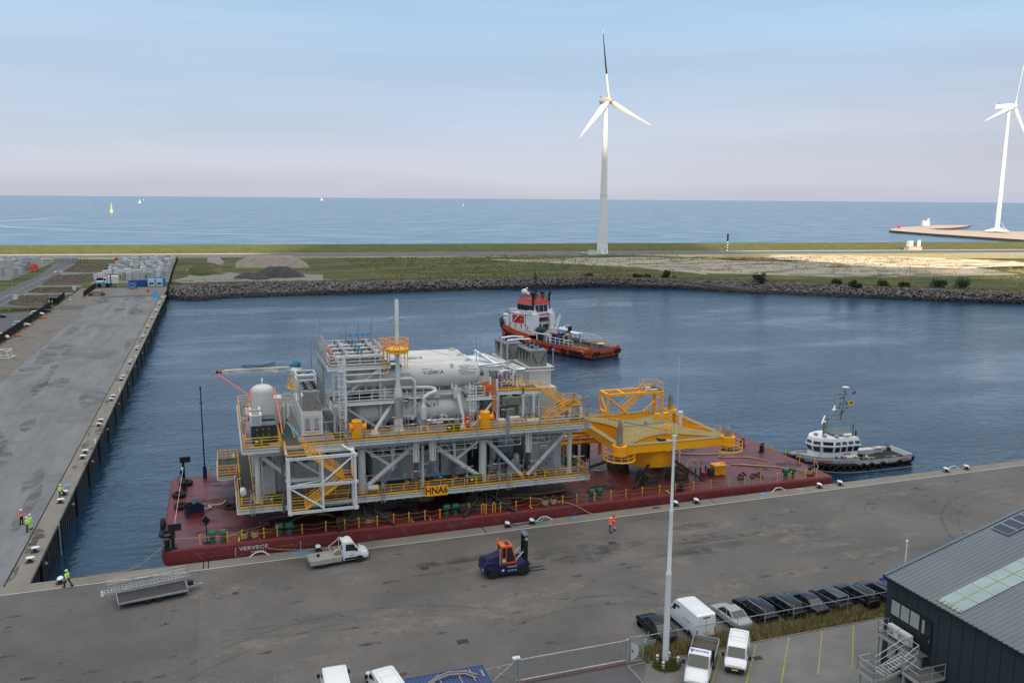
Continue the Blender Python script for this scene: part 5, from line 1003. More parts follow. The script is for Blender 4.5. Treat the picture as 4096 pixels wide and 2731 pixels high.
def ladder(x,y,z0,z1,mat=white,cage=True,w=.5):
    m=MB(); [m.cyl((x+s,y,z0),(x+s,y,z1),.04,None,5) for s in (0,w)]; [m.cyl((x,y,z0+k*.32),(x+w,y,z0+k*.32),.025,None,4) for k in range(int((z1-z0)/.32))]
    if cage:
        for k in range(int((z1-z0-2.2)/.9)+1):
            z=z0+2.2+k*.9; m.tube([(x+w/2+.42*math.cos(a),y-.38+.42*math.sin(a),z) for a in [PI*.98+q*PI*1.04/6 for q in range(7)]],.03,4)
        for a in [PI+q*PI/4 for q in range(5)]: X=x+w/2+.42*math.cos(a); Y=y-.38+.42*math.sin(a); m.cyl((X,Y,z0+2.2),(X,Y,z1),.025,None,4)
    return B(m,'ladder',mat)
ladder(31.9,4.7,UZ,PZ+1.2); ladder(47.2,3.9,UZ,UZ+5.5); ladder(39.6,5.2,PZ-.5,PZ+2.6,yel,False,.4); ladder(32.6,6.5,UZ+.3,MZ,galv,False)
m=MB(); m.beam((32.5,4.2,UZ),(32.5,4.2,PZ+1),.24); B(m,'post',white)
# antennas and hooked pipes on the left side of the process deck
for x,y,z0,h in ((31.0,14.5,PZ,4.6),(31.0,8.5,PZ,3.3),(37.5,14.5,PZ,4.6),(49.6,9,UZ+3,7.5),(51.6,14,UZ+6,3.2)): m=MB(); m.cyl((x,y,z0),(x,y,z0+h*.92),.04,None,5); m.cyl((x,y,z0+h*.92),(x-.12,y,z0+h),.07,.02,5); B(m,'antenna',grey)
for k in range(7): m=MB(); y=7+k*1.4; m.tube([(30.75,y,PZ-1.2),(30.75,y,PZ+1.9),(30.9,y,PZ+2.1),(31.3,y,PZ+2.1)],.055,6); m.obox((30.75,y,PZ-1.2),(.3,.3,.12)); B(m,'hook_post',galv)
straps([((31.2,y,PZ+2),(31.6,y-1.5,PZ)) for y in (8,11,14)]+[((37.6,y,PZ+2),(37.2,y-1.2,PZ)) for y in (8,12,15)],w=.07)
m=MB(); [m.beam((x,16.3,PZ),(x,16.3,PZ+3.2),.14) for x in (34.4,36,37.6)]; m.box(34.4,37.6,16.2,16.3,PZ+.3,PZ+1.2); B(m,'panel_frame',grey); 
for x in (34.7,35.6,36.3,37.0): m=MB(); m.box(x,x+.42,16.1,16.24,PZ+1.7,PZ+2.1); B(m,'blue_panel',lblue)
m=MB(); m.cyl((29.9,15.5,PZ-3),(29.9,15.5,PZ+1.4),.09); B(m,'lamp_pole',galv); m=MB(); m.lathe([(.12,0),(.15,.08),(.12,.18),(.02,.26)],(29.9,15.5,PZ+1.4),n=10); B(m,'blue_lamp',lblue)
# mezzanine, stairs and columns at the right
ZM=15.3
m=MB(); m.box(51.3,54.6,6.1,10,ZM-.1,ZM); m.box(54.9,57.0,5.6,8.2,ZM-.1,ZM); m.box(47.3,51.2,5.4,8,ZM-.4,ZM-.3); B(m,'mezzanine',dgrey); m=MB(); m.ibeam((51.2,6.05,ZM-.3),(54.7,6.05,ZM-.3),.2,.38); m.ibeam((54.8,5.55,ZM-.3),(57.1,5.55,ZM-.3),.2,.38); m.ibeam((47.2,5.35,ZM-.6),(51.2,5.35,ZM-.6),.2,.4); B(m,'mezzanine_beam',white)
railing([[(51.3,6.1,ZM),(54.6,6.1,ZM)]],toe=.25); railing([[(54.95,8,ZM),(54.95,5.6,ZM),(56.9,5.6,ZM)]],toe=.25); m=MB(); m.rail([(47.4,7.5,ZM-.3),(47.4,5.4,ZM-.3),(49.6,5.4,ZM-.3)],1.2,1.0,.045,.14); B(m,'railing',white)
for x,y in ((51.6,6.2),(54.5,5.2),(55.9,5.2),(56.9,6.0),(53.0,8.5)): m=MB(); m.beam((x,y,UZ),(x,y,ZM-.5),.3); B(m,'post',offw)
for a,b in (((51.8,6.1,ZM-2),(53,6.1,ZM-.5)),((54.3,6.1,ZM-2),(53.1,6.1,ZM-.5)),((47.6,3.6,UZ+.2),(51.3,6,ZM-.8))): m=MB(); m.beam(a,b,.2); B(m,'brace',offw)
m=MB(); m.beam((51.3,5.9,UZ),(51.3,5.9,ZM+1.5),.25); m.beam((50.3,5.5,ZM-.6),(50.3,5.5,ZM+1.9),.22); B(m,'post',white)
m=MB(); m.box(50.5,51.1,5.3,5.36,12.8,ZM+.3); m.box(49.2,51,5.4,5.46,ZM-.1,ZM+1.4); B(m,'orange_cable_rack',M('rack_wire_orange',(.50,.17,.06),.6,var=.3,scale=9)); 
m=MB(); [m.torus((50.2+random.uniform(-.3,.3),5.3,ZM+.5+random.uniform(-.2,.3)),.3,.04,'Y',12,4) for _ in range(7)]; B(m,'orange_cable',M('cable_orange',(.8,.16,.04),.6))
flight((57.0,5.5,ZM+.05),(60.0,5.5,13.3),1.0,11); flight((60.6,4.4,13.2),(57.0,4.4,UZ+.15),1.0,12)
m=MB(); m.box(60.0,61.9,3.9,6.1,13.2,13.28); B(m,'landing',dgrey); railing([[(60.1,6.1,13.28),(61.9,6.1,13.28),(61.9,3.9,13.28),(60.6,3.9,13.28)]],toe=.25)
for x,y in ((61.8,4),(61.8,6),(60.3,4)): m=MB(); m.beam((x,y,UZ),(x,y,13.2),.26); B(m,'post',white)
# orange-yellow valve drums on the upper deck edge
for x in (33.6,48.9):
    m=MB(); m.lathe([(.62,0),(.62,1.95),(.55,2.02),(.02,2.05)],(x,3.2,UZ),n=18); v=B(m,'vent_drum',oran,sm=30); m=MB(); m.lathe([(.55,-.05),(.55,.05)],(x+.95,3.2,UZ+1.2),'X',16); m.cyl((x-.8,3.2,UZ+1.2),(x+.95,3.2,UZ+1.2),.35,None,14); m.lathe([(.5,-.05),(.5,.05)],(x-.8,3.2,UZ+1.2),'X',16); B(m,'flange',oran,v)
# ================= EQUIPMENT STANDING ON THE PLATFORM =================
def eq(name,label,cat,loc,group=None): return thing(name,label,cat,BP(*loc),world=True,group=group)
def E_(m,name,mat,t,sm=False,label=None): return m.build(name,mat,t,True,smooth=sm,label=label)
# horizontal storage tanks, two levels of three
lbls={(0,1):'front upper horizontal white tank lettered V-25001A',(1,1):'middle upper horizontal white tank behind the one lettered A',(2,1):'rearmost upper horizontal white tank',(0,0):'front lower horizontal white tank, ending in letters 01F',(1,0):'middle lower horizontal white tank hidden behind the front one',(2,0):'rearmost lower horizontal white tank'}
stencil=M('stencil_black',(.01,.01,.01),.7)
for (i,lv),lb in lbls.items():
    y=7.6+3.8*i; z=17.55 if lv else 13.45; xa=33.6; xb=49.5; r=1.62
    t=eq('storage_tank',lb,'tank',(41.5,y,z-r),'horizontal white storage tanks'); m=MB()
    prof=[(.02,0),(.55*r,.12),(.80*r,.32),(.94*r,.62),(r,1.0)]; L_=xb-xa
    m.lathe(prof+[(r,L_/2)]+[(q,L_-h) for q,h in prof[::-1]],(xa,y,z),'X',40); E_(m,'shell',tankw,t,40)
    m=MB(); m.lathe([(.42,L_-.05),(.42,L_+.25),(.55,L_+.27),(.55,L_+.5)],(xa,y,z),'X',16); E_(m,'flange',grey,t,30)
    m=MB(); [m.lathe([(r+.012,-.03),(r+.012,.03)],(x,y,z),'X',40) for x in (xa+1,xa+5.6,xa+10.3,xb-1)]; E_(m,'weld_band',offw,t,30)
    m=MB()
    for x in (37.2,46.2): m.box(x-.2,x+.2,y-1.3,y+1.3,z-r-.5,z-r*.72)
    E_(m,'saddle',offw,t)
    if lv: m=MB(); m.obox((48.0,y-.35,z+r-.02),(.5,.3,.45)); m.obox((47.6,y-.55,z+r-.15),(.1,.1,.5)); m.obox((48.4,y-.55,z+r-.15),(.1,.1,.5)); E_(m,'lifting_lug',tankw,t)
    def wrap(s,size,x,zoff,bold=0,name='lettering'):   # stencil on the round flank
        o=text(s,size,stencil,None,Matrix.Rotation(R_(90),4,'X'),name,.001,bold=bold); me=o.data
        for v in me.vertices:
            h=v.co.z+zoff; a=h/r; v.co=Vector((x+v.co.x,y-(r+.012)*math.cos(a),z+(r+.012)*math.sin(a)))
        for v in me.vertices: v.co.z=zt(v.co.x,v.co.z)
        for v in me.vertices: v.co=v.co-Vector(t['_w'])
        o.parent=t
    if (i,lv)==(0,1): wrap('V-25001A',.62,43.3,.55,.01); wrap('PROJECT T36',.22,42.6,1.0); wrap('POST WELD HEAT\nTREATED - DO NOT\nBURN, WELD OR HAMMER',.2,39.7,.35)
    if (i,lv)==(1,1): wrap('V-25001B',.62,41.8,1.9,.01); wrap('PROJECT T36',.22,41.2,2.25)
    if (i,lv)==(0,0): wrap('V-25001F',.66,42.3,.6,.01)
    if lv: 
        m=MB()
        for k in range(7): 
            a=(.75-k*.11); w_=random.uniform(.8,2.2); P=[(46.4+random.uniform(0,.5),a),(46.4+w_+.4,a)]; 
            for a0 in (a,): m.add([(P[0][0],y-(r+.012)*math.cos(a0),z+(r+.012)*math.sin(a0)),(P[1][0],y-(r+.012)*math.cos(a0),z+(r+.012)*math.sin(a0)),(P[1][0],y-(r+.012)*math.cos(a0+.03),z+(r+.012)*math.sin(a0+.03)),(P[0][0],y-(r+.012)*math.cos(a0+.03),z+(r+.012)*math.sin(a0+.03))],[(0,1,2,3)])
        E_(m,'stencil_rows',stencil,t)
# upright domed tank
t=eq('dome_tank','upright white dome-topped tank at the left end of the upper deck','tank',(23.65,9.6,UZ+.02)); m=MB(); R0=1.3
m.lathe([(R0,.0),(R0,4.5),(R0*.97,4.8),(R0*.85,5.08),(R0*.6,5.28),(R0*.3,5.38),(.02,5.4)],(23.65,9.6,UZ),n=40); E_(m,'shell',tankw,t,40); m=MB(); m.lathe([(.06,5.3),(.06,5.7),(.14,5.75),(.14,5.95),(.05,6.2)],(23.65,9.6,UZ),n=8); E_(m,'vent_valve',white,t)
m=MB(); m.lathe([(R0+.012,4.45),(R0+.012,4.5)],(23.65,9.6,UZ),n=40); E_(m,'weld_band',offw,t)
# generator sets
for k,(y,lb) in enumerate(((3.6,'dark grey generator housing with a white louvred cowl at the left end'),(6.3,'dark grey generator housing behind the front one, also with a white cowl'))):
    t=eq('generator',lb,'generator',(23.3,y+1,UZ+.02)); m=MB(); m.box(22.1,24.75,y,y+(2 if k==0 else 2),UZ+.02,UZ+2.0); E_(m,'housing',charc,t)
    m=MB(); [m.box(22.6+q*.55,22.64+q*.55,y-.02,y-.001,UZ+.2,UZ+1.85) for q in range(4)]; E_(m,'panel_gap',black,t); m=MB(); [m.box(22.61+q*.62,22.66+q*.62,y-.03,y-.021,UZ+z_,UZ+z_+.22) for q in range(3) for z_ in (.9,1.5)]; E_(m,'handle',yel,t)
    m=MB(); m.box(22.0,23.15,y+.1,y+1.5,UZ+2.02,UZ+3.2); m.box(21.95,23.2,y+.05,y+1.55,UZ+3.12,UZ+3.22); c=E_(m,'cowl',white,t); m=MB(); [m.box(22.1,23.05,y+.06,y+.098,UZ+2.15+q*.12,UZ+2.2+q*.12) for q in range(8)]; E_(m,'louvre',M('louvre_blue_grey',(.25,.36,.38),.5),c); m=MB(); m.box(22.15,23.0,y+.2,y+1.4,UZ+3.225,UZ+3.24); E_(m,'cowl_top',M('grille_brown_grey',(.23,.20,.18),.7),c)
    m=MB(); m.box(23.2,24.7,y+.1,y+1.9,UZ+2.005,UZ+2.03); E_(m,'roof_plate',M('roof_plate_grey',(.11,.12,.14),.5),t)
t=eq('cabinet','tall pale grey cabinet right of the domed tank','cabinet',(25.4,12.8,UZ+.02)); m=MB(); m.box(24.9,25.95,11.9,13.9,UZ+.02,UZ+3.1); E_(m,'housing',corr,t); m=MB(); m.box(24.98,25.4,11.87,11.898,UZ+.2,UZ+2.9); m.box(25.45,25.87,11.87,11.898,UZ+.2,UZ+2.9); E_(m,'door',offw,t)
t=eq('equipment_skid','grey pipework skid at the far left of the upper deck','skid',(22.3,17,UZ+.02)); m=MB(); m.box(21.6,24.4,15,19,UZ+.02,UZ+.5); m.tube([(22,15.2,UZ+1.2),(24,15.2,UZ+1.2),(24,18,UZ+1.2)],.12,8); [m.beam((21.7+q*.9,15,UZ+.5),(21.7+q*.9,15,UZ+1.7),.1) for q in range(4)]; E_(m,'frame',galv,t)
# container with V-shaped cooler on top
def box_container(name,label,x0,x1,y0,y1,z0,z1,mat=white,front=True,cat='container',rib=.28):
    t=eq(name,label,cat,((x0+x1)/2,(y0+y1)/2,z0)); m=MB(); m.box(x0+.06,x1-.06,y0+.06,y1-.06,z0+.08,z1-.03)
    k=int((y1-y0)/rib)
    for i in range(k):
        y=y0+(i+.5)*(y1-y0)/k
        for x in (x0+.02,x1-.06): m.box(x,x+.04,y-.07,y+.07,z0+.2,z1-.18)
    k=int((x1-x0)/rib)
    for i in range(k): x=x0+(i+.5)*(x1-x0)/k; m.box(x-.07,x+.07,y0+.02,y0+.059,z0+.2,z1-.18)
    E_(m,'body',mat,t); m=MB()
    for x in (x0,x1-.16):
        for y in (y0,y1-.16): m.box(x,x+.16,y,y+.16,z0,z1)
    for z in (z0+.01,z1-.16):
        for y in (y0+.005,y1-.155): m.box(x0+.16,x1-.16,y,y+.15,z,z+.15)
        for x in (x0+.005,x1-.155): m.box(x,x+.15,y0+.16,y1-.16,z,z+.15)
    E_(m,'frame',mat,t); return t
def fans(t,x0,x1,y0,y1,z,nx,ny,hz=.18):
    for i in range(nx):
        for j in range(ny):
            cx=x0+(i+.5)*(x1-x0)/nx; cy=y0+(j+.5)*(y1-y0)/ny; r=min((x1-x0)/nx,(y1-y0)/ny)*.44
            m=MB(); m.lathe([(r*1.08,0),(r,hz),(r*.95,hz),(r*.95,hz-.08)],(cx,cy,z),n=16); f=E_(m,'fan_ring',galv,t,30); m=MB()
            for q in range(8): a=q*PI/4; m.beam((cx,cy,z+hz+.02),(cx+r*math.cos(a),cy+r*math.sin(a),z+hz+.02),.2,.03)
            m.lathe([(.16,hz),(.16,hz+.26),(.1,hz+.28)],(cx,cy,z),n=8); m.lathe([(r*.9,hz-.05),(r*.9,hz-.03)],(cx,cy,z),n=16); E_(m,'fan_guard',black,f)
t=box_container('cooling_container','white cooling container with brown-grey V-shaped cooler and black fans on its roof',27.6,29.95,5.0,14.8,UZ+.1,UZ+2.95,white,cat='cooler')
m=MB(); m.box(27.85,28.75,4.97,4.999,UZ+.35,UZ+2.5); m.box(28.8,29.7,4.97,4.999,UZ+.35,UZ+2.5); dd=E_(m,'door',offw,t); m=MB(); m.box(28.0,28.5,4.955,4.968,UZ+1.0,UZ+2.1); m.box(29.0,29.5,4.955,4.968,UZ+1.0,UZ+2.1); E_(m,'door_grille',M('grille_grey',(.3,.3,.3),.6),dd)
m=MB(); m.box(28.0,28.55,4.953,4.966,UZ+.82,UZ+.9); m.box(28.95,29.55,4.953,4.966,UZ+.82,UZ+.9); E_(m,'green_sign',gpaint,dd); m=MB(); m.box(28.0,28.55,4.953,4.966,UZ+.72,UZ+.8); m.box(28.95,29.55,4.953,4.966,UZ+.72,UZ+.8); E_(m,'red_sign',red,dd)
z0=UZ+2.97; cb=M('cooler_brown_grey',(.25,.225,.20),.5,var=.08)
m=MB(); m.pan([(27.7,z0),(29.85,z0),(29.85,z0+.3),(29.2,z0+1.0),(29.75,z0+2.2),(27.75,z0+2.2),(28.35,z0+1.0),(27.7,z0+.3)],5.1,9.3); E_(m,'cooler_body',cb,t); m=MB(); m.beam((28.72,5.06,z0+.1),(27.95,5.06,z0+2.1),.2,.05); m.beam((28.82,5.06,z0+.1),(29.6,5.06,z0+2.1),.2,.05); [m.beam((27.7,5.4+k,z0+.4),(27.72,6.2+k,z0+1.7),.06,.35) for k in range(4)]; E_(m,'cooler_rib',M('cooler_rib_pale',(.36,.34,.31),.5),t)
fans(t,27.75,29.75,5.2,9.3,z0+2.22,2,3)
m=MB(); m.box(28.5,28.9,5.04,5.07,z0+1.85,z0+1.98); E_(m,'badge',lblue,t)
m=MB(); zz=z0+2.6
for x in (27.65,29.85):
    for y in (9.8,12.8): m.beam((x,y,UZ+2.9),(x,y,zz+.6),.14)
for z in (zz+.6,zz): m.tube([(27.65,9.8,z),(29.85,9.8,z),(29.85,12.8,z),(27.65,12.8,z),(27.65,9.8,z)],.07,5)
m.beam((28.5,9.8,zz-.6),(28.75,9.8,zz),.08); m.beam((29.0,9.8,zz-.6),(28.75,9.8,zz),.08); E_(m,'top_frame',white,t)
m=MB(); [m.lathe([(.28,-.45),(.3,-.4),(.3,.4),(.28,.45)],(28.3+k*.95,11.2,zz+.2),'X',12) for k in range(2)]; m.box(28.6,29.6,10,10.8,zz-.5,zz-.1); E_(m,'silencer',galv,t); fans(t,27.8,29.8,12.9,14.8,zz-.3,2,1)
for k in range(6):
    m=MB(); y=6.2+k*1.25; z=UZ+5.6; m.tube([(30.3,y,UZ+2.2),(30.3,y,z),(30.1,y-.1,z+.15),(30.1,y-.2,z+.5)],.055,6); E_(m,'exhaust_pipe',galv,t)
# crane
t=eq('crane','grey knuckle crane whose boom points left, its head wrapped in blue sheeting','crane',(28.0,17.0,UZ)); m=MB(); m.lathe([(.75,UZ),(.7,UZ+.3),(.62,16.4),(.75,16.5),(.75,16.9)],(28.1,17.0,0),n=20); E_(m,'pedestal',offw,t,30)
m=MB(); m.lathe([(.78,16.9),(.8,17.15),(.45,17.6)],(28.1,17.0,0),n=14); E_(m,'white_wrap',white,t); m=MB(); m.ball((28.25,16.9,17.85),.62,9,6,1.0); m.ball((27.7,17,17.75),.45,8,5,.8)
m.v=[(x+random.uniform(-.1,.1),y+random.uniform(-.1,.1),z+random.uniform(-.1,.1)) for x,y,z in m.v]; E_(m,'blue_sheeting',M('blue_sheeting',(.05,.22,.30),.3,var=.5,scale=3),t)
m=MB(); m.beam((27.6,16.9,17.3),(19.6,15.9,17.45),.45,.5); m.beam((19.7,15.92,17.45),(18.9,15.8,17.45),.3,.34); bm=E_(m,'boom',M('crane_pale_grey',(.50,.50,.48),.5),t)
m=MB(); m.beam((18.85,15.8,17.45),(18.6,15.78,17.45),.36,.4); E_(m,'black_band',black,bm); m=MB(); m.beam((19.25,15.85,17.45),(18.95,15.81,17.45),.34,.38); E_(m,'red_band',red,bm); m=MB(); m.lathe([(.28,-.08),(.3,0),(.28,.08)],(18.25,15.75,17.4),'Y',10); E_(m,'tip_sheave',galv,bm)
m=MB(); m.tube([(25.6,16.4,17.95),(23.6,16.3,17.75),(22.2,16.2,17.78),(21.7,16.1,17.95),(21.75,16.1,18.1),(22.6,16.2,18.02),(24,16.3,17.95),(25.7,16.5,18.25)],.055,6); E_(m,'black_hose',rubber,bm)
for s,x in (('SWL 1t',20.4),('5m | SWL 3.5t',23.3),('HEJAZEI',26.4)): text(s,.26,red if x<26 else blue,bm,facing((x,16.9-.23-(27.6-x)*.125-.025,zt(x,17.32+(27.6-x)*.019)),R_(7)),'lettering',.002)
m=MB(); m.torus((25.3,16.3,16.95),.18,.09,'Y',8,4); m.torus((25.7,16.3,16.9),.16,.08,'Y',8,4); m.obox((25.5,16.3,16.8),(.4,.2,.3)); E_(m,'hook_block',galv,bm)
m=MB(); m.tube([(26.8+.9*math.cos(a)+1.2,17+1.3*math.sin(a),15.9) for a in [PI*.5+k*PI/6 for k in range(7)]],.04,5); m.tube([(26.8+.9*math.cos(a)+1.2,17+1.3*math.sin(a),15.3) for a in [PI*.5+k*PI/6 for k in range(7)]],.03,5); [m.cyl((28+.9*math.cos(a),17+1.3*math.sin(a),14.8),(28+.9*math.cos(a),17+1.3*math.sin(a),15.9),.035) for a in [PI*.5+k*PI/6 for k in range(7)]]; m.tube([(28+.9*math.cos(a),17+1.3*math.sin(a),14.85) for a in [PI*.5+k*PI/6 for k in range(7)]],.12,4); E_(m,'basket',yel,t)
# vent stack
t=eq('vent_stack','tall white vent stack with a round yellow basket near its top','stack',(38.75,4.9,UZ)); SX,SY=38.75,5.0
m=MB(); m.lathe([(.52,UZ+1.4),(.52,16.0),(.5,16.2),(.26,17.3),(.25,20.9)],(SX,SY,0),n=24); E_(m,'lower_tube',tankw,t,40); m=MB(); m.lathe([(.55,UZ+1.5),(.55,UZ+4.0)],(SX,SY,0),n=24); E_(m,'steel_jacket',silver,t,40)
m=MB(); m.lathe([(.22,20.7),(.22,27.0),(.16,27.15)],(SX,SY,0),n=18); E_(m,'upper_tube',M('stack_pearly',(.66,.65,.6),.35),t,40); m=MB(); m.lathe([(.75,UZ),(.6,UZ+.1),(.56,UZ+.9),(.56,UZ+1.4)],(SX,SY,0),n=12); [m.beam((SX+.6*c,SY+.6*s,UZ),(SX+.4*c,SY+.4*s,UZ+1.4),.12) for c,s in ((1,0),(0,1),(-1,0),(0,-1))]; E_(m,'foot',tankw,t)
m=MB(); m.beam((SX-.75,SY,24.2),(SX+.75,SY,24.2),.12); [m.lathe([(.03,.05),(.03,.5),(.12,.5),(.12,.75),(.02,.85)],(SX+s,SY,24.2),n=8) for s in (-.6,.6)]; E_(m,'lamp_arm',galv,t)
m=MB(); m.lathe([(1.25,20.9),(1.3,20.95),(1.3,21.15),(1.2,21.2)],(SX,SY,0),n=20); m.lathe([(1.32,21.25),(1.32,21.4)],(SX,SY,0),n=20); 
for z in (21.9,22.5): m.torus((SX,SY,z),1.3,.045,n=20,m=5)
for k in range(12): a=k*PI/6; m.cyl((SX+1.3*math.cos(a),SY+1.3*math.sin(a),20.9),(SX+1.3*math.cos(a),SY+1.3*math.sin(a),22.5),.045,None,5)
m.cyl((SX-1.5,SY+.4,18.2),(SX-1.5,SY+.4,22.6),.06,None,5); m.cyl((SX-1.1,SY+.6,18.2),(SX-1.1,SY+.6,22.6),.06,None,5); [m.torus((SX-1.75,SY,z),.4,.03,n=10,m=4) for z in (21.2,21.7,22.2,22.6)]; E_(m,'basket',yel,t)
m=MB(); m.lathe([(.3,21.75),(.32,21.85),(.3,21.95)],(SX,SY,0),n=12); E_(m,'strap_turn',strap,t)
t=eq('scrubber','slim white and steel scrubber vessel right of the vent stack','vessel',(41.7,4.1,UZ)); m=MB(); m.lathe([(.1,14.9),(.2,14.7),(.33,14.5),(.36,14.3),(.36,12.9)][::-1],(41.6,4.1,0),n=20); E_(m,'shell',tankw,t,40); m=MB(); m.lathe([(.38,12.1),(.38,13.0)],(41.6,4.1,0),n=20); m.lathe([(.2,-.2),(.22,0),(.16,.3)],(42.2,4.1,12.7),'X',10); E_(m,'steel_jacket',silver,t,40); m=MB(); [m.beam((41.6+c,4.1+s,UZ),(41.6+c,4.1+s,12.2),.09) for c,s in ((-.35,-.3),(.35,-.3),(-.35,.3),(.35,.3))]; E_(m,'leg',white,t)
# right end blocks
t=box_container('cabin_block','pale corrugated cabin raised on posts at the right end of the platform',56.9,59.9,9.4,14.6,14.35,17.25,corr,cat='cabin')
m=MB(); [m.beam((x,y,UZ),(x,y,14.2),.28) for x in (57.0,59.7) for y in (9.6,14.4)]; m.box(56.6,60.2,9.1,14.9,14.1,14.33); E_(m,'post',offw,t); m=MB(); m.box(58.5,59.3,9.36,9.398,15.0,15.7); E_(m,'hatch',offw,t); m=MB(); m.tube([(55.5,8.6,14.6),(55.5,8.6,17.0),(55.8,8.6,17.1),(60.2,8.9,17.0)],.06,6); E_(m,'rail_pipe',white,t)
m=MB(); m.box(56.6,60.3,9.1,14.9,17.27,17.36); E_(m,'roof_plate',offw,t)
def vcool(label,x0,x1,y0,y1,z,h=2.4,n=4):
    t=eq('roof_cooler',label,'cooler',((x0+x1)/2,(y0+y1)/2,z)); m=MB(); m.box(x0,x1,y0,y1,z,z+.25); m.box(x0-.05,x1+.05,y0-.05,y1+.05,z+h-.2,z+h)
    m.pan([(x0,z+.25),(x1,z+.25),(x1,z+h-.2),(x0,z+h-.2)],y0+.002,y0+.06)
    for k in range(n):
        ya=y0+.1+(y1-y0-.1)*k/n; yb=y0+.1+(y1-y0-.1)*(k+.92)/n
        m.add([(x0+.01,ya,z+.25),(x0+.01,yb,z+.25),(x0+.01,(ya+yb)/2-.1,z+h-.2),(x0+.01,(ya+yb)/2+.0,z+h-.2)],[(0,1,2,3)])
    m.box(x1-.1,x1,y0+.06,y1,z+.25,z+h-.2); m.box(x0+.3,x1-.3,y0+.3,y1,z+.25,z+h-.3); E_(m,'casing',cgrey,t); m=MB(); m.beam((x0+.35,y0-.015,z+h-.35),(x0+.95,y0-.015,z+.35),.2,.03); m.beam((x1-.2,y0-.015,z+h-.35),(x1-.85,y0-.015,z+.35),.2,.03)
    for k in range(n): ya=y0+.1+(y1-y0-.1)*k/n; yb=y0+.1+(y1-y0-.1)*(k+.92)/n; m.add([(x0-.012,yb,z+.5),(x0-.012,yb,z+h-.25),(x0-.012,(ya+yb)/2+.02,z+h-.25)],[(0,1,2)])
    E_(m,'coil',black,t); fans(t,x0+.05,x1-.05,y0+.1,y1-.1,z+h,2,n-1 if n>3 else 2,.22); return t
vcool('large steel cooler with six black fans on the roof of the right cabin',57.05,59.4,9.7,14.6,17.38,2.1,4); vcool('second steel cooler with black fans behind and left of the large one',55.9,58.3,16.4,20.8,17.3,2.1,3)
t=box_container('cabin_block','pale corrugated cabin under the second cooler at the far side',55.6,58.6,16.0,21.3,14.3,17.2,corr,cat='cabin')
t=eq('pipe_rack','bundle of bright steel pipes running over the cabins at the right end','pipes',(53.5,12,18)); 
for k,(a) in enumerate(([(51.2,15.0,19.6),(54.4,10.2,17.4),(55.3,9.9,17.4)],[(52.0,15.5,19.0),(55.3,9.0,18.1),(55.9,8.5,18.1),(52.6,8.4,18.0),(52.3,8.4,17.6),(52.3,8.4,15.6)],[(52.5,15.6,19.0),(55.8,9.2,18.15),(56.1,8.8,18.15),(53.2,8.6,18.0),(53.0,8.6,17.4),(53.0,8.6,15.6)],[(50.0,9.8,18.0),(50.2,9.8,18.6),(53.8,10.5,18.7),(54.8,11.2,18.7)],[(51.4,15.8,19.0),(54.8,9.4,18.0),(55.2,9,17.8)],[(55.3,13.5,18.6),(55.3,13.5,21.0),(57,13.8,21.1),(58.6,14.0,21.0),(58.7,14.0,20.4)],[(54.7,14.3,18.6),(54.7,14.3,21.3),(56.4,14.6,21.4),(57.9,14.7,21.2)])):
    a=[(x_,y_,z_-.75 if z_>16 else z_) for x_,y_,z_ in a]; m=MB(); m.tube(a,.14 if k else .2,10); E_(m,'pipe',silver,t,60)
m=MB()
for x,y in ((51.8,14.6),(52.6,13),(53.4,11.6),(54.2,10.4),(52.7,8.5),(54.4,8.4)): m.beam((x,y,15.4),(x,y,17.6),.18); m.beam((x-.5,y,17.4),(x+.7,y,17.4),.14)
m.beam((52.7,8.3,15.4),(52.7,8.3,17.2),.26); m.beam((54.2,8.2,15.4),(54.2,8.2,17.2),.26); m.beam((52.7,8.25,16.1),(54.2,8.25,16.1),.22); m.beam((51.8,14.6,17.5),(55.4,9,17.0),.2); E_(m,'rack',white,t)
m=MB(); [m.cyl((51.8+k*.7,8.7,15.5),(51.8+k*.7,8.7,17.0),.09,None,8) for k in range(5)]; [m.obox((51.8+k*.7,8.65,16.2),(.24,.24,.3)) for k in range(5)]; E_(m,'riser',grey,t)
t=eq('lamp_mast','steel mast with a blue-white dome lamp at the right corner of the cabin roof','lamp',(60.1,9.3,17.35)); m=MB(); m.cyl((60.1,9.3,17.35),(60.1,9.3,19.4),.07); E_(m,'mast',galv,t); m=MB(); m.lathe([(.14,19.4),(.18,19.5),(.15,19.65),(.02,19.78)],(60.1,9.3,0),n=12); E_(m,'lamp',lblue,t)
t=box_container('electrical_room','long pale corrugated room behind the tank ends on the upper deck',50.4,53.6,9.2,22,UZ+.02,15.1,corr,cat='room'); t=box_container('white_cabin','white panelled cabin roofed above the tank ends',50.2,54.3,11,19,15.2,17.5,white,cat='cabin'); m=MB(); m.box(50.9,52.3,10.95,10.998,15.5,17.2); m.box(52.4,53.8,10.95,10.998,15.5,17.2); E_(m,'panel',refl,t)
t=box_container('equipment_room','pale corrugated room with a white door under the right stair',53.9,60.0,7.6,16,UZ+.02,15.0,corr,cat='room'); m=MB(); m.box(54.9,56.2,7.56,7.598,UZ+.15,UZ+2.7); dd=E_(m,'door',white,t); m=MB(); m.obox((56.0,7.54,UZ+1.4),(.06,.05,.3)); E_(m,'handle',black,dd)
t=eq('transformer','grey-green transformer with a bulky top under the mezzanine','transformer',(53.2,5,UZ+.02)); m=MB(); m.box(52.0,54.0,5.6,7.2,UZ+.02,UZ+1.9); m.box(52.55,53.5,5.2,5.599,UZ+.1,UZ+1.8); [m.box(52.05+q*.1,52.1+q*.1,5.45,5.599,UZ+.3,UZ+1.7) for q in range(4)]; [m.box(53.6+q*.1,53.65+q*.1,5.45,5.599,UZ+.3,UZ+1.7) for q in range(4)]; E_(m,'tank',tgreen,t)
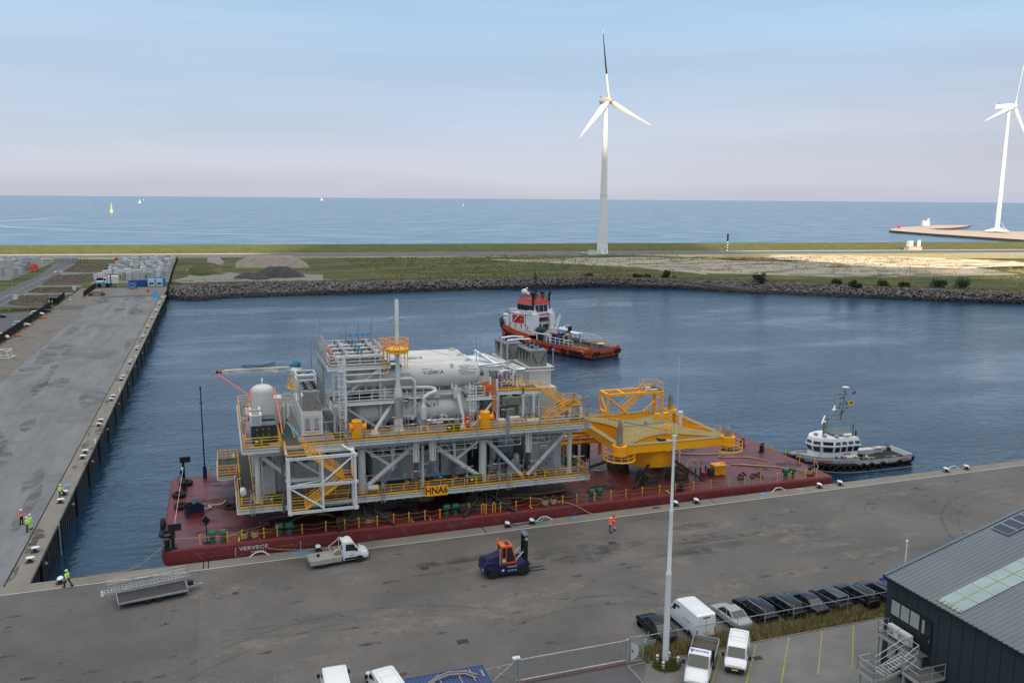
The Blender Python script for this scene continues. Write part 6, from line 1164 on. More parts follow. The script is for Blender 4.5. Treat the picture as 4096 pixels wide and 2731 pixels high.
m=MB(); m.pan([(51.9,UZ+1.95),(54.3,UZ+1.95),(54.5,UZ+2.3),(54.3,UZ+2.9),(51.95,UZ+3.0),(51.8,UZ+2.3)],5.2,7.4); m.box(52.4,54.0,5.05,5.199,UZ+2.1,UZ+2.6); E_(m,'top_box',tgreen,t); m=MB(); [m.cyl((52.1+q*.3,6.2,UZ+2.95),(52.1+q*.3,6.2,UZ+3.2),.09,.05,6) for q in range(7)]; E_(m,'bushing',black,t)
t=eq('white_skid_plates','row of light grey deck boxes at the foot of the right stair','boxes',(57,6,UZ+.02)); m=MB(); m.box(52.2,53.7,3.6,4.6,UZ+.02,UZ+.8); m.box(54.2,56.1,3.4,4.3,UZ+.02,UZ+.4); m.box(50.9,51.8,3.8,4.7,UZ+.02,UZ+.6); E_(m,'box',offw,t)
# lower deck rooms
t=box_container('lower_room','pale corrugated container in the lower deck, left of the middle, with grey doors',35.8,44.0,6.4,12.5,LZ+.02,LZ+3.5,corr,cat='room')
m=MB(); [m.box(x,x+1.3,6.36,6.398,LZ+.4,LZ+2.8) for x in (37.9,41.8)]; dd=E_(m,'door',M('door_grey',(.36,.38,.41),.5),t); m=MB(); [m.box(x+.3,x+.85,6.345,6.357,LZ+1.6,LZ+1.9) for x in (37.9,41.8)]; m.box(37.9,38.3,6.345,6.357,LZ+1.1,LZ+1.3); E_(m,'sign',refl,dd); m=MB(); [m.box(36.8+q*2.4,37.6+q*2.4,7,8.2,LZ+3.52,LZ+3.95) for q in range(3)]; E_(m,'roof_box',offw,t); m=MB(); m.box(35.8,44,6.45,12.4,LZ+3.505,LZ+3.53); E_(m,'roof',dgrey,t)
t=box_container('lower_room','pale corrugated container right of the middle in the lower deck, one grey door',44.3,47.6,6.4,12.5,LZ+.02,LZ+3.6,corr,cat='room'); m=MB(); m.box(45.2,46.4,6.36,6.398,LZ+.4,LZ+2.9); dd=E_(m,'door',M('door_grey',(.36,.38,.41)),t); m=MB(); m.box(45.55,46.1,6.345,6.357,LZ+1.0,LZ+1.25); m.box(45.5,46.0,6.345,6.357,LZ+1.7,LZ+2.1); E_(m,'sign',refl,dd)
t=box_container('lower_room','pale corrugated container at the right end of the lower deck with a white name plate',55.6,59.7,5.2,12,LZ+.02,LZ+4.4,corr,cat='room'); m=MB(); m.box(56.8,57.75,5.16,5.198,LZ+.3,LZ+3.5); m.box(57.8,58.75,5.16,5.198,LZ+.3,LZ+3.5); dd=E_(m,'door',M('door_grey',(.36,.38,.41)),t); m=MB(); m.box(56.85,57.85,5.14,5.157,LZ+2.75,LZ+3.3); E_(m,'name_plate',white,dd); text('ALBIZZATI',.17,stencil,dd,facing((57.35,5.13,zt(57.3,LZ+2.9))),'lettering',.002)
m=MB(); m.box(57.6,58.3,5.0,5.15,LZ+3.9,LZ+4.5); m.tube([(57.7,5.1,LZ+5),(57.8,5.0,LZ+4.6),(57.8,4.95,LZ+3.8)],.25,6); E_(m,'duct',grey,t)
t=box_container('lower_room','pale corrugated rooms at the left end of the lower deck behind the stair tower',24.6,33,6.2,12.5,LZ+.02,LZ+4.2,corr,cat='room'); m=MB(); m.box(28,29.2,6.16,6.198,LZ+2.3,LZ+3.1); E_(m,'name_plate',white,t); text('ALBIZZATI',.2,stencil,t,facing((28.6,6.15,zt(28.6,LZ+2.55))),'lettering',.002); m=MB(); m.box(25.2,26.6,6.16,6.198,LZ+.1,LZ+3.0); E_(m,'door',M('door_grey',(.36,.38,.41)),t)
m=MB(); [m.tube([(25.6+q*1.2,5.9,LZ+5),(25.6+q*1.2,5.8,LZ+4.4),(25.6+q*1.2,5.8,LZ+3.4)],.3,8) for q in range(5)]; E_(m,'duct',M('duct_dark_grey',(.16,.16,.165),.6),t)
t=box_container('lower_room','added shade-coloured light-blocking box inside the lower deck',34.5,54,13.5,21,LZ+.02,LZ+5.4,M('painted_shade_panel',(.10,.10,.10),.6),cat='room')  # block added to stop light from behind; deck shade is in its colour
t=box_container('lower_room','added shade-coloured light-blocking box behind the rooms at the left of the lower deck',23,34,13.5,21,LZ+.02,LZ+5.4,M('painted_shade_panel',(.10,.10,.10),.6),cat='room')  # second added block shutting out light, painted dark as shade
t=box_container('lower_cabinet','grey cabinet with a door beside the left column of the lower deck',23.1,24.5,5.6,9.5,LZ+.02,LZ+3.3,offw,cat='cabinet'); m=MB(); [m.tube([(23.3+q*.6,5.5,LZ+5.5),(23.3+q*.6,5.4,LZ+3.6)],.24,6) for q in range(2)]; E_(m,'duct',M('duct_dark_grey',(.16,.16,.165),.6),t)
t=eq('process_skid','cluster of small white vessels and pipes in the right bay of the lower deck','skid',(52,5,LZ+.02)); m=MB()
for x,y,r,h in ((51.0,6.5,.45,3.2),(52.3,5.2,.28,2.0),(53.0,4.6,.24,1.7),(53.6,5.0,.4,2.3)): m.lathe([(r*.7,.2),(r,.35),(r,h),(r*.6,h+.18),(.05,h+.25)],(x,y,LZ),n=16)
E_(m,'vessel',tankw,t,40); m=MB(); m.box(49.8,54.2,4.2,6.9,LZ+.02,LZ+.25); [m.beam((49.9+q*1.1,4.3,LZ+.2),(49.9+q*1.1,4.3,LZ+2.0),.1) for q in range(5)]; [m.tube([(50,4.4,LZ+.6+q*.35),(53.9,4.4,LZ+.6+q*.35),(53.9,6,LZ+.6+q*.35)],.06,6) for q in range(4)]; E_(m,'frame',galv,t); m=MB(); m.box(51.4,52.3,4.0,4.3,LZ+1.0,LZ+2.9); E_(m,'control_cabinet',M('control_cabinet_blue',(.04,.07,.10),.5),t)
# ================= YELLOW LIFTING FRAME =================
FX,FY=74.9,10.4; ztop=7.95
yf=thing('lifting_frame','big orange-yellow four-armed lifting frame on a round drum at the right part of the barge','frame',BP(FX,FY,DZ),world=True)
Y_=lambda m,name,mat=oran,par=None,sm=False,label=None: m.build(name,mat,par or yf,True,smooth=sm,label=label)
m=MB(); m.lathe([(3.8,3.15),(3.8,ztop-.1)],(FX,FY,0),n=48); Y_(m,'drum',sm=30)
cor=[(67.0,2.9),(82.6,2.9),(82.6,17.8),(67.3,17.8)]
# concave four-armed top plate
pl=[]
for i in range(4):
    a=cor[i]; b=cor[(i+1)%4]; d=Vector((a[0]-FX,a[1]-FY)).normalized(); nrm=Vector((-d.y,d.x)); A=Vector(a)
    pl+= [tuple(A-nrm*.75),tuple(A+nrm*.75)]
    mid=(Vector(a)+Vector(b))/2; toc=(Vector((FX,FY))-mid)
    P0=A+nrm*.75; db=Vector((b[0]-FX,b[1]-FY)).normalized(); nb_=Vector((-db.y,db.x)); P3=Vector(b)-nb_*.75; Cc=mid+toc*.62
    for k in range(1,18): t_=k/18; wq=2.6; q=(P0*(1-t_)**2+Cc*2*wq*t_*(1-t_)+P3*t_**2)/((1-t_)**2+2*wq*t_*(1-t_)+t_**2); pl.append((q.x,q.y))
m=MB(); m.prism(pl,ztop-.08,ztop+.0); Y_(m,'top_plate',olive)
m=MB(); n=len(pl)
for i in range(n):
    a=pl[i]; b=pl[(i+1)%n]; cx,cy=FX,FY
    ia=(a[0]+(cx-a[0])*.03,a[1]+(cy-a[1])*.03); ib=(b[0]+(cx-b[0])*.03,b[1]+(cy-b[1])*.03)
    def dep(p): r=math.hypot(p[0]-cx,p[1]-cy); return 1.12+max(0,min(1.3,(7.2-r)*.5))
    m.quad((*ia,ztop-.09),(*ib,ztop-.09),(*ib,ztop-dep(b)),(*ia,ztop-dep(a)))
Y_(m,'arm_web',sm=30)
for i in range(4):
    a=cor[i]; b=cor[(i+1)%4]; m=MB(); m.beam((*a,ztop-.62),(*b,ztop-.62),.75,1.05); g=Y_(m,'girder'); m=MB(); m.beam((*a,ztop-.06),(*b,ztop-.06),.85,.07); Y_(m,'girder_top',olive,g)
for i,(x,y) in enumerate(cor):
    d=Vector((x-FX,y-FY)).normalized(); cx,cy=x+d.x*.3,y+d.y*.3
    m=MB(); m.lathe([(.95,-1.25),(.95,.05)],(cx,cy,ztop),n=20); k=Y_(m,'corner_socket',sm=30); m=MB(); [m.beam((cx+.5*math.cos(q),cy+.5*math.sin(q),ztop),(cx+.8*math.cos(q),cy+.8*math.sin(q),ztop+.02),.08,.8) for q in (0,1.57,3.14,4.7)]; Y_(m,'gusset',oran,k)
    H=(3.5,1.3,2.6,3.8)[i]; pgr=M('pin_primer_grey',(.19,.20,.17),.7,var=.1)
    m=MB(); m.lathe([(.42,0),(.42,H*.28),(.38,H*.3),(.38,H*.62),(.26,H*.85),(.03,H)] if i!=1 else [(.52,0),(.52,.75),(.3,1.1),(.03,1.4)],(cx,cy,ztop+.05),n=18); Y_(m,'guide_pin',pgr,sm=40)
    # round walkway basket below each corner
    m=MB(); pts=[(cx+2.0*math.cos(math.atan2(d.y,d.x)+q),cy+2.0*math.sin(math.atan2(d.y,d.x)+q)) for q in [-1.9+w_*3.8/8 for w_ in range(9)]]; m.prism(pts,ztop-1.75,ztop-1.68); Y_(m,'basket_floor',dgrey); m=MB()
    for p,q in zip(pts[:-1],pts[1:]):
        for h,rr in ((.0,.09),(.55,.03),(1.1,.03)): m.cyl((*p,ztop-1.7+h),(*q,ztop-1.7+h),rr,None,5)
    for p in pts: m.cyl((*p,ztop-1.85),(*p,ztop-.5),.05,None,5)
    Y_(m,'basket_rail',yel)
m=MB()     # posts with wires round the star
inner=[(FX+(x-FX)*.93,FY+(y-FY)*.93) for x,y in pl]
for p,q in zip(inner,inner[1:]+inner[:1]):
    if math.hypot(p[0]-q[0],p[1]-q[1])<2.4:
        m.cyl((*p,ztop),(*p,ztop+1.15),.035,None,5)
        for h in (.55,1.1): m.cyl((*p,ztop+h),(*q,ztop+h),.014,None,4)
Y_(m,'wire_rail',yel)
m=MB(); m.beam((70.5,FY+.3,ztop+.06),(78.5,FY+1.2,ztop+.06),.14); m.beam((FX-3.6,FY+5,ztop+.06),(FX+1.5,FY-3,ztop+.06),.14); m.cyl((FX,FY+.6,ztop),(FX,FY+.6,ztop+.6),.18); Y_(m,'grey_conduit',grey)
ang=-.35; lx=FX+3.78*math.cos(-PI/2+ang+.55); ly=FY+3.78*math.sin(-PI/2+ang+.55)
m=MB(); [m.cyl((lx-.25+s*.5,ly-.12,3.4),(lx-.25+s*.5,ly-.12,ztop+1.3),.045,None,5) for s in (0,1)]; [m.cyl((lx-.25,ly-.12,3.5+k*.35),(lx+.25,ly-.12,3.5+k*.35),.03,None,4) for k in range(17)]; [m.torus((lx,ly-.5,z),.42,.035,n=10,m=4) for z in (5.6,6.4,7.2,8.0,8.9,9.2)]; Y_(m,'ladder',yel)
for x in (FX+3.0,FX+4.4): m=MB(); m.lathe([(.38,4.5),(.38,8.9)],(x,FY+2.8,0),n=14); Y_(m,'pipe_sleeve',oran,sm=30)
m=MB(); m.lathe([(.2,1.7),(.2,5.5)],(80.7,11.5,0),n=14); m.lathe([(.24,5.5),(.24,9.1),(.34,9.1+.05),(.34,9.1+.3)],(80.7,11.5,0),n=14); Y_(m,'white_riser',white,sm=30)
# yellow access tower behind the star
def yb_(pts,w=.35): 
    m=MB(); [m.beam(a,b,w) for a,b in pts]; return m
X0,X1,Ya,Yb,Zt_=72.2,81.2,17.6,20.2,10.9
m=yb_([((X0,Ya,Zt_),(X1,Ya,Zt_)),((X0,Yb,Zt_),(X1,Yb,Zt_)),((X0,Ya,Zt_),(X0,Yb,Zt_)),((X1,Ya,Zt_),(X1,Yb,Zt_)),((X0+2.6,Ya,Zt_),(X0+2.6,Yb,Zt_)),((X0,Ya,ztop+.2),(X0,Yb,ztop+.2))]); Y_(m,'tower_top')
for x,y in ((X0,Ya),(X0,Yb),(X1,Ya),(X1,Yb),(X1-1.1,Ya)): m=MB(); m.cyl((x,y,ztop-1.6),(x,y,Zt_-.15),.17,None,8); Y_(m,'tower_post')
for a,b in (((X0,Ya,Zt_-.3),(X0+3.2,Ya,ztop)),((X1,Ya,Zt_-.3),(X1-3.4,Ya,ztop)),((X0,Ya,ztop),(X0,Yb,Zt_-.3))): m=MB(); m.cyl(a,b,.14,None,8); Y_(m,'tower_brace')
m=MB(); m.box(X1-2.6,X1,Ya,Yb,Zt_+.18,Zt_+.22); Y_(m,'tower_grating',dgrey); m=MB(); m.rail([(X1-2.6,Yb,Zt_+.2),(X1,Yb,Zt_+.2),(X1,Ya,Zt_+.2)],1.2,1.3,.04,.1); m.rail([(X1-2.8,Ya+.1,Zt_+.2),(X1-2.0,Ya+.1,Zt_+.2)],1.2,1,.04,.1); Y_(m,'tower_rail',yel)
a=Vector((X1-2.5,Ya+.9,Zt_+.2)); b=Vector((X0+2.4,Ya+.6,ztop+.1)); m=MB(); [m.beam(a+Vector((0,s,0)),b+Vector((0,s,0)),.08,.3) for s in (-.5,.5)]; [m.cyl(a+Vector((0,s,h)),b+Vector((0,s,h)),.04,None,5) for s in (-.5,.5) for h in (.5,1.1)]; [m.cyl(a.lerp(b,k/5)+Vector((0,-.5,0)),a.lerp(b,k/5)+Vector((0,-.5,1.1)),.035,None,5) for k in range(6)]; Y_(m,'tower_stair',yel)
m=MB(); m.obox((X1-2.4,Ya+.4,Zt_+.5),(.7,.5,.5)); m.obox((X1-1.2,Ya+.6,Zt_+.27),(1.2,.5,.06)); Y_(m,'white_bag',white)
# supports under the drum
for x,y,lb in ((72.5,5.6,'rusty support block under the front left of the yellow frame'),(77.0,5.6,'rusty support block under the front right of the yellow frame'),(71.3,12,'rusty support block under the left side of the yellow frame'),(78.3,14,'rusty support block under the far side of the yellow frame')):
    t=thing('support_block',lb,'support',BP(x,y,DZ),world=True); m=MB(); w_=1.15
    m.add([(x-w_,y-1.5,DZ),(x+w_,y-1.5,DZ),(x+w_,y+1.2,DZ),(x-w_,y+1.2,DZ),(x-w_+.25,y-1.1,DZ+1.0),(x+w_-.25,y-1.1,DZ+1.0),(x+w_-.25,y+1.2,DZ+1.4),(x-w_+.25,y+1.2,DZ+1.4)],[(3,2,1,0),(4,5,6,7),(0,1,5,4),(1,2,6,5),(2,3,7,6),(3,0,4,7)])
    m.box(x-w_+.3,x+w_-.3,y-1.6,y-1.1,DZ+.5,DZ+1.3); [m.beam((x+s,y-1.9,DZ+1.38),(x+s*.9,y+1,DZ+1.4),.16,.16) for s in (-.7,.7)]; m.build('block',rust,t,True)
for a,b,lb in (((73.6,7.2,3.6),(69.6,3.6,DZ+.05),'long black strut at the left front of the yellow frame'),((77.6,7.4,3.6),(80.2,4.0,DZ+.05),'rusty strut at the right front of the yellow frame'),((71.5,10,4.2),(66.6,12.8,DZ+.2),'rusty strut reaching left from the yellow frame')):
    m=MB(); m.cyl(a,b,.2,None,8); m.obox((b[0],b[1],b[2]),(.8,.5,.06),.6); tag(m.build('strut',black if 'black' in lb else rust,trim=True),lb,'strut')
ropepile(BP(68.4,11.8,DZ+.1),.7,8,'tangle of pale rope and net at the left strut of the yellow frame',galv,.05)
# yellow tubular rack behind
t=thing('tube_rack','yellow tubular rack on black stands behind the platform and the yellow frame','rack',BP(66.5,19,DZ),world=True)
for y,z in ((16.2,5.6),(17.6,5.5),(16.2,4.6),(17.6,4.6)): m=MB(); m.cyl((62.5,y,z),(72,y,z),.22,None,10); m.build('tube',oran,t,True,smooth=40)
m=MB(); [m.beam((63+k*1.3,16.2,5.5),(63.7+k*1.3,17.6,5.4),.2) for k in range(6)]; [m.beam((63+k*1.3,16.2,5.5),(63.7+k*1.3,16.2,4.6),.2) for k in range(6)]; [m.cyl((x,16.2,2.6),(x,16.2,4.6),.28,None,8) for x in (65.6,70.4)]; m.build('bracing',oran,t,True)
m=MB(); [m.box(x,x+.5,15.8,18,DZ,4.3) for x in (64.5,66.3,68.2)]; m.box(64.3,66.8,15.7,15.9,DZ,2.2); m.build('stand',black,t,True)

# ================= SMALL PIPEWORK ON THE PLATFORM =================
random.seed(21)
t=eq('pipework','dense grey and white small pipework between and below the horizontal tanks','pipes',(41,6,UZ+.1))
for k in range(11):
    y=5.7+random.uniform(-.5,.9); z=random.choice((14.9,15.2,15.6,12.2,12.5,12.0)); a=34+random.uniform(0,7); b=a+random.uniform(2,6); r=random.uniform(.04,.1)
    m=MB(); m.tube([(a,y,z-random.uniform(.3,2)),(a,y,z),(b,y,z),(b,y+random.uniform(.2,1.2),z),(b,y+.6,z-random.uniform(.5,2.4))],r,6); E_(m,'pipe',random.choice((tankw,galv,grey,silver)),t)
m=MB()
for k in range(26): x=32+random.uniform(0,18); y=4.3+random.uniform(0,1.2); h=random.uniform(.5,1.7); m.beam((x,y,UZ),(x,y,UZ+h),.07); m.obox((x,y,UZ+h),(random.uniform(.2,.45),.2,random.uniform(.2,.5)))
E_(m,'junction_boxes',galv,t)
m=MB()
for k in range(12): x=37+k*1.0; m.beam((x,8.4+random.uniform(-.3,.3),15.2),(x+random.uniform(-1.4,1.4),9.8,15.9),.16)
m.beam((36.5,6.0,15.75),(47,6.0,15.75),.12); m.beam((36.5,9.3,15.6),(47,9.3,15.6),.3); m.beam((36.5,13.1,15.6),(47,13.1,15.6),.3); E_(m,'cradle_beams',offw,t)
m=MB(); [m.tube([(31.6+k*.35,5.0+.2*k,UZ),(31.6+k*.35,5.0+.2*k,UZ+7.2),(33+k*.2,6+.2*k,UZ+7.2)],.05+.01*(k%3),6) for k in range(6)]; E_(m,'riser_pipes',galv,t)
m=MB(); [m.obox((33.3+k*.9,5.6,16.6),(.3,.25,.4)) for k in range(5)]; [m.cyl((33+k*1.3,5.9,14.2),(33+k*1.3,5.9,15.3),.05) for k in range(5)]; m.tube([(31.5,6.2,16.7),(38.5,6.2,16.7)],.08,6); m.tube([(31.5,6.4,14.6),(38,6.4,14.6)],.1,6); E_(m,'under_deck_pipes',grey,t)
t=eq('pipework','thin pipes, cable runs and boxes along the left end of the upper deck','pipes',(24,10,UZ+.1)); m=MB()
for k in range(14): y=3.4+k*1.35; x=21.35+random.uniform(-.1,.3); h=random.uniform(.7,2.4); m.beam((x,y,UZ),(x,y,UZ+h),.06); m.obox((x,y,UZ+h*.8),(.25,.3,.45))
m.tube([(21.5,3.4,UZ+.5),(21.5,21,UZ+.5)],.07,6); m.tube([(26.9,5,UZ+.4),(26.9,15,UZ+.4)],.07,6); m.tube([(27.1,5,UZ+.8),(27.1,15,UZ+.8)],.05,6); [m.beam((27,5.5+k*1.2,UZ),(27,5.5+k*1.2,UZ+2.0),.06) for k in range(8)]; E_(m,'posts_and_pipes',galv,t)
m=MB(); [m.beam((25.9+k*.12,9+k*.9,UZ),(25.9+k*.12,9+k*.9,UZ+2.6),.1) for k in range(7)]; [m.beam((24.9,11+k*2,UZ+2.3),(27.3,11+k*2,UZ+2.3),.12) for k in range(4)]; E_(m,'rack_frame',offw,t)
t=eq('pipework','boxes, valves and cable runs at the right half of the upper deck','pipes',(55,5,UZ+.1)); m=MB()
for k in range(22): x=50+random.uniform(0,11.5); y=2.9+random.uniform(0,1.0); h=random.uniform(.4,1.5); m.beam((x,y,UZ),(x,y,UZ+h),.06); m.obox((x,y,UZ+h),(random.uniform(.15,.4),.18,random.uniform(.2,.45)))
m.tube([(50,3.0,UZ+.35),(61,3.0,UZ+.35)],.06,6); m.tube([(54.5,5,UZ+3),(54.5,5,ZM-.6),(57,5.2,ZM-.6)],.06,6); E_(m,'boxes_and_pipes',galv,t)
m=MB(); [m.cyl((51.4+k*.45,8.2,ZM),(51.4+k*.45,8.2,ZM+random.uniform(1.2,2.4)),.06,None,6) for k in range(9)]; [m.obox((51.5+k*.6,8.0,ZM+.9),(.22,.2,.3)) for k in range(6)]; m.obox((52.2,9.3,ZM+1),(1.4,.8,2.0)); E_(m,'mezzanine_units',grey,t); m=MB(); [m.cyl((51.7+k*.9,8.0,ZM+1.2),(51.7+k*.9,8.0,ZM+1.45),.08) for k in range(4)]; E_(m,'magenta_tags',M('magenta_tag',(.5,.02,.12),.6),t)
t=eq('pipework','pipes, boxes and trays along the front of the lower deck','pipes',(45,4,LZ+.1)); m=MB()
for k in range(34): x=33.5+random.uniform(0,27); y=3.4+random.uniform(0,1.0); h=random.uniform(.4,1.9); m.beam((x,y,LZ),(x,y,LZ+h),.06); m.obox((x,y,LZ+h),(random.uniform(.15,.45),.18,random.uniform(.2,.5)))
[m.tube([(34.8,4.6+q*.35,UZ-1.6-q*.12),(60,4.6+q*.35,UZ-1.6-q*.12)],.07+.02*(q%2),6) for q in range(5)]; [m.tube([(x,4.7,UZ-1.7),(x,4.7,LZ+random.uniform(.6,3))],.06,6) for x in (36.2,39.2,44.1,47.8,49.6,50.3,54.6,55.2,59.9)]; E_(m,'pipes_and_boxes',galv,t)
m=MB(); [m.box(x,x+.45,3.6,3.9,LZ,UZ-1.5) for x in (40.3,44.9)]; [m.beam((x,4,UZ-1.9),(x+3,4,UZ-2.6),.1) for x in (35,42,49,54)]; m.box(42.6,44.2,3.6,4.2,LZ+.3,LZ+.6); E_(m,'brown_trays',M('brown_tray',(.13,.11,.10),.6),t)
m=MB(); [m.obox((x,3.9,LZ+1.2),(.22,.12,.3)) for x in (42.8,43.1,43.4,43.7,55.2,55.5,55.8)]; E_(m,'blue_switches',lblue,t)
# ================= VEHICLES =================
def paint(n,c,r=.28,sp=.6): return M('car_paint_'+n,c,r,var=.04,spec=sp)
rimm=M('wheel_rim',(.30,.30,.31),.35,metal=.6,var=.1); redl=M('rear_lamp_red',(.45,.01,.01),.25); clr=M('head_lamp_clear',(.5,.52,.55),.15); plY=M('plate_yellow',(.85,.52,.03),.5); plW=M('plate_white',(.65,.66,.66),.5); trimb=M('trim_black',(.018,.018,.02),.6)
def wheels(t,xs,hw,r,wd=.22,dual=False):
    for x in xs:
        for s in (-1,1):
            m=MB(); y=s*hw; m.lathe([(r*.62,-wd/2),(r*.95,-wd/2),(r,-wd/2+.04),(r,wd/2-.04),(r*.95,wd/2),(r*.62,wd/2)],(x,y,r),'Y',18); w=m.build('wheel',rubber,t,smooth=50)
            m=MB(); m.lathe([(r*.60,wd*.38),(r*.5,wd*.3),(r*.15,wd*.42),(.02,wd*.44)] if s>0 else [(.02,-wd*.44),(r*.15,-wd*.42),(r*.5,-wd*.3),(r*.60,-wd*.38)],(x,y,r),'Y',14); m.lathe([(r*.64,-wd*.3),(r*.64,wd*.3)],(x,y,r),'Y',14); m.build('rim',rimm,w)
def loft(stn):
    # stn: (x, half width low, half width belt, half width top, z bottom, z belt, z top)
    P=[]; 
    for x,wl,wb,wt,z0,zb,zt2 in stn: zm=z0+(zb-z0)*.45; P+=[(x,-wl*.93,z0),(x,-wl,zm),(x,-wb,zb),(x,-wt,zt2-.03),(x,-wt*.6,zt2),(x,wt*.6,zt2),(x,wt,zt2-.03),(x,wb,zb),(x,wl,zm),(x,wl*.93,z0)]
    n=10;k=len(stn); F=[(j*n+i,(j+1)*n+i,(j+1)*n+(i+1)%n,j*n+(i+1)%n) for j in range(k-1) for i in range(n)]+[tuple(range(n)),tuple(range((k-1)*n,k*n))[::-1]]
    return P,F
def car(label,loc,rz,pc,kind='sedan',L=4.7,Wd=1.82,H=1.45,group=None,plate=plY,rails=False,cat='car',name='parked_car'):
    t=thing(name,label,cat,loc,rz,group); h=L/2; w=Wd/2; zb=H*.62
    prof={'sedan':[(-h,.55),(-h+.12,.66),(-h+.8,.70),(-h+1.0,.71),(h-1.3,.67),(h-.5,.58),(h-.1,.45),(h,.36)],'wagon':[(-h,.52),(-h+.1,.66),(-h+.35,.70),(-h+1,.70),(h-1.35,.67),(h-.5,.58),(h-.1,.45),(h,.36)],'hatch':[(-h,.5),(-h+.1,.62),(-h+.3,.68),(-h+1,.7),(h-1.05,.68),(h-.4,.58),(h-.1,.46),(h,.36)]}[kind]
    st=[]
    for x,zz in prof:
        e=1-max(0,(abs(x)-h+.7))/.7*.16; st.append((x,w*e,w*e*.985,w*e*.93,.20 if abs(x)<h-.2 else .3,zz*H-.1,zz*H))
    P,F=loft(st); m=MB().add(P,F); body=m.build('body',pc,t,smooth=60); sb_=body.modifiers.new('round','SUBSURF'); sb_.levels=1; sb_.render_levels=2; body.scale=(1.02,1.05,1.04)
    rx={'sedan':(-h+.75,-h+1.55,h-2.15,h-1.35),'wagon':(-h+.12,-h+.55,h-2.15,h-1.4),'hatch':(-h+.12,-h+.5,h-1.8,h-1.05)}[kind]; z0=H*.665; wt=w*.74; wb=w*.91; z1=H+.02
    a,b,c,d=rx
    P=[(a,-wb*.93,z0),(d,-wb*.95,z0),(d,wb*.95,z0),(a,wb*.93,z0),(b,-wt,z1),(c,-wt,z1),(c,wt,z1),(b,wt,z1)]
    m=MB().add(P,[(3,2,1,0),(4,5,6,7),(0,1,5,4),(1,2,6,5),(2,3,7,6),(3,0,4,7)]); m.build('window',glass,t)
    m=MB(); m.add([(b-.1,-wt*1.0,z1-.01),(c+.1,-wt*1.0,z1-.01),(c+.1,wt*1.0,z1-.01),(b-.1,wt*1.0,z1-.01),(b+.05,-wt*.86,z1+.05),(c-.05,-wt*.86,z1+.045),(c-.05,wt*.86,z1+.045),(b+.05,wt*.86,z1+.05)],[(3,2,1,0),(4,5,6,7),(0,1,5,4),(1,2,6,5),(2,3,7,6),(3,0,4,7)]); m.build('roof',pc,t,smooth=40)
    m=MB()
    for s in (-1,1):
        m.beam((a,s*wb*.94,z0),(b,s*wt*1.01,z1),.09,.07); m.beam((d,s*wb*.96,z0),(c,s*wt*1.01,z1),.07,.06)
        for f in ((.38,.72) if kind!='sedan' else (.45,)): m.beam((a+(d-a)*f,s*wb*.965,z0),(b+(c-b)*f,s*wt*1.02,z1),.08,.06)
    if kind!='sedan': [m.beam((a+.16,s*wb*.93,z0),(b+.18,s*wt*1.0,z1),.2,.09) for s in (-1,1)]
    m.build('pillar',pc,t)
    if rails: m=MB(); [m.beam((b+.1,s*wt*.96,z1+.08),(c-.1,s*wt*.96,z1+.08),.04) for s in (-1,1)]; m.build('roof_rail',galv,t)
    m=MB(); [m.beam((a+.1,s*(wb*.955),z0+.01),(d-.1,s*(wb*.975),z0+.01),.025) for s in (-1,1)]; m.build('chrome_strip',galv,t)
    for s in (-1,1): MB().obox((d-.35,s*(w+.08),z0+.06),(.16,.2,.13)).build('mirror',pc,t)
    for s in (-1,1): MB().obox((-h+.05,s*w*.68,H*.53),(.10,.38,.16)).build('tail_light',redl,t); MB().obox((h-.22,s*w*.62,H*.40),(.16,.26,.08)).build('headlight',clr,t)
    MB().box(-h-.012,-h+.05,-.26,.26,H*.36,H*.36+.12).build('number_plate',plate,t)
    m=MB(); m.box(-h-.008,-h+.1,-w*.8,w*.8,.24,.36); m.build('bumper',trimb if pc.name.endswith('silver')==False else pc,t)
    wheels(t,(-h+.93,h-.9),w-.11,.325)
    m=MB(); 
    for x in (-h+.93,h-.9):
        for s in (-1,1): m.lathe([(.385,-.012),(.385,.012)],(x,s*(w-.012),.33),'Y',18)
    m.build('wheel_arch',rubber,t); return t
blk=paint('black',(.004,.005,.007),.18,.35); G='cars parked nose to the quay along the fence'
r90=PI/2
car('black saloon with chrome strip parked left of the big white van, beside the lamp mast',(55.15,-28.7,0),r90,blk,'sedan',5.0,1.88,1.48,G,plW)
car('silver saloon parked right of the white van',(62.75,-28.9,0),r90+.03,paint('silver',(.30,.32,.34),.25),'sedan',4.7,1.8,1.46,G,plW)
car('black estate right of the silver saloon, with a white number plate',(65.6,-28.6,0),r90+.07,blk,'wagon',4.9,1.85,1.47,G,plW,True)
car('black estate with a yellow number plate and bright roof rails',(68.5,-28.8,0),r90+.09,blk,'wagon',4.9,1.85,1.48,G,plY,True)
car('dark blue-black saloon between the black estates and the small hatchback',(71.1,-29.0,0),r90+.09,paint('night',(.008,.012,.022),.18,.35),'sedan',4.7,1.8,1.44,G,plW)
car('dark grey-blue hatchback with tall red tail lamps',(73.9,-29.0,0),r90+.09,paint('slate',(.030,.040,.055)),'hatch',4.2,1.75,1.5,G,plW)
car('black estate second from the building, with long chrome window strip',(76.7,-29.2,0),r90+.09,blk,'wagon',4.8,1.82,1.48,G,plW,True)
car('dark estate partly hidden behind the building corner',(79.4,-29.4,0),r90+.09,paint('night',(.012,.016,.026)),'wagon',4.8,1.82,1.48,G,plY,True)
car('bright blue car showing only its bonnet beside the building corner',(82.6,-29.0,0),r90+.09,paint('blue',(.02,.07,.30)),'hatch',4.2,1.75,1.5,G,plY)
G2='cars in the parking lot behind the black fence'; wp=paint('white',(.72,.73,.74),.35)
